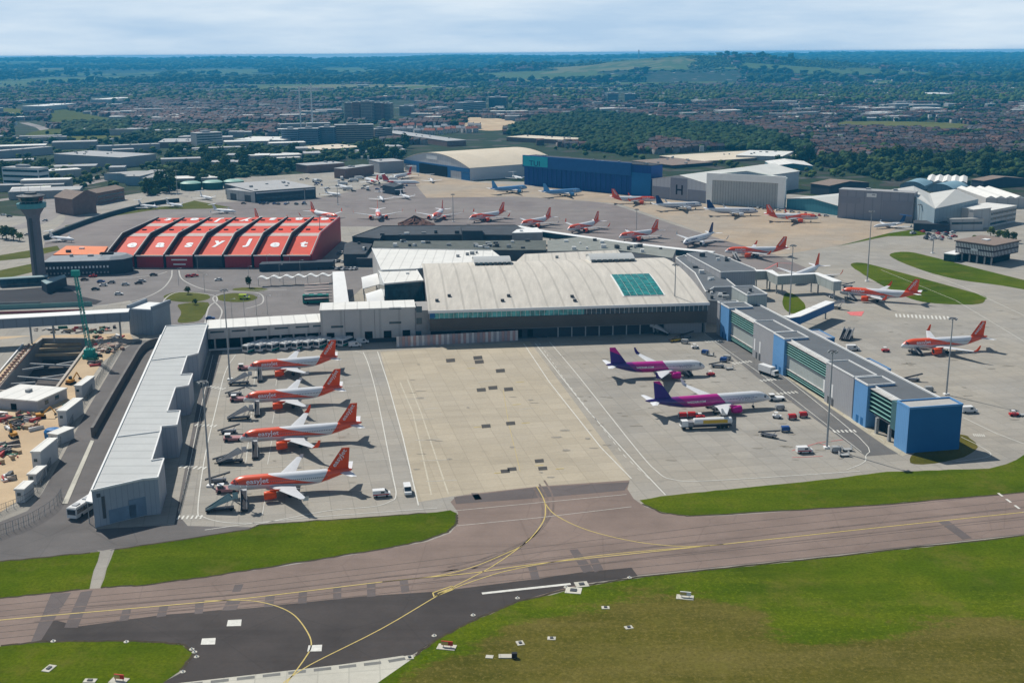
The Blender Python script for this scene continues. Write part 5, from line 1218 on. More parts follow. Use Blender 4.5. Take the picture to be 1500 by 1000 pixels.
f,t,h,D=shed('office','low white office with a dark strip window in front of the double gabled hangar',(1391,338),(1440,337),322,(1440,320),Mgw,mat('grey_flat_roof',(.33,.33,.32),.8,.15,.1)); bands(f,t,1,f.L-1,0,[h*.55],1.6)
shed('office','dark low building under the double gabled hangar',(1338,338),(1390,340),328,(1385,325),Mdkw,Mdkroof)
# dark office with finned upper floors
f=Frame((1398,381),(1453,389)); h=HT(1453,389,359); D=f.loc(1436,341,h)[1]
D=max(20,f.loc(1481,350,h)[1])
t=f.thing('office','square dark brown office with pale window fins raised over an open ground floor','building'); L=f.L
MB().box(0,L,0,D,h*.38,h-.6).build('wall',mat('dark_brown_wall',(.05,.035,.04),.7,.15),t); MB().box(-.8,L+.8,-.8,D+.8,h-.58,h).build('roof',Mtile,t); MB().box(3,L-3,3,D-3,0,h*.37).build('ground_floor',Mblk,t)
fin=[(L*(i+.5)/24,0,z) for z in (h*.42,h*.70) for i in range(24)]; wins(t,fin,.45,h*.2,'window_fin',Mtrim)
fin=[(L,D*(i+.5)/18,z) for z in (h*.42,h*.70) for i in range(18)]; wins(t,fin,.45,h*.2,'window_fin',Mtrim,axis=1)
wins(t,[(L*u,.2,0) for u in (.02,.2,.4,.6,.8,.98)],.7,h*.37,'column',Mcon,d=.6)
s=MB().box(L*.42,L*.60,-.4,-.1,h*.6,h*.7).build('sign_panel',Mtrim,t); MB().box(L*.4,L*.55,D*.4,D*.55,h+.02,h+.6).build('roof_light',Mtrim,t)
shed('kiosk','small white gatehouse left of the square dark office',(1382,382),(1398,384),372,(1395,365),Mglz,Mtrim)
# --- others (px): low grey terminal, brown building, warehouses, offices
f,t,h,D=shed('general_aviation_terminal','low dark glazed terminal with a pale flat roof at the far left apron',(374,297),(463,290),281,(378,266.6),Mdkw,mat('pale_grey_roof',(.36,.36,.36),.8,.12,.1)); bands(f,t,2,f.L-2,0,[h*.25],2.2,Mglz); bands(f,t,1,f.L-1,0,[h*.82],.9,Mtrim,nm='fascia')
shed('general_aviation_terminal','lower pale wing joined to the left of the dark glazed terminal',(332,292),(374,297),278,(345,270),Mgw,MATS['pale_grey_roof'],doors=2)
shed('brick_office','brown brick office with a gabled end facing the control tower',(108,316),(142,312),292,(150,281),Mbrick,Mtile,kind='gable',ridge=5)
f,t,h,D=shed('brick_office','long brown brick office block joined behind the gabled end',(143,300),(183,292),283,(184,270),Mbrick,Mtile,kind='ridge',ridge=2.5); bands(f,t,1,f.L-1,0,[h*.2,h*.6],1.2)
gW='warehouses beyond the airfield'
WH=[('big pale grey warehouse on the far left in front of the woodland',(80,240),(178,246),226,(90,219),'g','flat'),
('blue grey warehouse with a grey roof behind the brown brick office',(153,264),(205,272),254,(170,247),'b','gable'),
('long flat blue warehouse right of the brown brick office',(205,272),(243,262),259,(240,250),'b','flat'),
('long white roofed warehouse right of the cubic white office',(343,212),(415,213),205,(415,201),'w','flat'),
('low warehouse strip with a cream roof on the wooded hillside',(742,207),(830,212),201,(857,203),'c','flat'),
('long cream roofed shed behind the white framed hangar',(966,232),(1030,240),229,(1086,219),'c','flat'),
('white roofed shed behind the ribbed hangar',(1078,234),(1145,236),228,(1146,222),'w','flat'),
('teal shed with a white roof behind the ribbed hangar',(1132,250),(1190,250),243,(1185,236),'t','gable'),
('long pale roofed shed on the right behind trees',(1100,262),(1105,262),258,(1100,250),'w','flat'),
('dark brown roofed shed right of the ribbed hangar',(1214,288),(1272,283),272,(1270,262),'d','gable'),
('shed with a bright saw tooth roof behind the white office',(1443,305),(1500,305),290,(1498,275),'w','saw'),
('long brown roofed warehouse at the right edge among trees',(1440,276),(1500,272),265,(1498,259),'d','gable'),
('pale ridged roof warehouse behind the arched blue roofs',(1356,272),(1416,274),266,(1416,259),'w','saw'),
('low brick warehouse right of the wood near the arched hangar',(450,254),(505,250),243,(500,236),'r','flat'),
('second low brick warehouse nearer the arched hangar',(506,262),(548,256),248,(545,240),'r','flat'),
('white box warehouse against the left wall of the arched hangar',(556,254),(592,252),238,(592,232),'g','flat'),
('long pale warehouse roof among trees left of centre',(432,222),(470,226),216,(520,214),'c','flat'),
('brown depot with a long wall below the new housing',(556,200),(655,215),193,(640,200),'r','flat'),
('grey shed behind the blue hangar with red trim',(925,240),(985,247),236,(995,233),'d','flat'),
('low white warehouse at far left below the motorway',(60,262),(120,258),252,(120,246),'w','flat'),
('grey industrial shed at the far left edge',(0,233),(78,226),222,(70,216),'g','flat'),
('long grey roofed depot beyond the pale warehouse',(145,226),(235,222),215,(235,211),'g','flat'),
('white roofed depot left of the cubic office',(232,217),(285,216),209,(285,203),'r','flat'),
('small white sheds on the green hill at far left',(33,163),(66,163),156,(66,152),'w','flat'),
('white school building on the far left slope',(133,151),(160,151),146,(160,143),'w','flat'),
('bright white retail shed beyond the right of the wooded hill',(1220,116),(1286,116),113,(1286,110),'w','flat'),
('long bright white shed on the right skyline town',(1165,116),(1207,116),113,(1207,110),'w','flat'),
('white roofed superstore between red housing rows on the right',(1361,143),(1392,143),138,(1390,136),'w','flat')]
WM={'g':(Mgreyp,MATS['pale_grey_roof']),'b':(metal('pale_blue_wall',(.22,.30,.36),.1,4),MATS['grey_flat_roof']),'w':(Mgw,Mwroof),'c':(Mbrick,MATS['cream_roof']),'t':(MATS['teal_cladding'],Mwroof),'d':(Mdkw,Mtile),'r':(Mbrick,MATS['pale_grey_roof'])}
for lb,fl,fr_,tp,bk,k,kd in WH:
    f,t,h,D=shed('warehouse',lb,fl,fr_,tp,min(140,max(14,Frame(fl,fr_).loc(*bk,HT(fl[0],fl[1],tp))[1])),*WM[k],cat='warehouse',group=gW,kind=kd,ridge=1.6 if kd=='saw' else 2.5)
# arched blue roofs at right
for lb,fl,fr_,tp,D in (('left of two low arched blue grey roofs behind the double gabled hangar',(1318,277),(1354,279),271,30),('right of two low arched blue grey roofs behind the double gabled hangar',(1358,280),(1396,283),274,30)):
    shed('arched_shed',lb,fl,fr_,tp,D,MATS['pale_blue_wall'],mat('blue_arched_roof',(.20,.32,.38),.5,.1,.1),cat='warehouse',group='arched blue sheds',kind='arch',ridge=3.5)
def office(lb,fl,fr_,tp,D,floors,wall,nm='office_block',cat='office block',group=None,cols=10,win=Mglz):
    f=Frame(fl,fr_); h=HT(fl[0],fl[1],tp); t=f.thing(nm,lb,cat,group); L=f.L; FOOT.append((f.O,f.u,f.n,L,D))
    MB().box(0,L,0,D,0,h).build('wall',wall,t); q=MB().box(-.2,L+.2,-.2,D+.2,h+.02,h+.6).build('roof',MATS['pale_grey_roof'],t)
    MB().box(L*.3,L*.6,D*.3,D*.7,h+.62,h+3).build('roof_plant',Mgalv,q)
    bands(f,t,.8,L-.8,0,[h*(i+.35)/floors for i in range(floors)],h/floors*.42)
    bands(f,t,.8,D-.8,0,[h*(i+.35)/floors for i in range(floors)],h/floors*.42,side=L if f.O[0]<0 else 0)
    return t
office('cubic white office with many rows of windows and a dark blue side',(289,218),(327,216),196,22,6,Mgw)
office('white striped office at the far left edge in front of the motorway',(5,270),(58,272),246,14,3,Mtrim)
MT=mat('tan_render',(.34,.27,.22),.85,.15,.2); MB2=mat('grey_blue_render',(.16,.20,.26),.8,.15,.2)
gT='high rise flats in the town'
for lb,fl,fr_,tp,D,fl_,w_ in [('grey blue block of flats, leftmost of the row below the four towers',(413,211),(437,211),190,18,7,MB2),('dark blue block of flats second in the row below the four towers',(438,211),(466,211),189,18,7,MB2),('dark blue block of flats left of the tan slab',(467,210),(490,210),187,18,8,MB2),('long tan slab of flats below the four towers',(491,209),(548,208),184,20,8,MT),('short tan block right of the long tan slab',(549,206),(575,204),190,14,6,MT),
 ('brown tower block, leftmost of the group above the tan slab',(505,177),(516,177),151,22,13,MT),('tower block with a red brown side, second of the group above the slab',(517,178),(527,178),150,22,13,mat('red_brown_render',(.28,.15,.12),.85)),('pale pink tower block in the middle of the group',(529,178),(545,178),149,24,13,MT),('brown tower block right of the pale pink one',(547,177),(560,177),151,22,13,MATS['red_brown_render']),('slim tower block at the right of the group',(562,176),(573,176),152,22,12,MT),
 ('pale grey office tower right of the brown towers',(585,170),(604,170),156,22,7,Mcon),('dark teal glass office block in the town centre',(716,158),(741,158),143,30,5,Mglz),('low grey office left of the teal glass block',(678,162),(712,160),151,25,4,Mcon),('dark block in the town centre, left one',(890,150),(905,150),137,25,6,MB2),('dark block in the town centre, right one',(915,148),(930,148),138,25,5,MB2)]:
    office(lb,fl,fr_,tp,D,fl_,w_,'tower_block','flats',gT)
# green fuel tanks
for i,x in enumerate((280,312,343)):
    g=G(x,278-i*1.5); h=HT(x,278,268); t=thing('storage_tank',('leftmost','middle','rightmost')[i]+' of the three dark green storage tanks before the wood','tank',g,group='storage tanks'); MB().lathe([(9,0),(9,h)],n=24).build('tank_wall',mat('dark_green_tank',(.03,.11,.09),.6,.1),t); MB().lathe([(9.2,h+.02),(6.5,h+1.2),(.2,h+1.7)],n=24).build('tank_roof',mat('pale_green_tank_roof',(.28,.45,.38),.5,.1),t)
# dark boundary wall (long embankment) left of the far apron
wl_=smooth(PX([(66,352),(110,334),(150,320),(190,309),(230,300),(262,296)]),6,False); m=MB()
for a,b in zip(wl_,wl_[1:]): m.bar((*a,1.6),(*b,1.6),2.0,3.2)
o=m.build('boundary_wall',mat('dark_green_hoarding',(.035,.05,.06),.8,.2,.3)); tag(o,'long dark hoarding wall curving between the brown office and the far apron','wall')
# security screens on taxiway
# --- elevated track bridge and square tower
z=HT(190,489,449); a=G(-60,467,z); b=G(189,453,z)
link('track_bridge','long grey elevated bridge with a white top crossing above the construction pit','bridge' if 0 else [(-90,469),(60,461),(189,454)],z,HT(187,489,454)-HT(187,489,468),7,metal('steel_blue_wall',(.20,.23,.27),.1,5),Mtrim,True,cat='bridge')
f=Frame((191,489),(226,491)); h=HT(191,489,453); D=f.loc(194,442,h)[1]; t=f.thing('bridge_tower','square blue grey cladded tower at the end of the elevated bridge','tower'); MB().box(0,f.L,0,D,0,h).build('wall',metal('tower_blue_grey',(.23,.27,.31),.07,2),t); MB().box(.4,f.L-.4,.4,D-.4,h+.02,h+.4).build('roof',Mtrim,t)
m=MB(); 
for x in (0,f.L): m.box(x-.5,x+.5,-.3,D+.3,h+.02,h+1.8)
m.build('parapet_trim',MATS['tower_blue_grey'],t)
# --- construction pit
Pp=PIT; zf=-9
m=MB(); c_=MB()
for a,b in zip(Pp,Pp[1:]+Pp[:1]): m.poly([(*a,.02),(*b,.02),(*b,zf),(*a,zf)])
pf=struct('pit_wall',m,Mcon)
sheet('pit_floor',Pp,zf,mat('pit_mud',(.10,.09,.085),.95,.3,.2))
def beam(nm,lb,p,q,z,w_,mt,grp,cat='beam'):
    a,b=G(*p,z),G(*q,z); m=MB().bar(a,b,w_,w_); off=a; o=m.build(nm,mt,off=off); tag(o,lb,cat,grp)
gS='steel struts across the construction pit'
for i,(p,q,lb) in enumerate([((44,533),(106,536),'straight pale strut across the upper part of the pit'),((26,552),(92,557),'straight pale strut across the lower part of the pit'),((32,542),(64,537),'short angled strut at the left wall of the pit, upper one'),((80,535),(112,529),'angled strut at the right wall of the pit, upper one'),((12,563),(52,560),'angled strut at the left wall of the pit, lower one'),((62,554),(100,548),'angled strut at the right wall of the pit, lower one'),((52,520),(118,518),'tan beam across the top end of the pit, nearer one'),((58,512),(120,510),'tan beam across the top end of the pit, middle one'),((62,506),(124,503),'tan beam across the top end of the pit, farthest one')]):
    beam('strut',lb,p,q,-2.0,.7 if i<6 else 1.1,Mgalv if i<6 else mat('tan_timber',(.40,.30,.19),.8,.2),gS)
m=MB()
for a,b in zip(Pp,Pp[1:]+Pp[:1]): m.bar((*a,.35),(*b,.35),.9,.7)
o=m.build('pit_coping',mat('dusty_concrete',(.42,.38,.33),.9,.15,.4)); tag(o,'concrete capping beam around the open construction pit','capping beam')
m=MB(); 
for i in range(2): m.bar((*G(63,577+i*3)[:2],.6),(*G(83,573+i*3)[:2],.6),.5,1.0)
o=m.build('barrier',mat('red_white_barrier',(.55,.12,.10),.7)); tag(o,'red and white barrier along the near end of the pit','barrier')
# rails and formwork left of the pit
for i,(x,lb) in enumerate(((0,'rust'),(1,'b'),(2,'c'))):
    P0,P1=((52-9*x,505),(-2-9*x,569)); m=MB(); a,b=G(P0[0],P0[1]),G(P1[0],P1[1]); m.bar((a[0],a[1],.4),(b[0],b[1],.4),.5,.6); o=m.build('guide_beam',mat('rusty_steel',(.32,.20,.15),.8,.2) if i<2 else Mtrim,off=(a[0],a[1],0)); tag(o,('inner rusty','middle rusty','outer white')[i]+' guide beam running down the left side of the pit','beam','guide beams left of the pit')
# site hut
f,t,h,D=shed('site_hut','long white site cabin with a square roof opening beside the pit',(-14,597),(56,603),583,(62,567),mat('cabin_wall',(.40,.40,.42),.7,.1),Mwroof); wins(t,[(f.L*.5,0,0.02)],2.2,2.2,'door',Mblk); wins(t,[(f.L,D*.3,1.4),(f.L,D*.65,1.4)],2,1.4,'window',Mglz,axis=1)
gC='white site cabins along the fence'
for fl,fr_,tp,D,lb in [((111,583),(121,583),566,12,'tall stacked white cabin below the crane along the fence'),((86,624),(99,624),603,14,'long white cabin in the middle of the fence line'),((49,692),(62,692),663,12,'tall two storey white cabin above the small hut by the fence'),((42,709),(54,709),696,7,'small white cabin just below the tall two storey cabin'),((24,736),(37,736),718,6,'small white cabin nearest the fence corner'),((72,650),(86,652),636,7,'low white cabin beside the blue tarpaulin')]:
    f,t,h,D=shed('site_cabin',lb,fl,fr_,tp,D,mat('cabin_white',(.50,.52,.53),.6,.08),Mwroof,cat='cabin',group=gC); wins(t,[(f.L*.4,0,h*.55)],1.0,.9,'window',Mglz)
o=MB(); g=G(79,640); o.loft([[(r*2.6*math.cos(a),r*2*math.sin(a),z_) for a in [2*math.pi*i/12 for i in range(12)]] for r,z_ in ((1.1,0),(1.15,2.0),(.9,2.8),(.2,3.1))]); q=o.build('tarpaulin_heap',mat('blue_tarpaulin',(.02,.14,.35),.5,.2,1.5)); q.location=g; tag(q,'round heap under a bright blue tarpaulin by the site fence','tarpaulin')
rng_=random.Random(4)
for i in range(16):
    u=i/15; a=G(46-49*u+rng_.uniform(-1,1),507+58*u,.7); b=G(37-47*u,507+58*u,.7); m=MB().bar((a[0],a[1],.9),(b[0],b[1],.9),.45,.5); o=m.build('formwork_beam',MATS['rusty_steel'],off=(a[0],a[1],0)); tag(o,'short rusty cross beam between the guide beams left of the pit','beam','cross beams left of the pit')
Mex=mat('excavator_orange',(.50,.24,.03),.5,.1)
for (x,y),rz_,lb in (((60,612),.4,'small yellow orange excavator between the site cabin and the material stacks'),((20,640),2.2,'yellow orange excavator by the material stacks at the frame edge'),((104,562),1.2,'yellow orange excavator on the sand right of the pit')):
    t=thing('excavator',lb,'excavator',G(x,y),rz_)
    for s in (-1,1): MB().box(-1.6,1.6,s*.95-.3,s*.95+.3,0,.7).build('track',Mtyre,t)
    b=MB().box(-1.5,1.1,-1,1,.8,1.7).build('body',Mex,t); MB().box(0,1.0,.15,.95,1.72,2.7).build('cab',Mglz,t); bo=MB().bar((.9,-.2,1.5),(3.2,-.2,3.6),.35).build('boom',Mex,t); MB().bar((3.2,-.2,3.6),(4.6,-.2,1.2),.28).build('arm',Mex,bo); MB().box(4.2,5.0,-.6,.2,.5,1.2).build('bucket',Mdkst,bo)
# crane
g=G(132,524); hc=HT(132,524,404); t=thing('crane','tall teal lattice crane standing beside the pit','crane',g)
Mcr=mat('teal_crane_paint',(.02,.26,.22),.5,.1)
m=MB().box(-2.4,2.4,-2,2,0,1.4); m.box(-1.8,1.8,-1.6,1.8,1.42,3.6); m.build('base',Mcr,t)
tp_=onplane((g[0],g[1]),(1,0),111,404); dx=tp_[0]; m=MB(); N=24
for sx,sy in ((-.8,-.8),(.8,-.8),(.8,.8),(-.8,.8)): m.bar((sx,sy,3.6),(dx+sx*.5,sy*.5,tp_[1]),.22)
for i in range(N):
    u0,u1=i/N,(i+1)/N; z0_,z1_=3.6+(tp_[1]-3.6)*u0,3.6+(tp_[1]-3.6)*u1
    for (ax,ay),(bx_,by_) in (((-.8,-.8),(.8,-.8)),((.8,-.8),(.8,.8)),((-.8,.8),(-.8,-.8))): m.bar((dx*u0+ax,ay,z0_),(dx*u1+bx_,by_,z1_),.12)
m.build('lattice_boom',Mcr,t); m=MB().box(dx-1.6,dx+1.6,-.6,.6,tp_[1],tp_[1]+2.2); m.build('boom_head',Mcr,t)
m=MB().bar((0,2,3),(dx*.98,1,tp_[1]),.1); m.build('cable',Mdkst,t)
# retaining wall between the two service roads
rw=smooth(PX([(136,640),(160,597),(190,545),(208,516),(225,507),(238,506)]),6,False); m=MB()
for a,b in zip(rw,rw[1:]): m.bar((*a,1.6),(*b,1.6),.9,3.2)
o=m.build('retaining_wall',mat('dark_concrete_wall',(.17,.16,.15),.9,.2,.4)); tag(o,'long concrete retaining wall curving between the two roads beside the grey pier','wall')
sheet('median_strip',PX([(133,645),(138,646),(99,738),(91,738)]),.16,Mpale)
# fences
def fence(lb,px,h=2.4,step=3,mt=None,nm='fence',grp=None):
    P=smooth(PX(px),4,False); o=(*P[0],0); t=thing(nm,lb,'fence',o,group=grp); m=MB(); acc=0; pp_=[]
    for a,b in zip(P,P[1:]):
        for z in (.3,h*.5,h): m.bar((*a,z),(*b,z),.07,.07)
        d=math.hypot(b[0]-a[0],b[1]-a[1]); k=max(1,int(d/step))
        for i in range(k): x,y=a[0]+(b[0]-a[0])*i/k,a[1]+(b[1]-a[1])*i/k; pp_.append((x-o[0],y-o[1],0))
        k=max(1,int(d/.6))
        for i in range(k): x,y=a[0]+(b[0]-a[0])*i/k,a[1]+(b[1]-a[1])*i/k; m.bar((x,y,.3),(x,y,h),.03,.03)
    m.build('mesh_panel',mt or Mdkst,t,off=o); wins(t,pp_[::max(1,len(pp_)//90+1)],.12,h,'post',mt or Mgalv)
fence('grey site fence curving around the construction ground beside the road',[(-30,768),(0,752),(40,735),(60,712),(85,660),(115,605),(150,550),(178,505)])
fence('security fence with tall posts at the bend of the road near the grass',[(-20,792),(20,778),(50,765),(80,745),(92,728)],3)
fence('wire fence behind the left pier stand line',[(262,752),(280,680),(300,590),(315,525)],1.1,4)
# patterned container wall in front of the hall
f=Frame((581,508),(759,498.5)); t=f.thing('hoarding','long hoarding of white, grey and pinkish upright panels in front of the terminal','hoarding'); n=44
mm=[mat('hoarding_white',(.55,.53,.52),.7),mat('hoarding_grey',(.33,.31,.33),.7),mat('hoarding_pink',(.42,.28,.26),.7)]
for i in range(n): m=MB(); m.box(f.L*i/n+.05,f.L*(i+1)/n-.05,0,.4,0,4.3); m.build('panel',mm[(i*7+i//3)%3],t)
# ---------- masts ----------
def mast(base,topy,label,group='tall floodlight masts',topx=None):
    g=G(*base); h=HT(base[0],base[1],topy); t=thing('floodlight_mast',label,'floodlight mast',g,group=group)
    MB().tube((0,0,0),(0,0,h),.34,.16,10).build('pole',Mgalv,t); b=MB().box(-.9,.9,-.9,.9,0,.5); b.build('base',Mtrim,t)
    m=MB().lathe([(.2,h),(1.1,h+.1),(1.1,h+.35),(.2,h+.5)],n=12); q=m.build('lamp_ring',Mdkst,t)
    for a in range(6):
        x,y=1.25*math.cos(a*1.047),1.25*math.sin(a*1.047); MB().box(x-.28,x+.28,y-.28,y+.28,h-.25,h+.22).build('floodlight',Mgalv,q)
for b,ty,lb in [((308,712),560,'floodlight mast at the left stands beside the nearest orange nosed airliner'),((337,556),425,'floodlight mast at the left stands beside the airliner nearest the buses'),((987,485),388,'floodlight mast in front of the terminal hall beside the ground equipment'),((1211,656),515,'floodlight mast beside the pier road near the small red and white van'),((1386,578),467,'floodlight mast behind the blue end block of the pier'),((1270,412),310,'floodlight mast beside the tip of the long grass island'),((1156,468),360,'floodlight mast between the jet bridges at the root of the blue pier'),((932,350),307,'floodlight mast in front of the far airliners at the corridor'),((495,300),272,'floodlight mast beyond the right end of the red hangar'),((470,368),316,'floodlight mast standing close to the right wall of the red hangar'),((664,325),285,'floodlight mast beyond the black roofed hall'),((447,300),278,'floodlight mast beyond the red hangar, left of another one'),((1366,371),338,'short floodlight mast left of the square dark office'),((1345,330),300,'floodlight mast before the double gabled hangar'),((260,285),250,'floodlight mast beside the storage tanks')]: mast(b,ty,lb)
def lamp_post(px,h,label,grp): 
    g=G(*px); t=thing('street_lamp',label,'street lamp',g,group=grp); MB().tube((0,0,0),(0,0,h),.12,.07,6).build('post',Mgalv,t); MB().bar((0,0,h),(1.5,0,h+.2),.12).build('arm',Mgalv,t); MB().box(1.2,2.0,-.15,.15,h+.05,h+.25).build('lamp_head',Mtrim,t)
for i,(x,y) in enumerate([(358,463),(376,462),(392,461),(340,466),(300,428),(365,415),(262,418),(290,398),(410,412),(440,405),(392,396),(425,395)]): lamp_post((x,y),9,'slim street lamp of the forecourt between the red hangar and the gallery','street lamps of the forecourt')
# ---------- vehicles ----------
def cm(nm,c,ro=.35): return mat(nm,c,ro,.06,1.0)
Mvw=cm('vehicle_white',(.66,.66,.65)); Mvg=cm('vehicle_grey',(.22,.22,.23)); Mvk=cm('vehicle_black',(.03,.03,.035)); Mvr=cm('vehicle_red',(.45,.03,.03)); Mvb=cm('vehicle_blue',(.03,.08,.25)); Mvs=cm('vehicle_silver',(.42,.43,.44)); Mvy=cm('vehicle_yellow_green',(.5,.62,.05)); Mvo=cm('equipment_yellow',(.55,.36,.04)); Mvgr=cm('bus_green',(.02,.22,.17))
def wheels(t,xs,w,r=.34,b=.22):
    for x in xs:
        for s in (-1,1): MB().tube((x,s*(w-b),r),(x,s*w,r),r,n=10).build('wheel',Mtyre,t)
def car(mt,nm='parked_car'):
    t=thing(nm,'car','car'); m=MB(); P=[(-2.1,.35),(-2.15,.75),(-1.9,.95),(-1.2,1.0),(.9,.98),(1.9,.8),(2.15,.6),(2.15,.35)]
    m.loft([[(x,y,z) for x,z in P] for y in (-.85,.85)]).build('body',mt,t)
    MB().hexa([(-1.75,-.78,.98),(1.05,-.78,.98),(1.05,.78,.98),(-1.75,.78,.98)],[(-1.25,-.62,1.42),(.35,-.62,1.42),(.35,.62,1.42),(-1.25,.62,1.42)]).build('windows',Mgl,t); MB().box(-1.2,.3,-.6,.6,1.43,1.47).build('roof',mt,t)
    wheels(t,(-1.3,1.3),.88); return Proto(t)
def van(mt,L=5.2,h=2.2,nm='van',stripe=None):
    t=thing(nm,'van','van'); m=MB(); P=[(-L/2,.4),(-L/2,h),(L/2-1.5,h),(L/2-.7,1.25),(L/2,1.1),(L/2,.4)]
    m.loft([[(x,y,z) for x,z in P] for y in (-.95,.95)]).build('body',mt,t)
    MB().hexa([(L/2-1.48,-.85,h-.05),(L/2-1.48,.85,h-.05),(L/2-.66,.85,1.3),(L/2-.66,-.85,1.3)],[(L/2-1.42,-.85,h),(L/2-1.42,.85,h),(L/2-.6,.85,1.33),(L/2-.6,-.85,1.33)]).build('windscreen',Mgl,t)
    for s in (-1,1): MB().box(L/2-2.6,L/2-1.6,s*.955-.01,s*.955+.01,1.2,h-.25).build('side_window',Mgl,t)
    if stripe: 
        for s in (-1,1): MB().box(-L/2+.1,L/2-.4,s*.965-.01,s*.965+.01,.7,1.0).build('stripe',stripe,t)
    wheels(t,(-L/2+1,L/2-1),.97); return Proto(t)
def truckbox(mt,L=9,h=3.2,cab=Mvw,nm='truck',boxm=None,raised=0):
    t=thing(nm,'truck','truck'); MB().box(-L/2,L/2,-.9,.9,.55,.95).build('chassis',Mvk,t); MB().box(-L/2,L/2-2.4,-1.2,1.2,1.0+raised,h+raised).build('box_body',boxm or mt,t)
    MB().hexa([(L/2-2.2,-1.15,.97),(L/2,-1.15,.97),(L/2,1.15,.97),(L/2-2.2,1.15,.97)],[(L/2-2.2,-1.1,2.7),(L/2-.5,-1.1,2.7),(L/2-.5,1.1,2.7),(L/2-2.2,1.1,2.7)]).build('cab',cab,t)
    MB().hexa([(L/2-.2,-1.0,1.7),(L/2-.2,1.0,1.7),(L/2-.5,1.0,2.55),(L/2-.5,-1.0,2.55)],[(L/2-.08,-1.0,1.7),(L/2-.08,1.0,1.7),(L/2-.4,1.0,2.6),(L/2-.4,-1.0,2.6)]).build('windscreen',Mgl,t)
    wheels(t,(-L/2+1.2,-L/2+2.4,L/2-1.1),1.2,.48,.3); return Proto(t)
def bus(mt,L=13.5,h=3.1,nm='bus',skirt=None,roof=None):
    t=thing(nm,'bus','bus'); q=MB().box(-L/2,L/2,-1.4,1.4,.35,h).build('body',mt,t); MB().box(-L/2+.3,L/2-.3,-1.25,1.25,h+.01,h+.15).build('roof',roof or Mvw,t)
    for s in (-1,1): MB().box(-L/2+.5,L/2-.5,s*1.41-.015,s*1.41+.015,1.4,h-.45).build('side_window',Mgl,t)
    for s in (-1,1): MB().box(s*L/2-.02,s*L/2+.02,-1.2,1.2,1.3,h-.4).build('windscreen',Mgl,t)
    if skirt:
        for s in (-1,1): MB().box(-L/2+.1,L/2-.1,s*1.42-.01,s*1.42+.01,.4,1.1).build('skirt',skirt,t)
    for x in (-L/3,0,L/3): MB().box(x-.9,x+.9,-.7,.7,h+.16,h+.4).build('roof_unit',Mvs,t)
    wheels(t,(-L/2+2.4,L/2-2.6),1.42,.48,.3); return Proto(t)
def stairs(nm='passenger_stairs',h=3.3,mt=None,canopy=False):
    mt=mt or Mvs; t=thing(nm,'stairs','passenger stairs'); MB().box(-4.2,3.2,-.9,.9,.45,.85).build('chassis',Mvk,t)
    MB().hexa([(-4.0,-.75,.9),(-3.2,-.75,.9),(-3.2,.75,.9),(-4.0,.75,.9)],[(2.2,-.75,h),(3.0,-.75,h-.0),(3.0,.75,h),(2.2,.75,h)]).build('steps',Mvk,t)
    for s in (-1,1): m=MB(); m.hexa([(-4.2,s*.8-.04,.9),(-3.3,s*.8-.04,.9),(-3.3,s*.8+.04,.9),(-4.2,s*.8+.04,.9)],[(2.0,s*.8-.04,h+1.1),(3.2,s*.8-.04,h-.2),(3.2,s*.8+.04,h-.2),(2.0,s*.8+.04,h+1.1)]); m.build('side_panel',mt,t)
    MB().box(3.0,4.4,-.85,.85,h-.1,h+.05).build('platform',mt,t)
    for s in (-1,1): MB().box(3.0,4.4,s*.82-.03,s*.82+.03,h+.06,h+1.1).build('railing',mt,t)
    for x in (.8,2.4):
        for s in (-.7,.7): MB().bar((x,s,.85),(x+1.0,s,h-.3 if x>1 else h-1.2),.12).build('strut',Mgalv,t)
    wheels(t,(-3.4,2.4),.95,.35); return Proto(t)
def tug(mt,nm='baggage_tug'):
    t=thing(nm,'tug','tug'); m=MB(); m.hexa([(-1.5,-.75,.3),(1.5,-.75,.3),(1.5,.75,.3),(-1.5,.75,.3)],[(-1.5,-.75,1.0),(1.4,-.75,.9),(1.4,.75,.9),(-1.5,.75,1.0)]).build('body',mt,t)
    MB().box(-.9,.3,-.65,.65,1.75,1.85).build('roof',Mvw,t)
    for x in (-.85,.25):
        for s in (-.6,.6): MB().box(x-.04,x+.04,s-.04,s+.04,1.0,1.74).build('cab_post',Mvk,t)
    wheels(t,(-1,1),.8,.32); return Proto(t)
def pushback(mt): 
    t=thing('pushback_tug','tug','pushback tug'); m=MB().hexa([(-3,-1.3,.35),(3,-1.3,.35),(3,1.3,.35),(-3,1.3,.35)],[(-2.9,-1.3,1.25),(2.7,-1.3,1.1),(2.7,1.3,1.1),(-2.9,1.3,1.25)]).build('body',mt,t); MB().box(-2.5,-.9,-.9,.9,1.27,2.1).build('cab_glass',Mgl,t); MB().box(-2.6,-.8,-1,1,2.12,2.25).build('roof',Mvw,t); wheels(t,(-2,2),1.35,.5,.3); return Proto(t)
def belt(mt):
    t=thing('belt_loader','belt loader','belt loader'); MB().box(-2.6,2.2,-.9,.9,.4,.95).build('body',mt,t); MB().bar((-3.6,0,1.0),(3.4,0,2.7),.9,.3).build('belt',Mvk,t); MB().bar((1.2,.3,.9),(2.2,.3,2.3),.15).build('lift_arm',Mgalv,t); wheels(t,(-1.8,1.5),.95,.36); return Proto(t)
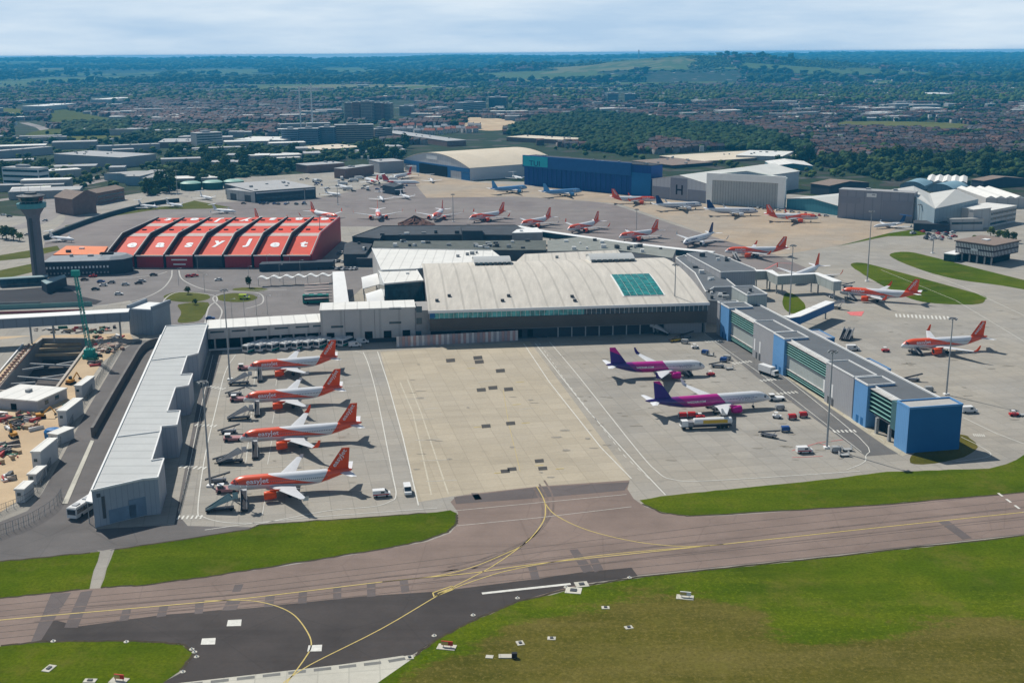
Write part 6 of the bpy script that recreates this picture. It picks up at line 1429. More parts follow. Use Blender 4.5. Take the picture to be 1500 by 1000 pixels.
def dollies(n,load,nm='baggage_cart'):
    t=thing(nm,'cart','baggage cart'); MB().box(-1.5,1.5,-.8,.8,.4,.52).build('deck',Mgalv,t)
    if load is not None: MB().hexa([(-1.2,-.7,.54),(1.2,-.7,.54),(1.2,.7,.54),(-1.2,.7,.54)],[(-1.2,-.7,1.75),(1.2,-.7,1.75),(1.2,.7,1.75),(-1.2,.7,1.75)]).build('container',load,t)
    for x in (-1.45,1.45): MB().box(x-.04,x+.04,-.75,.75,.53,1.5).build('end_frame',Mgalv,t)
    MB().bar((1.5,0,.45),(2.3,0,.4),.1).build('drawbar',Mvk,t); wheels(t,(-1.1,1.1),.75,.25,.15); return Proto(t)
def fuel():
    t=thing('fuel_truck','fuel truck','fuel truck'); MB().box(-8.5,8,-.9,.9,.6,1.0).build('chassis',Mvk,t)
    m=MB(); m.loft([[(x,1.25*math.cos(a)*k,2.35+1.1*math.sin(a)*k) for a in [2*math.pi*i/16 for i in range(16)]] for x,k in ((-4.4,.85),(-4.2,1),(7.9,1),(8.1,.85))]).build('tank',Mvw,t)
    for s in (-1,1): MB().box(-1.5,6.5,s*1.28-.02,s*1.28+.02,1.9,3.0).build('tank_panel',Mvo,t)
    MB().hexa([(-8.7,-1.2,1.02),(-6.3,-1.2,1.02),(-6.3,1.2,1.02),(-8.7,1.2,1.02)],[(-8.3,-1.1,2.9),(-6.3,-1.1,2.9),(-6.3,1.1,2.9),(-8.3,1.1,2.9)]).build('cab',Mvw,t); MB().hexa([(-8.72,-1,1.8),(-8.5,-1,1.8),(-8.5,1,1.8),(-8.72,1,1.8)],[(-8.4,-1,2.75),(-8.2,-1,2.75),(-8.2,1,2.75),(-8.4,1,2.75)]).build('windscreen',Mgl,t)
    MB().box(-6.2,-4.6,-1.1,1.1,1.05,2.5).build('pump_unit',Mvg,t); wheels(t,(-7.6,-5.4,3.6,4.9,6.2),1.25,.5,.3); return Proto(t)
CARS={'white':car(Mvw),'grey':car(Mvg),'black':car(Mvk),'red':car(Mvr),'blue':car(Mvb),'silver':car(Mvs)}
VW=van(Mvw); VR=van(Mvw,4.8,2.0,stripe=Mvr); VY=van(Mvy,5.2,2.3); TR=truckbox(Mvw); CAT=truckbox(Mvw,9,3.4,raised=.2,nm='catering_truck'); BW=bus(Mvw); BG=bus(Mvw,skirt=Mvgr); BGR=bus(Mvgr,12.5,4.1,nm='double_deck_bus',roof=Mvgr); STP=stairs(); ST2=stairs('covered_stairs',3.3,mat('teal_stair_panel',(.20,.30,.32),.5)); TG=tug(Mvw); TGR=tug(Mvr); PB=pushback(Mvw); PBR=pushback(cm('pushback_pinkish',(.42,.22,.22))); BL=belt(Mvg); BLY=belt(Mvo); DE=dollies(1,None); DR=dollies(1,Mvr); DG=dollies(1,Mgalv); DB=dollies(1,Mvb); FU=fuel()
def put(P,px,deg,label,cat=None,group=None,z=ZM+.02,flip=False): g=G(*px); return P.put((g[0],g[1],z),R(deg),label,cat,group)
H0=13.5
gs='passenger stairs at the doors of the left stand airliners'
# front-door stairs of the four left airliners, at the port side
for (x,y),lb in (((358,746),'passenger stairs at the front door of the airliner closest to the grass strip'),((374,671),'passenger stairs at the front door of the orange winglet airliner'),((377,610),'passenger stairs at the front door of the third airliner from the grass strip'),((381,560),'passenger stairs at the front door of the airliner nearest the buses')):
    a=G(x,y); b=G(x+1,y-22); put(STP,(x,y-4),math.degrees(math.atan2(b[1]-a[1],b[0]-a[0])),lb,group=gs)
for (x,y),lb,P in (((325,748),'parked covered stairs with teal sides at the near left corner of the stands',ST2),((340,678),'parked stairs between the two airliners nearest the grass strip, left of their noses',STP),((352,614),'parked stairs left of the gap between the second and third airliners from the grass',STP),((352,563),'parked stairs left of the gap between the two airliners nearest the buses',STP)):
    put(P,(x,y),15,lb,group='parked passenger stairs along the left stand line'); 
for (x,y),lb in (((333,720),'pushback tug at the nose of the airliner closest to the grass strip'),((342,645),'pushback tug at the nose of the orange winglet airliner'),((350,587),'pushback tug at the nose of the third airliner from the grass strip'),((360,541),'pushback tug at the nose of the airliner nearest the buses')): put(PBR,(x,y),8,lb,group='pushback tugs at the left stands')
for (x,y),lb in (((320,706),'equipment trailer at the mast nearest the grass strip'),((336,634),'equipment trailer left of the orange winglet airliner nose'),((345,579),'equipment trailer left of the third airliner nose'),((330,676),'equipment trailer below the parked stairs by the left line')):
    put(BL,(x,y),12,lb,group='dark belt loaders along the left stand line')
put(VR,(559,727),10,'dark red and white pickup van on the apron right of the nearest airliner tail'); put(VW,(597,722),-80,'white van parked across the white boundary line of the tan concrete')
put(FU,(1035,627),6,'long white fuel truck with a yellow panel beside the longer magenta airliner')
put(DR,(1000,612),4,'red baggage cart behind the fuel truck, left one',group='red baggage carts'); put(DR,(1013,611),4,'red baggage cart behind the fuel truck, right one',group='red baggage carts'); put(TGR,(1026,613),4,'red and white tug beside the fuel truck')
put(STP,(1003,549),118,'yellowish stairs at the front door of the shorter magenta airliner'); put(STP,(1107,592),170,'stairs at the front door of the longer magenta airliner') if 0 else None
for (x,y),P,d,lb in (((1041,550),TGR,20,'small white and red tug under the nose of the shorter magenta airliner'),((1052,538),BL,-10,'belt loader right of the nose of the shorter magenta airliner'),((1068,541),DE,10,'empty cart right of the shorter magenta airliner nose'),((1060,530),DB,-25,'baggage cart with a blue load above the shorter airliner nose'),((1065,527),DG,-25,'baggage cart with a grey load beside the pier road crossing'),((1033,519),DB,-30,'blue loaded cart nearer the terminal, left one'),((1040,521),DE,-30,'empty cart nearer the terminal, right one'),((1018,510),TG,10,'white tug before the terminal hall right of the mast'),((1005,495),BL,15,'belt loader beside the hall mast'),((967,490),STP,160,'parked stairs left of the mast before the terminal hall'),((990,500),BLY,30,'yellow belt loader at the foot of the hall mast'),((1003,503),DG,-20,'grey loaded cart below the hall mast'),
 ((1137,586),PB,5,'dark edged pushback tug at the nose of the longer magenta airliner'),((1142,600),DG,5,'grey covered cart beside the longer airliner nose'),((1138,612),TG,-15,'white tug towing the two red carts'),((1160,614),DR,8,'left red box cart beside the pier road'),((1176,611),DR,8,'right red box cart beside the pier road'),((1127,640),BL,-35,'belt loader with raised belt on the empty stand near the red markings'),((1150,632),DB,5,'dark blue loaded cart on the empty stand'),((1178,663),VR,5,'small red and white van on the red hatched stand'),((1224,662),DG,5,'row end cart loaded with grey boxes beside the pier mast'),((1236,668),DE,5,'empty cart beside the pier mast nearer the grass'),((1240,660),DE,5,'empty cart beside the pier mast nearer the pier'),
 ((1316,633),TGR,-40,'red tug parked in the opening under the pier'),((1126,550),CAT,-60,'white box truck driving on the pier road'),((1340,518),STP,110,'striped stairs at the front door of the lone airliner right of the pier'),((1297,515),TGR,5,'red and white tug left of the lone airliner nose'),((1249,513),VW,0,'white van beside the stair block behind the pier'),((1337,558),BL,0,'dark equipment behind the pier near the blue end block'),((1360,573),DG,0,'grey equipment cart beside the mast behind the pier'),((1419,604),VW,5,'white van just right of the blue end block'),((1485,609),TGR,0,'white and red tug at the right edge of the apron'),((1498,609),DE,0,'empty cart at the right edge of the apron'),((1245,439),STP,115,'stairs at the front door of the airliner below the grass island'),((1222,452),STP,-30,'stairs beside the end of the white roofed boarding arm'),((1242,421),BL,0,'red and dark loader above the nose of the airliner below the grass island'),((1236,496),STP,60,'parked white stairs behind the pier, left of a pair'),((1244,497),STP,60,'parked white stairs behind the pier, right of a pair'),((1219,436),TG,0,'white tug near the end of the boarding arm'),
 ((1078,381),STP,100,'stairs at the front door of the airliner beyond the pier root'),((128,747),BW,76,'white bus beside the near left corner of the grey pier')): put(P,(x,y),d,lb)
# buses in front of the gallery
gb='buses parked in a line below the gallery'
nm_=('leftmost','second','third','fourth','fifth','sixth','seventh','eighth','rightmost')
for i,x in enumerate((375,393,410,429,446,462,478,498,512)):
    put(BG if i%2==0 else BW,(x,512-i*1.1),62,('%s bus from the left in the line below the gallery'%nm_[i]) if 0<i<8 else '%s bus in the line below the gallery'%nm_[i],group=gb)
put(VW,(520,508),15,'white van at the right end of the line of buses'); put(VW,(531,503),15,'second white van at the right end of the line of buses, nearer the wall')
put(BGR,(463,444),5,'green double deck bus beside the long white curved canopy'); put(VY,(358,438),0,'bright yellow green van on the oval grass island')
# car park
rnd=random.Random(5)
cl=[('black',(140,425)),('white',(151,419)),('grey',(163,415)),('blue',(148,414)),('silver',(184,418)),('black',(203,416)),('silver',(208,413)),('white',(174,432)),('black',(225,404)),('black',(124,411)),('red',(136,406)),('white',(190,394)),('grey',(183,395)),('white',(320,411)),('black',(238,449)),('blue',(308,468)),('red',(277,406)),('red',(285,405)),('white',(5,316)),('black',(14,318)),('silver',(66,324)),('grey',(40,345)),('black',(60,287)),('white',(90,280))]
for c,p in cl: put(CARS[c],p,rnd.choice([12,15,190,195,10]),'%s car %s'%(c,{(140,425):'nearest the crane head in the car park',(151,419):'in the middle row of the car park, its left end',(163,415):'touching the blue one in the car park middle row',(148,414):'at the left end of the farther pair in the car park',(184,418):'alone between the two middle rows of the car park',(203,416):'beside a silver one in the right half of the car park',(208,413):'beside a black one in the right half of the car park',(174,432):'closest to the bridge tower in the car park',(225,404):'standing alone at the right end of the car park',(124,411):'at the left edge of the car park under the office',(136,406):'at the left edge of the car park under the office windows',(190,394):'under the front wall of the red hangar at its left end',(183,395):'beside a white one under the left end of the red hangar',(320,411):'on the curved road before the red hangar',(238,449):'just right of the bridge tower',(308,468):'on the road behind the gallery roof',(277,406):'in front of the third hangar bay, left one',(285,405):'in front of the third hangar bay, right one',(5,316):'on the far left road by the frame edge',(14,318):'following a white one on the far left road',(66,324):'on the bend of the far left road',(40,345):'left of the control tower cab',(60,287):'on the road behind the control tower',(90,280):'on the sandy yard behind the control tower'}[p]),'car','cars on and around the car park')
k=0
for row,(x0,y0,x1,y1,n) in enumerate([(497,372,530,385,7),(492,378,528,390,8),(494,384,520,392,6)]):
    for i in range(n):
        x=x0+(x1-x0)*i/(n-1)+rnd.uniform(-1,1); y=y0+(y1-y0)*.6*(i/(n-1))*0+rnd.uniform(-.6,.6)+ (0,6,11)[row]
        c=rnd.choice(['white','grey','black','silver','black']); put(CARS[c],(x,y),rnd.choice([70,80]),'%s car in the crowded parking beside the right wall of the red hangar'%c,'car','cars crowded right of the red hangar')
for i in range(16):
    x=390+i*8; c=rnd.choice(['grey','black','silver','black']); 
    if i in (2,5,9,13): continue
    put(CARS[c],(x,394+rnd.uniform(-.6,.8)),10,'%s car in the dark row along the foot of the red hangar right half'%c,'car','cars along the foot of the red hangar')
put(TR,(412,396),5,'white truck standing among the cars at the foot of the red hangar'); 
for i in range(26):
    x=rnd.uniform(350,460)if i<14 else rnd.uniform(930,1225); y=(rnd.uniform(290,300) if i<14 else 0)
    if i<14: c=rnd.choice(['white','grey','black','blue']); put(CARS[c],(x,297+rnd.uniform(0,3)),rnd.choice([0,80]),'%s car parked along the front of the dark glazed terminal'%c,'car','cars before the dark glazed terminal')
    else:
        x=1100+(i-14)*10; y=305+(x-1100)*.11+rnd.uniform(-1,1); c=rnd.choice(['white','grey','red','silver']); put(CARS[c],(x,y),rnd.choice([0,70]),'%s car along the foot of the teal and ribbed hangars'%c,'car','cars before the teal hangar')
for i in range(22):
    x=rnd.uniform(1335,1400); y=rnd.uniform(340,352); c=rnd.choice(['white','grey','red','silver','black']); put(CARS[c],(x,y),rnd.choice([20,100]),'%s car in the yard left of the square dark office'%c,'car','cars in the yard left of the dark office')
for i in range(46):
    x=rnd.uniform(440,600); y=rnd.uniform(262,282); c=rnd.choice(['black','grey','black','blue','silver']); 
    put(CARS[c] if i%4 else TR,(x,y),rnd.choice([10,20,100]),('%s car in the busy yard left of the arched hangar'%c) if i%4 else 'white truck in the busy yard left of the arched hangar','car' if i%4 else 'truck','vehicles in the yard left of the arched hangar')
block('depot_box','dark square depot box before the arched hangar yard',[(560,271),(572,268),(590,270),(578,274)],7,Mdkw,Mdkroof)
# wavy canopy left of the terminal, boundary
m=MB(); a=G(378,405,5); b=G(486,400,5); N=40; L_=[]
for i in range(N+1):
    u=i/N; x,y=a[0]+(b[0]-a[0])*u,a[1]+(b[1]-a[1])*u; z=4.5+.7*math.sin(u*2*math.pi*6); L_.append([(x,y-2.0,z),(x,y+2.0,z),(x,y+2.0,z-.25),(x,y-2.0,z-.25)])
t=thing('wavy_canopy','long white wavy canopy below the foot of the red hangar right half','canopy',(a[0],a[1],0)); off=(a[0],a[1],0)
m.loft(L_).build('roof',Mtrim,t,off=off); c0_,d0_=G(380,398),G(488,394)
m=MB(); m.hexa([(c0_[0],c0_[1],0),(d0_[0],d0_[1],0),(d0_[0],d0_[1]+8,0),(c0_[0],c0_[1]+8,0)],[(c0_[0],c0_[1],4.2),(d0_[0],d0_[1],4.2),(d0_[0],d0_[1]+8,4.2),(c0_[0],c0_[1]+8,4.2)]); m.build('shelter',Mdkw,t,off=off)
for i in range(7): x=a[0]+(b[0]-a[0])*i/6; y=a[1]+(b[1]-a[1])*i/6; MB().box(x-.1,x+.1,y-.1,y+.1,0,3.7).build('column',Mgalv,t,off=off)
for i in range(6):
    a=G(446,417+i*4.2,3); b=G(482,415+i*4.2,3); m=MB().bar((a[0],a[1],3),(b[0],b[1],3),1.1,.3); o=m.build('shelter_rib',mat('pinkish_canopy',(.45,.36,.33),.7)); o.location=(0,0,0); tag(o,'narrow pinkish shelter strip beside the long white curved canopy','shelter','narrow shelter strips')
# earth mound, debris
def heap(lb,px,rx,ry,h,mt,nm='earth_mound',n=1):
    rng=random.Random(px[0]); g=G(*px); m=MB(); N=26; K=7
    rings=[]
    for k in range(K):
        u=k/(K-1); rings.append([((1-u**1.3*.97)*rx*math.cos(2*math.pi*i/N)*rng.uniform(.8,1.15),(1-u**1.3*.97)*ry*math.sin(2*math.pi*i/N)*rng.uniform(.8,1.15),h*u*rng.uniform(.75,1.1) if k else -.05) for i in range(N)])
    m.loft(rings); o=m.build(nm,mt); o.location=g; return tag(o,lb,'mound')
Mearth=mat('brown_earth',(.13,.07,.055),.95,.35,.4)
heap('mound of dark brown earth beyond the black roofed hall',(608,331),14,12,7,Mearth)
heap('sandy rubble heap behind the foot of the crane',(165,503),8,9,2.2,mat('rubble',(.33,.27,.22),.95,.5,1.2),'rubble_heap')
heap('brown rubble heap between the crane and the bridge tower',(150,510),5,7,1.8,MATS['rubble'],'rubble_heap')
rng=random.Random(11)
mats_=[mat('rubble_pale',(.45,.40,.35),.9,.3,1),mat('rubble_dark',(.10,.09,.09),.9,.3,1),MATS['rusty_steel'],Mdkst,mat('site_green',(.04,.14,.09),.7),Mvw,mat('site_red',(.35,.05,.05),.7),MATS['tan_timber']]
for k,(cx,cy,rx,ry,n,lb) in enumerate([(28,618,32,12,60,'site_materials'),(158,505,22,12,50,'rubble'),(12,665,14,14,22,'m'),(14,700,10,6,10,'m'),(140,520,8,16,24,'m'),(92,600,6,5,4,'m'),(110,484,60,4,46,'m'),(95,470,70,4,30,'m')]):
    for i in range(n):
        x=cx+rng.uniform(-rx,rx); y=cy+rng.uniform(-ry,ry); g=G(x,y); m=MB(); L_,W2,hh=rng.uniform(.6,5),rng.uniform(.3,1.3),rng.uniform(.2,1.4)
        m.hexa([(-L_/2,-W2/2,0),(L_/2,-W2/2,0),(L_/2,W2/2,0),(-L_/2,W2/2,0)],[(-L_/2,-W2/2,hh),(L_/2*.9,-W2/2,hh),(L_/2*.9,W2/2*.8,hh*.8),(-L_/2,W2/2,hh)])
        o=m.build('site_material',rng.choice(mats_)); o.location=(g[0],g[1],.05); o.rotation_euler=(0,0,rng.uniform(0,3)); tag(o,'loose building material lying on the sandy construction ground left of the pier','material','loose materials on the construction site')
# airfield details: concrete pads, signs and lights
def pad(px,w,h,lb,cap=None,z=.06,mt=None):
    g=G(*px); m=MB(); m.box(-w/2,w/2,-h/2,h/2,0,.12); t=thing('concrete_pad',lb,'concrete pad',(g[0],g[1],z),random.Random(px[0]).uniform(-.3,.3),'pads and covers in the airfield grass'); m.build('slab',mt or Mpale,t)
    if cap: q=MB(); q.box(-w/5,w/5,-h/5,h/5,.13,.22+cap); q.build('cover',Mdkst,t)
for (x,y),w,h,lb,c in [((852,856),3.0,2.6,'white slab at the edge of the new asphalt, right one',.1),((840,865),3.6,3.0,'diamond turned white slab in the grass at the asphalt edge',.1),((887,890),1.7,1.3,'small pale cover in the grass, farthest of the scattered ones',.1),((921,919),1.7,1.3,'small pale cover in the rough grass below the far one',.1),((808,935),1.7,1.3,'small pale cover in the rough grass right of the dark box',.1),((762,942),1.5,1.8,'small pale cover just above the dark box',.1),((717,962),1.5,1.2,'small white cover left of the dark box',0),((72,979),1.7,2.6,'pale frame cover in the bottom left grass',.1),((132,997),2.4,1.4,'pale frame cover at the bottom edge of the left grass',.1),((600,963),1.5,1.5,'dark centred white cover at the tip of the pale shoulder',.1),((857,775),1.5,1.0,'x',0)][:-1]: pad((x,y),w,h,lb,c)
for (x,y),lb,w in (((655,948),'yellow and red sign on a white slab in the grass beside the asphalt edge',2.4),((1004,875),'toppled looking white and yellow sign on bare ground in the grass',2.4),((175,997),'small red sign at the bottom of the left grass',2.0)):
    g=G(x,y); t=thing('airfield_sign',lb,'sign',(g[0],g[1],.06),-.2); MB().box(-w/2-.8,w/2+.6,-1.1,1.1,0,.12).build('slab',Mpale,t); MB().box(-w/2,w/2,-.12,.12,.5,1.4).build('sign_face',mat('sign_red',(.5,.05,.03),.5) if x!=1004 else Mtrim,t); MB().box(-w/2,w/2*.2,-.15,-.121,.6,1.3).build('sign_legend',Myel,t)
    for s in (-.8,.8): MB().box(s-.05,s+.05,-.05,.05,.13,.5).build('leg',Mdkst,t)
g=G(748,962); t=thing('equipment_box','dark box on a white slab standing in the rough grass','cabinet',(g[0],g[1],.1)); MB().box(-2.4,1,-.6,.9,0,.15).build('slab',Mpale,t); MB().box(.2,1.3,-.8,0,.16,1.1).build('cabinet',Mvk,t)
gl_=['light fitting on the edge of the asphalt']
for i,(x,y) in enumerate([(78,939),(185,940),(281,951),(285,955),(288,962),(268,984),(636,931),(693,901),(758,876),(922,846),(829,860)]):
    g=G(x,y); t=thing('edge_light','small white edge light standing where the asphalt meets the grass','edge light',(g[0],g[1],.06),group='edge lights along the asphalt'); MB().lathe([(.55,0),(.55,.08)],n=10).build('base',Mpale,t); MB().lathe([(.16,.09),(.13,.4),(.02,.48)],n=8).build('lamp',Mvw,t)
# ---------- trees, houses, town ----------
rs=np.random.RandomState(3)
def foliage(nm,base):
    n=NT(nm); p=n.pos(); g=n.add('ShaderNodeNewGeometry').outputs['Random Per Island']; oi=n.add('ShaderNodeObjectInfo').outputs['Random']
    c=n.ramp(g,[(0,sc3(base,.62)),(.5,base),(1,sc3(base,1.55))]); c=n.mix(1.0,c,n.ramp(n.noise(p,.012,3),[(.35,(.75,.85,.75)),(.65,(1.25,1.15,.95))]),'MULTIPLY'); c=n.mix(1.0,c,n.ramp(oi,[(0,(.62,.75,.7)),(.6,(1.05,1.05,1.0)),(1,(1.7,1.45,1.1))]),'MULTIPLY')
    return n.out(c,.9)
Mfol=foliage('tree_foliage',(.032,.055,.012)); Mfol2=foliage('tree_foliage_light',(.046,.070,.012)); Mfol3=foliage('wood_foliage',(.028,.052,.015)); Mtrunk=mat('bark',(.10,.08,.06),.9,.2,2)
def fast(name,V,Fq,mats,mi=None,parent=None):
    """mesh from numpy arrays, Fq (n,k)"""
    me=bpy.data.meshes.new(name); nv,nf,k=len(V),len(Fq),Fq.shape[1]
    me.vertices.add(nv); me.vertices.foreach_set('co',V.astype(np.float32).ravel()); me.loops.add(nf*k); me.loops.foreach_set('vertex_index',Fq.astype(np.int32).ravel()); me.polygons.add(nf); me.polygons.foreach_set('loop_start',np.arange(0,nf*k,k,dtype=np.int32))
    for m in mats: me.materials.append(m)
    if mi is not None: me.polygons.foreach_set('material_index',mi.astype(np.int32))
    me.update(calc_edges=True); me.validate(); o=bpy.data.objects.new(name,me); col.objects.link(o); 
    if parent: o.parent=parent
    return o
def rot_rand(n):
    q=rs.normal(size=(n,4)); q/=np.linalg.norm(q,axis=1)[:,None]; w,x,y,z=q.T
    return np.stack([1-2*(y*y+z*z),2*(x*y-z*w),2*(x*z+y*w),2*(x*y+z*w),1-2*(x*x+z*z),2*(y*z-x*w),2*(x*z-y*w),2*(y*z+x*w),1-2*(x*x+y*y)],1).reshape(n,3,3)
ph=(1+5**.5)/2
ICO=np.array([(-1,ph,0),(1,ph,0),(-1,-ph,0),(1,-ph,0),(0,-1,ph),(0,1,ph),(0,-1,-ph),(0,1,-ph),(ph,0,-1),(ph,0,1),(-ph,0,-1),(-ph,0,1)])/math.hypot(1,ph)
ICF=np.array([(0,11,5),(0,5,1),(0,1,7),(0,7,10),(0,10,11),(1,5,9),(5,11,4),(11,10,2),(10,7,6),(7,1,8),(3,9,4),(3,4,2),(3,2,6),(3,6,8),(3,8,9),(4,9,5),(2,4,11),(6,2,10),(8,6,7),(9,8,1)])
OCT=np.array([(1,0,0),(-1,0,0),(0,1,0),(0,-1,0),(0,0,1),(0,0,-.6)],float); OCF=np.array([(0,2,4),(2,1,4),(1,3,4),(3,0,4),(2,0,5),(1,2,5),(3,1,5),(0,3,5)])
def lumps(C,S,jit=.25,tpl=(ICO,ICF),rot=True):
    T,Fc=tpl; n=len(C); V=np.repeat(T[None],n,0)*(1+rs.uniform(-jit,jit,(n,len(T),1)))
    if rot: V=np.einsum('nij,nkj->nki',rot_rand(n),V)
    V=V*S[:,None,:]+C[:,None,:]
    Fa=(Fc[None]+(np.arange(n)*len(T))[:,None,None]).reshape(-1,3)
    return V.reshape(-1,3),Fa
def crown(h,w,n,conical=0):
    """leaf clumps scattered through several boughs"""
    nb=7; ang=rs.uniform(0,6.28,nb); rr=rs.uniform(.2,.62,nb)*w/2; zz=h*rs.uniform(.42,.82,nb)
    B=np.stack([rr*np.cos(ang),rr*np.sin(ang),zz],1); B[0]=(0,0,h*.78)
    k=rs.randint(0,nb,n); d=rs.normal(size=(n,3)); d/=np.linalg.norm(d,axis=1)[:,None]; rad=w*.27*rs.uniform(.65,1.1,n)
    C=B[k]+d*rad[:,None]*np.array([1,1,.85]); C[:,2]=np.clip(C[:,2],h*.2,h)
    s=w*rs.uniform(.045,.085,n); return C,np.stack([s,s,s*.7],1)
def make_tree(h,w,n,fm,nm='broadleaf_tree'):
    t=thing(nm,'tree','tree'); m=MB(); m.tube((0,0,-.2),(0,0,h*.45),w*.045,w*.025,7)
    for a in range(4): x,y=math.cos(a*1.6+1)*w*.25,math.sin(a*1.6+1)*w*.25; m.tube((0,0,h*.3),(x,y,h*.62),w*.018,w*.007,5)
    m.build('trunk',Mtrunk,t); C,S=crown(h,w,n); V,Fa=lumps(C,S); C2,S2=crown(h,w,9); S2*=3.2; C2[:,:2]*=.6; C2[:,2]=C2[:,2]*.6+h*.22; V2,F2=lumps(C2,S2)
    V=np.concatenate([V,V2]); Fa=np.concatenate([Fa,F2+len(V)-len(V2)]); fast('crown',V,Fa,[fm],parent=t); return Proto(t)
TP=[make_tree(12,11,150,Mfol),make_tree(10,10,130,Mfol2),make_tree(14,11,160,Mfol),make_tree(9,9,110,Mfol2),make_tree(13,13,170,Mfol)]
def inpoly(px,py,poly):
    inside=np.zeros(len(px),bool); j=len(poly)-1
    for i in range(len(poly)):
        xi,yi=poly[i];xj,yj=poly[j]
        c=((yi>py)!=(yj>py))&(px<(xj-xi)*(py-yi)/((yj-yi)+1e-9)+xi); inside^=c; j=i
    return inside
W1=[(205,262),(232,236),(300,226),(440,222),(440,240),(425,254),(345,262),(330,272),(262,277),(240,287),(214,287)]
W1b=[(520,220),(600,214),(592,236),(556,238),(524,232)]
W3=[(1140,222),(1220,238),(1300,232),(1520,230),(1540,262),(1470,258),(1400,256),(1330,262),(1300,268),(1240,252),(1190,244),(1145,236)]
W2=[(742,192),(790,174),(880,166),(960,176),(1040,186),(1130,198),(1200,222),(1130,228),(1080,222),(1000,212),(960,206),(925,228),(860,220),(835,205),(800,200),(750,204)]
W4=[(-40,238),(60,246),(80,262),(70,270),(-40,268)]; W5=[(95,184),(190,182),(188,198),(95,200)]
W6=[(-60,92),(560,92),(700,84),(900,86),(900,104),(700,118),(560,112),(300,116),(240,140),(0,128),(-60,128)]
W7=[(250,214),(290,196),(330,196),(345,190),(240,186),(180,205)]
WOODS=[W1,W1b,W2,W3,W4,W5,W7]
FIELDS=[[(1214,183),(1240,178),(1300,178),(1400,181),(1455,189),(1400,192),(1300,191),(1240,188)],[(80,160),(105,162),(150,172),(205,178),(210,182),(120,185),(75,180)],[(100,200),(215,196),(220,203),(120,209)],[(120,110),(300,108),(430,113),(430,118),(300,113),(150,114)],[(940,120),(1010,103),(1060,112),(1100,122),(1030,126),(960,124)],[(780,115),(900,108),(960,112),(900,120),(800,122)],[(0,160),(28,160),(30,168),(0,170)],[(40,196),(90,188),(96,196),(50,210)],[(690,172),(745,176),(760,186),(720,192),(680,186)]]
mfield=[Mgrass3,m_grass('pasture',(.07,.085,.028),(.10,.12,.04),(.12,.13,.05),.4)]
for i,p in enumerate(FIELDS):
    w=smooth(PX(p),5); zz=float(np.max(th([q[0] for q in w],[q[1] for q in w]))); 
    if zz<.5: sheet('meadow',w,.35,mfield[i%2] if i not in(8,) else Msand)
CLEAR=[[(p[0]-3 if p[0]<sum(q[0] for q in P)/len(P) else p[0]+3,p[1]) for p in P] for P in FIELDS]
CLEAR+=[[(-60,250),(60,247),(78,218),(-60,218)],[(60,250),(250,256),(250,212),(60,212)],[(250,215),(470,222),(556,212),(556,183),(410,183),(405,200),(250,200)],[(500,180),(610,180),(610,148),(500,148)],[(545,205),(740,220),(740,186),(600,185),(545,190)],[(735,212),(860,214),(860,198),(735,198)],[(930,240),(1160,256),(1240,256),(1230,236),(1120,216),(930,228)],[(20,210),(72,210),(72,178),(20,178)],[(105,270),(250,275),(250,244),(105,244)],[(30,166),(70,166),(70,152),(30,152)],[(130,154),(165,154),(165,142),(130,142)],[(710,160),(745,160),(745,142),(710,142)],[(1160,118),(1290,118),(1290,108),(1160,108)],[(1358,146),(1396,146),(1396,134),(1358,134)],[(885,152),(932,152),(932,134),(885,134)],[(672,165),(716,165),(716,150),(672,150)]]
def allproj(x,y,z):
    dz=z-H; zc=y*CT-dz*ST; yc=-(y*ST+dz*CT); xr,yr=x/zc*F,yc/zc*F
    return xr*CR+yr*SR+750,-xr*SR+yr*CR+500
AIR=[(-400,300),(-60,262),(60,268),(105,250),(230,282),(330,262),(470,240),(590,232),(590,212),(770,212),(960,226),(1040,236),(1220,250),(1300,268),(1440,258),(1900,300),(1900,1100),(-400,1100)]
def samp(n,v0,v1,u0=-80,u1=1580):
    """ground points spread evenly over a band of the view, thinned by distance"""
    v=rs.uniform(v0,v1,n); u=rs.uniform(u0,u1,n); return u,v
def toworld(u,v):
    P=np.array([G(a,b)[:2] for a,b in zip(u,v)]); return P[:,0],P[:,1]
def ok(u,v): 
    m=~inpoly(u,v,AIR)
    for c in CLEAR: m&=~inpoly(u,v,c)
    return m
def clear(x,y,mg=4):
    x=np.asarray(x,float);y=np.asarray(y,float); m=np.ones(x.shape,bool)
    for O,u_,n_,L_,D_ in FOOT:
        dx,dy=x-O[0],y-O[1]; a=dx*u_[0]+dy*u_[1]; b=dx*n_[0]+dy*n_[1]; m&=~((a>-mg)&(a<L_+mg)&(b>-mg)&(b<D_+mg))
    return m
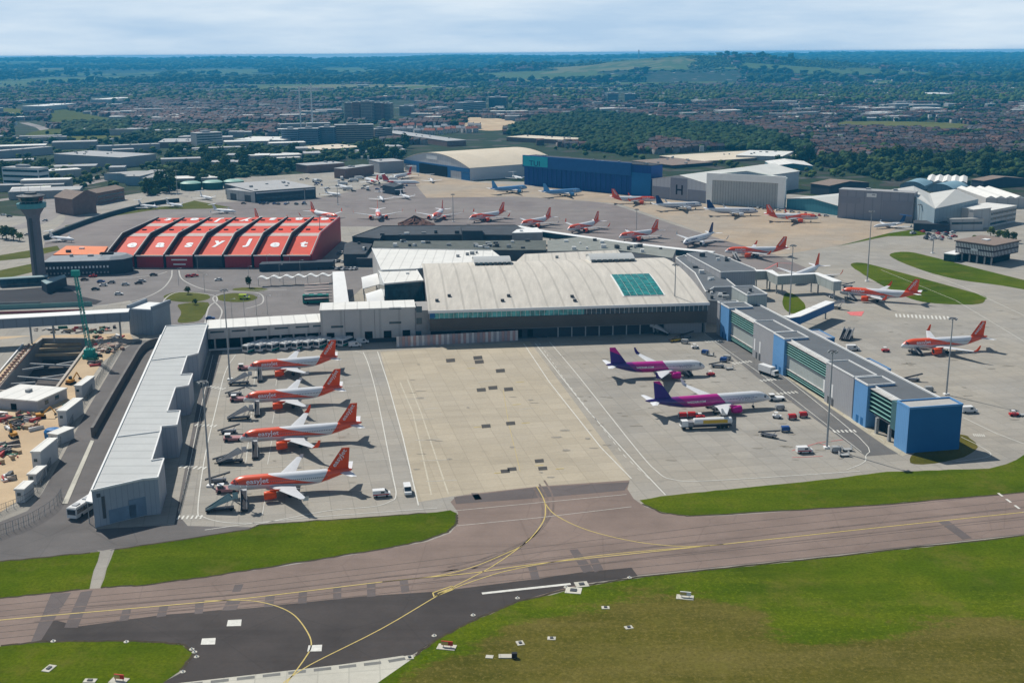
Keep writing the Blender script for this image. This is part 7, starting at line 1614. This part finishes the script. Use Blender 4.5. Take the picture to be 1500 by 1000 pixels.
# far fields, laid on the terrain
FLDS=[]; rf_=random.Random(12); fmb=MB(); mf=[mat('far_pasture',(.07,.10,.028),.95,.2,.01),mat('far_stubble',(.14,.14,.06),.95,.15,.01),mat('far_meadow',(.07,.105,.025),.95,.2,.01)]
for k in range(95):
    if k<7: u_,v_=rf_.uniform(740,1150),rf_.uniform(92,122)
    else: u_,v_=rf_.uniform(-60,1560),rf_.uniform(90,128)
    if u_>1180 and rf_.random()<.6: continue
    gy=117*F/(v_-78+ (750-u_)*0)/1.03; gx=(u_-750)/F*gy; W_,D_,a_=rf_.uniform(90,330)*gy/5000,rf_.uniform(90,300)*gy/5000,rf_.uniform(-.5,.5)
    if gy>13500 or gy<2600: continue
    c_,s_=math.cos(a_),math.sin(a_); FLDS.append((gx,gy,c_,s_,W_,D_)); n_=7; b0=len(fmb.v)
    for i in range(n_):
        for j in range(n_):
            p,q=(i/(n_-1)-.5)*2*W_*(1+.15*math.sin(j+k)),(j/(n_-1)-.5)*2*D_*(1+.12*math.cos(i+k)); X1,Y1=gx+p*c_-q*s_,gy+p*s_+q*c_; fmb.v.append((X1,Y1,float(th(X1,Y1))+1.2+gy*.0002))
    mk=rf_.choice([0,0,1,2,2])
    for i in range(n_-1):
        for j in range(n_-1): o_=b0+i*n_+j; fmb.f.append((o_,o_+n_,o_+n_+1,o_+1)); fmb.mi.append(mk)
struct('far_fields',fmb,mf)
def nofield(x,y):
    m=np.ones(len(x),bool)
    for gx,gy,c_,s_,W_,D_ in FLDS:
        dx,dy=x-gx,y-gy; m&=~((np.abs(dx*c_+dy*s_)<W_*.95)&(np.abs(-dx*s_+dy*c_)<D_*.93))
    return m
# --- individual trees: the nearest woods
gt='trees of the belts around the airfield'
def plant(poly,n,lb,grp,lo=.8,hi=1.25):
    xs=[p[0] for p in poly]; ys_=[p[1] for p in poly]; c=0; k=0
    while c<n and k<n*40:
        k+=1; u=rs.uniform(min(xs),max(xs)); v=rs.uniform(min(ys_),max(ys_))
        if not inpoly(np.array([u]),np.array([v]),poly)[0]: continue
        g=G(u,v)
        if not clear([g[0]],[g[1]],6)[0]: continue
        o=TP[rs.randint(0,5)].put(g,rs.uniform(0,6.28),lb,'tree',grp); s=rs.uniform(lo,hi); o.scale=(s,s,s*rs.uniform(.9,1.15)); c+=1
plant(W1,105,'broadleaf tree in the wood behind the green storage tanks','trees of the wood behind the storage tanks')
plant(W1b,22,'broadleaf tree in the small wood left of the arched hangar','trees of the small wood near the arched hangar')
plant(W3,95,'broadleaf tree in the belt behind the right hand hangars','trees of the belt behind the right hangars')
plant([(1110,240),(1200,236),(1215,246),(1140,252)],8,'broadleaf tree beside the teal shed behind the hangars','trees beside the teal shed')
plant([(1395,345),(1410,340),(1500,345),(1500,385),(1484,380)],6,'broadleaf tree right of the square dark office','trees right of the square dark office',.5,.7)
plant(W4,20,'broadleaf tree behind the striped white office at the left','trees behind the striped office')
for x,y in ((12,352),(20,350),(6,348),(28,354)): plant([(x-3,y-2),(x+3,y-2),(x+3,y+2),(x-3,y+2)],1,'round dark tree left of the control tower shaft','trees left of the control tower',.6,.8)
for (x,y),lb in (((275,431),'bushy small tree in the middle of the oval lawn'),((366,421),'small thin tree on the narrow lawn strip before the red hangar'),((286,446),'small bush tree at the top of the triangular lawn')): plant([(x-1,y-1),(x+1,y-1),(x+1,y+1),(x-1,y+1)],1,lb,None,.3,.4)
# --- stuff woods and town trees
def treestuff(name,U,V,s0,s1,mtl,tpl,label,k=3,zs=.8):
    X_,Y_=toworld(U,V); k_=clear(X_,Y_,5)&nofield(X_,Y_); X_=X_[k_]; Y_=Y_[k_]; Z_=th(X_,Y_); n=len(X_); C=[];S=[]
    for j in range(k):
        s=rs.uniform(s0,s1,n)*(1 if j==0 else .75); off=rs.normal(0,.55,(n,2))*s[:,None] if j else np.zeros((n,2))
        C.append(np.stack([X_+off[:,0],Y_+off[:,1],Z_+s*(.75+.35*rs.rand(n))],1)); S.append(np.stack([s,s,s*zs*rs.uniform(.8,1.2,n)],1))
    V_,F_=lumps(np.concatenate(C),np.concatenate(S),.3,tpl); o=fast(name,V_,F_,[mtl]); o['kind']='stuff'; o['label']=label; return o
def woodpts(poly,n):
    xs=[p[0] for p in poly]; ys_=[p[1] for p in poly]; u=rs.uniform(min(xs),max(xs),n); v=rs.uniform(min(ys_),max(ys_),n); m=inpoly(u,v,poly); return u[m],v[m]
u,v=woodpts(W2,6500); treestuff('wooded_hillside',u,v,3.0,6.2,Mfol3,(ICO,ICF),'dense green wood on the slope behind the hangars')
u,v=woodpts(W1,900); treestuff('undergrowth',u,v,2.0,3.6,Mfol3,(ICO,ICF),'undergrowth of the wood behind the storage tanks')
u,v=woodpts(W3,800); treestuff('undergrowth',u,v,2.0,3.4,Mfol3,(ICO,ICF),'undergrowth of the tree belt behind the right hangars')
u,v=woodpts(W5,700); treestuff('hedge_wood',u,v,4,7,Mfol3,(ICO,ICF),'dark hedge wood between two meadows at the left',2)
u,v=woodpts(W7,900); treestuff('hedge_wood',u,v,3,6,Mfol,(ICO,ICF),'trees around the meadows and depots at the left',2)
YL=[(-60,196),(230,196),(420,180),(560,200),(600,212),(592,232),(470,240),(330,262),(250,282),(130,275),(60,290),(-60,262)]
u,v=woodpts(YL,1500); m=rs.rand(len(u))<.25+.6*(.5+.5*np.sin(u*.05)*np.sin(v*.3)); treestuff('yard_trees',u[m],v[m],1.8,4.2,Mfol,(ICO,ICF),'scattered trees between the sheds and depots at the left',2)
# town trees, patchy
def patch(u,v,f=.03,ph=0.0): return .5+.5*np.sin(u*f+1.7*np.sin(v*.11+ph)+ph)*np.sin(v*.19+2.1*np.sin(u*.017+ph))
u,v=samp(17000,150,262); m=ok(u,v)&(rs.rand(len(u))<.42+.58*patch(u,v)*1.0); treestuff('town_trees',u[m],v[m],2.4,5.0,Mfol,(ICO,ICF),'countless trees between the rows of houses',2)
u,v=samp(14000,122,152); m=ok(u,v)&(rs.rand(len(u))<.35+.6*patch(u,v,.02,1)); treestuff('town_trees',u[m],v[m],5,10,Mfol3,(OCT,OCF),'countless trees of the far town',2)
u,v=samp(15000,99,124); m=ok(u,v)&(rs.rand(len(u))<.30+.7*patch(u,v,.015,2)); treestuff('distant_woods',u[m],v[m],10,24,Mfol3,(OCT,OCF),'far woods and hedgerows of the countryside',2,.55)
# woods on the hill and the skyline ridge (world placed)
def ridge(n,y0,y1,s0,s1,lb,f=None,zs=.5):
    Y_=rs.uniform(y0,y1,n); X_=rs.uniform(-.52,.52,n)*Y_; Z_=th(X_,Y_)
    m=nofield(X_,Y_); X_,Y_,Z_=X_[m],Y_[m],Z_[m]
    if f is not None: m=f(X_,Y_,Z_); X_,Y_,Z_=X_[m],Y_[m],Z_[m]
    n=len(X_); s=rs.uniform(s0,s1,n); V_,F_=lumps(np.stack([X_,Y_,Z_+s*.3],1),np.stack([s,s,s*zs],1),.3,(OCT,OCF)); o=fast('distant_woods',V_,F_,[Mfol3]); o['kind']='stuff'; o['label']=lb
ridge(34000,4800,7200,6,12,'continuous wood over the hill right of the centre',lambda x,y,z:(z>30)&((x<0)|(z>48)|(rs.rand(len(x))<.35)))
ridge(9000,8000,14500,25,60,'dark woods along the skyline ridge',lambda x,y,z: np.sin(x*.0012+3*np.sin(y*.0011))>-.55,.3)
# --- houses
Mroofs=[mat('clay_roof',(.11,.060,.050),.85,.2,.3,island=.3),mat('slate_roof',(.075,.068,.076),.8,.2,.3,island=.3),mat('brown_roof',(.070,.052,.048),.85,.2,.3,island=.3)]
Mwl=[mat('house_brick',(.10,.065,.055),.9,.2,.3,island=.25),mat('house_render',(.26,.24,.22),.9,.15,.3,island=.25)]
def house_proto(L,D,h,rm,wm,nm='terraced_house'):
    t=thing(nm,'house','house'); MB().box(-L/2,L/2,-D/2,D/2,0,h).build('wall',wm,t)
    r=MB(); e=.4; r.loft([[(x,-D/2-e,h-.1),(x,0,h+D*.36),(x,D/2+e,h-.1)] for x in (-L/2-.1,L/2+.1)]); q=r.build('roof',rm,t); MB().box(L/2-1,L/2-.2,-.4,.4,h+D*.2,h+D*.36+1.1).build('chimney',Mwl[0],q)
    for x in (-L*.27,L*.27):
        for z in (.9,3.4): MB().box(x-.6,x+.6,-D/2-.05,-D/2+.02,z,z+1.2).build('window',Mglz,t)
    MB().box(-.45,.45,-D/2-.05,-D/2+.02,0,2.05).build('door',Mdkst,t); return Proto(t)
HP=[house_proto(8,8,5.4,Mroofs[0],Mwl[0]),house_proto(9,8,5.2,Mroofs[1],Mwl[1]),house_proto(8,9,5.6,Mroofs[2],Mwl[0]),house_proto(10,8,5.2,Mroofs[1],Mwl[0])]
DESC=['red tiled brick house','slate roofed pale rendered house','brown tiled brick house','slate roofed brick house']
def rows(n,v0,v1,u0,u1,per,test=None):
    """rows of houses: start points in the view band, several side by side along a street direction"""
    out=[]
    u,v=samp(n,v0,v1,u0,u1); u2,v2=u,v
    for a,b in zip(u,v):
        g=G(a,b); ang=.18+.5*math.sin(g[0]*.0017)+.35*math.sin(g[1]*.0023); ang+= (math.pi/2 if random.random()<.18 else 0)
        k=random.randint(*per); w=random.uniform(8.4,10.5)
        for i in range(k): out.append((g[0]+math.cos(ang)*w*i,g[1]+math.sin(ang)*w*i,ang))
    A=np.array(out); pu,pv=allproj(A[:,0],A[:,1],0); m=ok(pu,pv)
    for wd in WOODS: m&=~inpoly(pu,pv,wd)
    m&=clear(A[:,0],A[:,1],7)&nofield(A[:,0],A[:,1])
    return A[m]
A=rows(160,176,232,900,1560,(3,7)); pu,pv=allproj(A[:,0],A[:,1],0); A=A[np.argsort(-pv)]
A=A[:285]; pu,pv=allproj(A[:,0],A[:,1],0)
for (x,y,a),uu,vv in zip(A,pu,pv):
    k=rs.randint(0,4); where='below the playing field' if vv>192 else 'beside the playing field'
    side='on the right' if uu>1300 else ('in the middle' if uu>1100 else 'nearer the wooded slope')
    HP[k].put((x,y,0),a,'%s %s, %s'%(DESC[k],where,side),'house','houses of the near rows at the right')
# new housing on the cleared hill left of centre
A=[]
for i in range(26):
    g=G(575+i*5.0+rs.uniform(-2,2),194-abs(i-14)*.25+rs.uniform(-4,5)); A.append((g[0],g[1],rs.uniform(-.2,.5)))
HN=[house_proto(9,9,6.5,mat('new_red_roof',(.32,.12,.08),.8,.15,.3),mat('new_pale_wall',(.55,.50,.46),.8,.1)),house_proto(10,8,6.5,mat('new_grey_roof',(.33,.33,.34),.7,.1),MATS['new_pale_wall'])]
for i,(x,y,a) in enumerate(A): HN[i%2].put((x,y,0),a,('new house with a bright red roof on the cleared hill' if i%2==0 else 'new house with a pale grey roof on the cleared hill'),'house','new houses on the cleared hill')
def housestuff(name,A,label,sc=1.0):
    n=len(A); L=rs.uniform(7,11,n)*sc; D=rs.uniform(7,9,n)*sc; h=rs.uniform(4.5,6.5,n)*sc; c,s=np.cos(A[:,2]),np.sin(A[:,2]); z0=th(A[:,0],A[:,1])
    T=np.array([(-1,-1,0),(1,-1,0),(1,1,0),(-1,1,0),(-1,-1,1),(1,-1,1),(1,1,1),(-1,1,1),(-1,0,2),(1,0,2)],float)
    lx=T[None,:,0]*L[:,None]/2; ly=T[None,:,1]*D[:,None]/2; lz=np.where(T[None,:,2]==2,(h+D*.36)[:,None],T[None,:,2]*h[:,None])
    V_=np.stack([A[:,0,None]+lx*c[:,None]-ly*s[:,None],A[:,1,None]+lx*s[:,None]+ly*c[:,None],z0[:,None]+lz],-1)
    Q=np.array([(0,1,5,4),(1,2,6,5),(2,3,7,6),(3,0,4,7),(4,5,9,8),(6,7,8,9)]); Tm=np.array([0,0,0,0,1,1])
    Fq=(Q[None]+(np.arange(n)*10)[:,None,None]).reshape(-1,4); rr=rs.randint(0,3,n)+2; wl2=(rs.rand(n)<.3).astype(int)
    mi=np.where(Tm[None]==1,rr[:,None],wl2[:,None]).reshape(-1); o=fast(name,V_.reshape(-1,3),Fq,Mwl+Mroofs,mi); o['kind']='stuff'; o['label']=label
A1=rows(900,150,236,560,1600,(3,9)); A1b=rows(330,150,200,-80,600,(2,7)); A2=rows(900,122,152,-80,1600,(3,10)); A3=rows(700,102,124,620,1600,(3,9)); A4=rows(300,128,180,180,430,(3,9))
housestuff('town_houses',A1,'mass of terraced houses behind the nearest rows'); housestuff('town_houses',np.concatenate([A1b,A4]),'mass of houses on the left side of the town'); housestuff('town_houses',A2,'mass of far houses in the valley town',1.25); housestuff('town_houses',A3,'mass of the farthest houses towards the horizon',2.0)
rdm=MB(); rr=random.Random(8)
for k in range(46):
    x,y=rr.uniform(-200,1560),rr.uniform(140,228)
    if not ok(np.array([x]),np.array([y]))[0] or any(inpoly(np.array([x]),np.array([y]),wd)[0] for wd in WOODS): continue
    g=G(x,y); a=rr.choice([.2,.5,-.3,1.4,1.8]); L_=rr.uniform(150,520); P=[(g[0],g[1])]
    for j in range(6): a+=rr.uniform(-.15,.15); P.append((P[-1][0]+math.cos(a)*L_/6,P[-1][1]+math.sin(a)*L_/6))
    if min(p[1] for p in P)<1230 or max(p[1] for p in P)>4200: continue
    ribbon(rdm,smooth(P,3,False),rr.choice([6,8,11]),.3)
struct('town_road',rdm,mat('town_road_surface',(.13,.125,.13),.9,.2,.05))
# bright commercial roofs scattered in the town
u,v=samp(330,104,178); m=ok(u,v); u,v=u[m],v[m]
for wd in WOODS+[W6]: k=~inpoly(u,v,wd); u,v=u[k],v[k]
X_,Y_=toworld(u,v); A5=np.stack([X_,Y_,rs.uniform(-.3,.5,len(X_))],1); 
uy,vy=woodpts(YL,105); xy,yy=toworld(uy,vy); k_=clear(xy,yy,22); YL2=[(800,206),(870,218),(935,230),(1100,243),(1240,250),(1240,264),(1205,262),(1000,243),(870,230),(780,214)]
ut,vt=woodpts(YL2,420); treestuff('yard_trees',ut,vt,1.8,3.8,Mfol,(ICO,ICF),'scattered trees between the sheds behind the hangars',2)
A5=np.concatenate([A5,np.stack([xy[k_],yy[k_],rs.uniform(.1,.4,k_.sum())],1)]); n=len(A5); mb=MB()
for (x,y,a) in A5:
    L_,D_,h_=rs.uniform(14,60),rs.uniform(12,30),rs.uniform(5,10); c,s=math.cos(a),math.sin(a); z=float(th(x,y)); P=[(x+px*c-py*s,y+px*s+py*c) for px,py in ((-L_/2,-D_/2),(L_/2,-D_/2),(L_/2,D_/2),(-L_/2,D_/2))]; mb.prism(P,z,z+h_,0,1 if rs.rand()<.45 else 2)

for i in range(1500):
    uu,vv=rs.uniform(-60,1560),rs.uniform(106,236)
    if not ok(np.array([uu]),np.array([vv]))[0] or any(inpoly(np.array([uu]),np.array([vv]),wd)[0] for wd in WOODS): continue
    g=G(uu,vv); q=g[1]/1400; L_,D_,h_=rs.uniform(2,6)*q,rs.uniform(2,4)*q,rs.uniform(2.5,7); z=float(th(g[0],g[1])); mb.prism([(g[0]+a*L_,g[1]+b*D_) for a,b in ((0,0),(1,.1),(1,1.1),(0,1))],z,z+h_,1 if rs.rand()<.5 else 0,1)
o=mb.build('town_sheds',[Mcon,Mwroof,MATS['pale_grey_roof']]); o['kind']='stuff'; o['label']='mass of flat roofed sheds and works scattered through the far town'
g=G(933,86); gy=9500; gx=(933-750)/F*gy; o=MB().tube((0,0,0),(0,0,95),9,3,8).build('distant_mast',Mcon); o.location=(gx,gy,float(th(gx,gy))-5); tag(o,'tiny pale mast standing on the skyline right of the centre','mast')
# far tower cranes over the town
for x,b,tp,lb in ((441,190,134,'pale thin tower crane over the town, left one'),(458,188,130,'pale thin tower crane over the town, right one')):
    g=G(x,b); h=HT(x,b,tp); t=thing('tower_crane',lb,'tower crane',g,group='tower cranes over the town'); MB().box(-1,1,-1,1,0,h).build('mast',Mtrim,t); MB().box(-14,38,-.8,.8,h+.1,h+1.9).build('jib',Mtrim,t); MB().box(-1.2,1.2,-1.2,1.2,h+2,h+8).build('tower_top',Mtrim,t); MB().box(-13,-9,-1.2,1.2,h-2.6,h).build('counterweight',Mcon,t)
for o in bpy.data.objects:
    l=o.get('label')
    if l and len(l.split())>16: print('LONG',l)
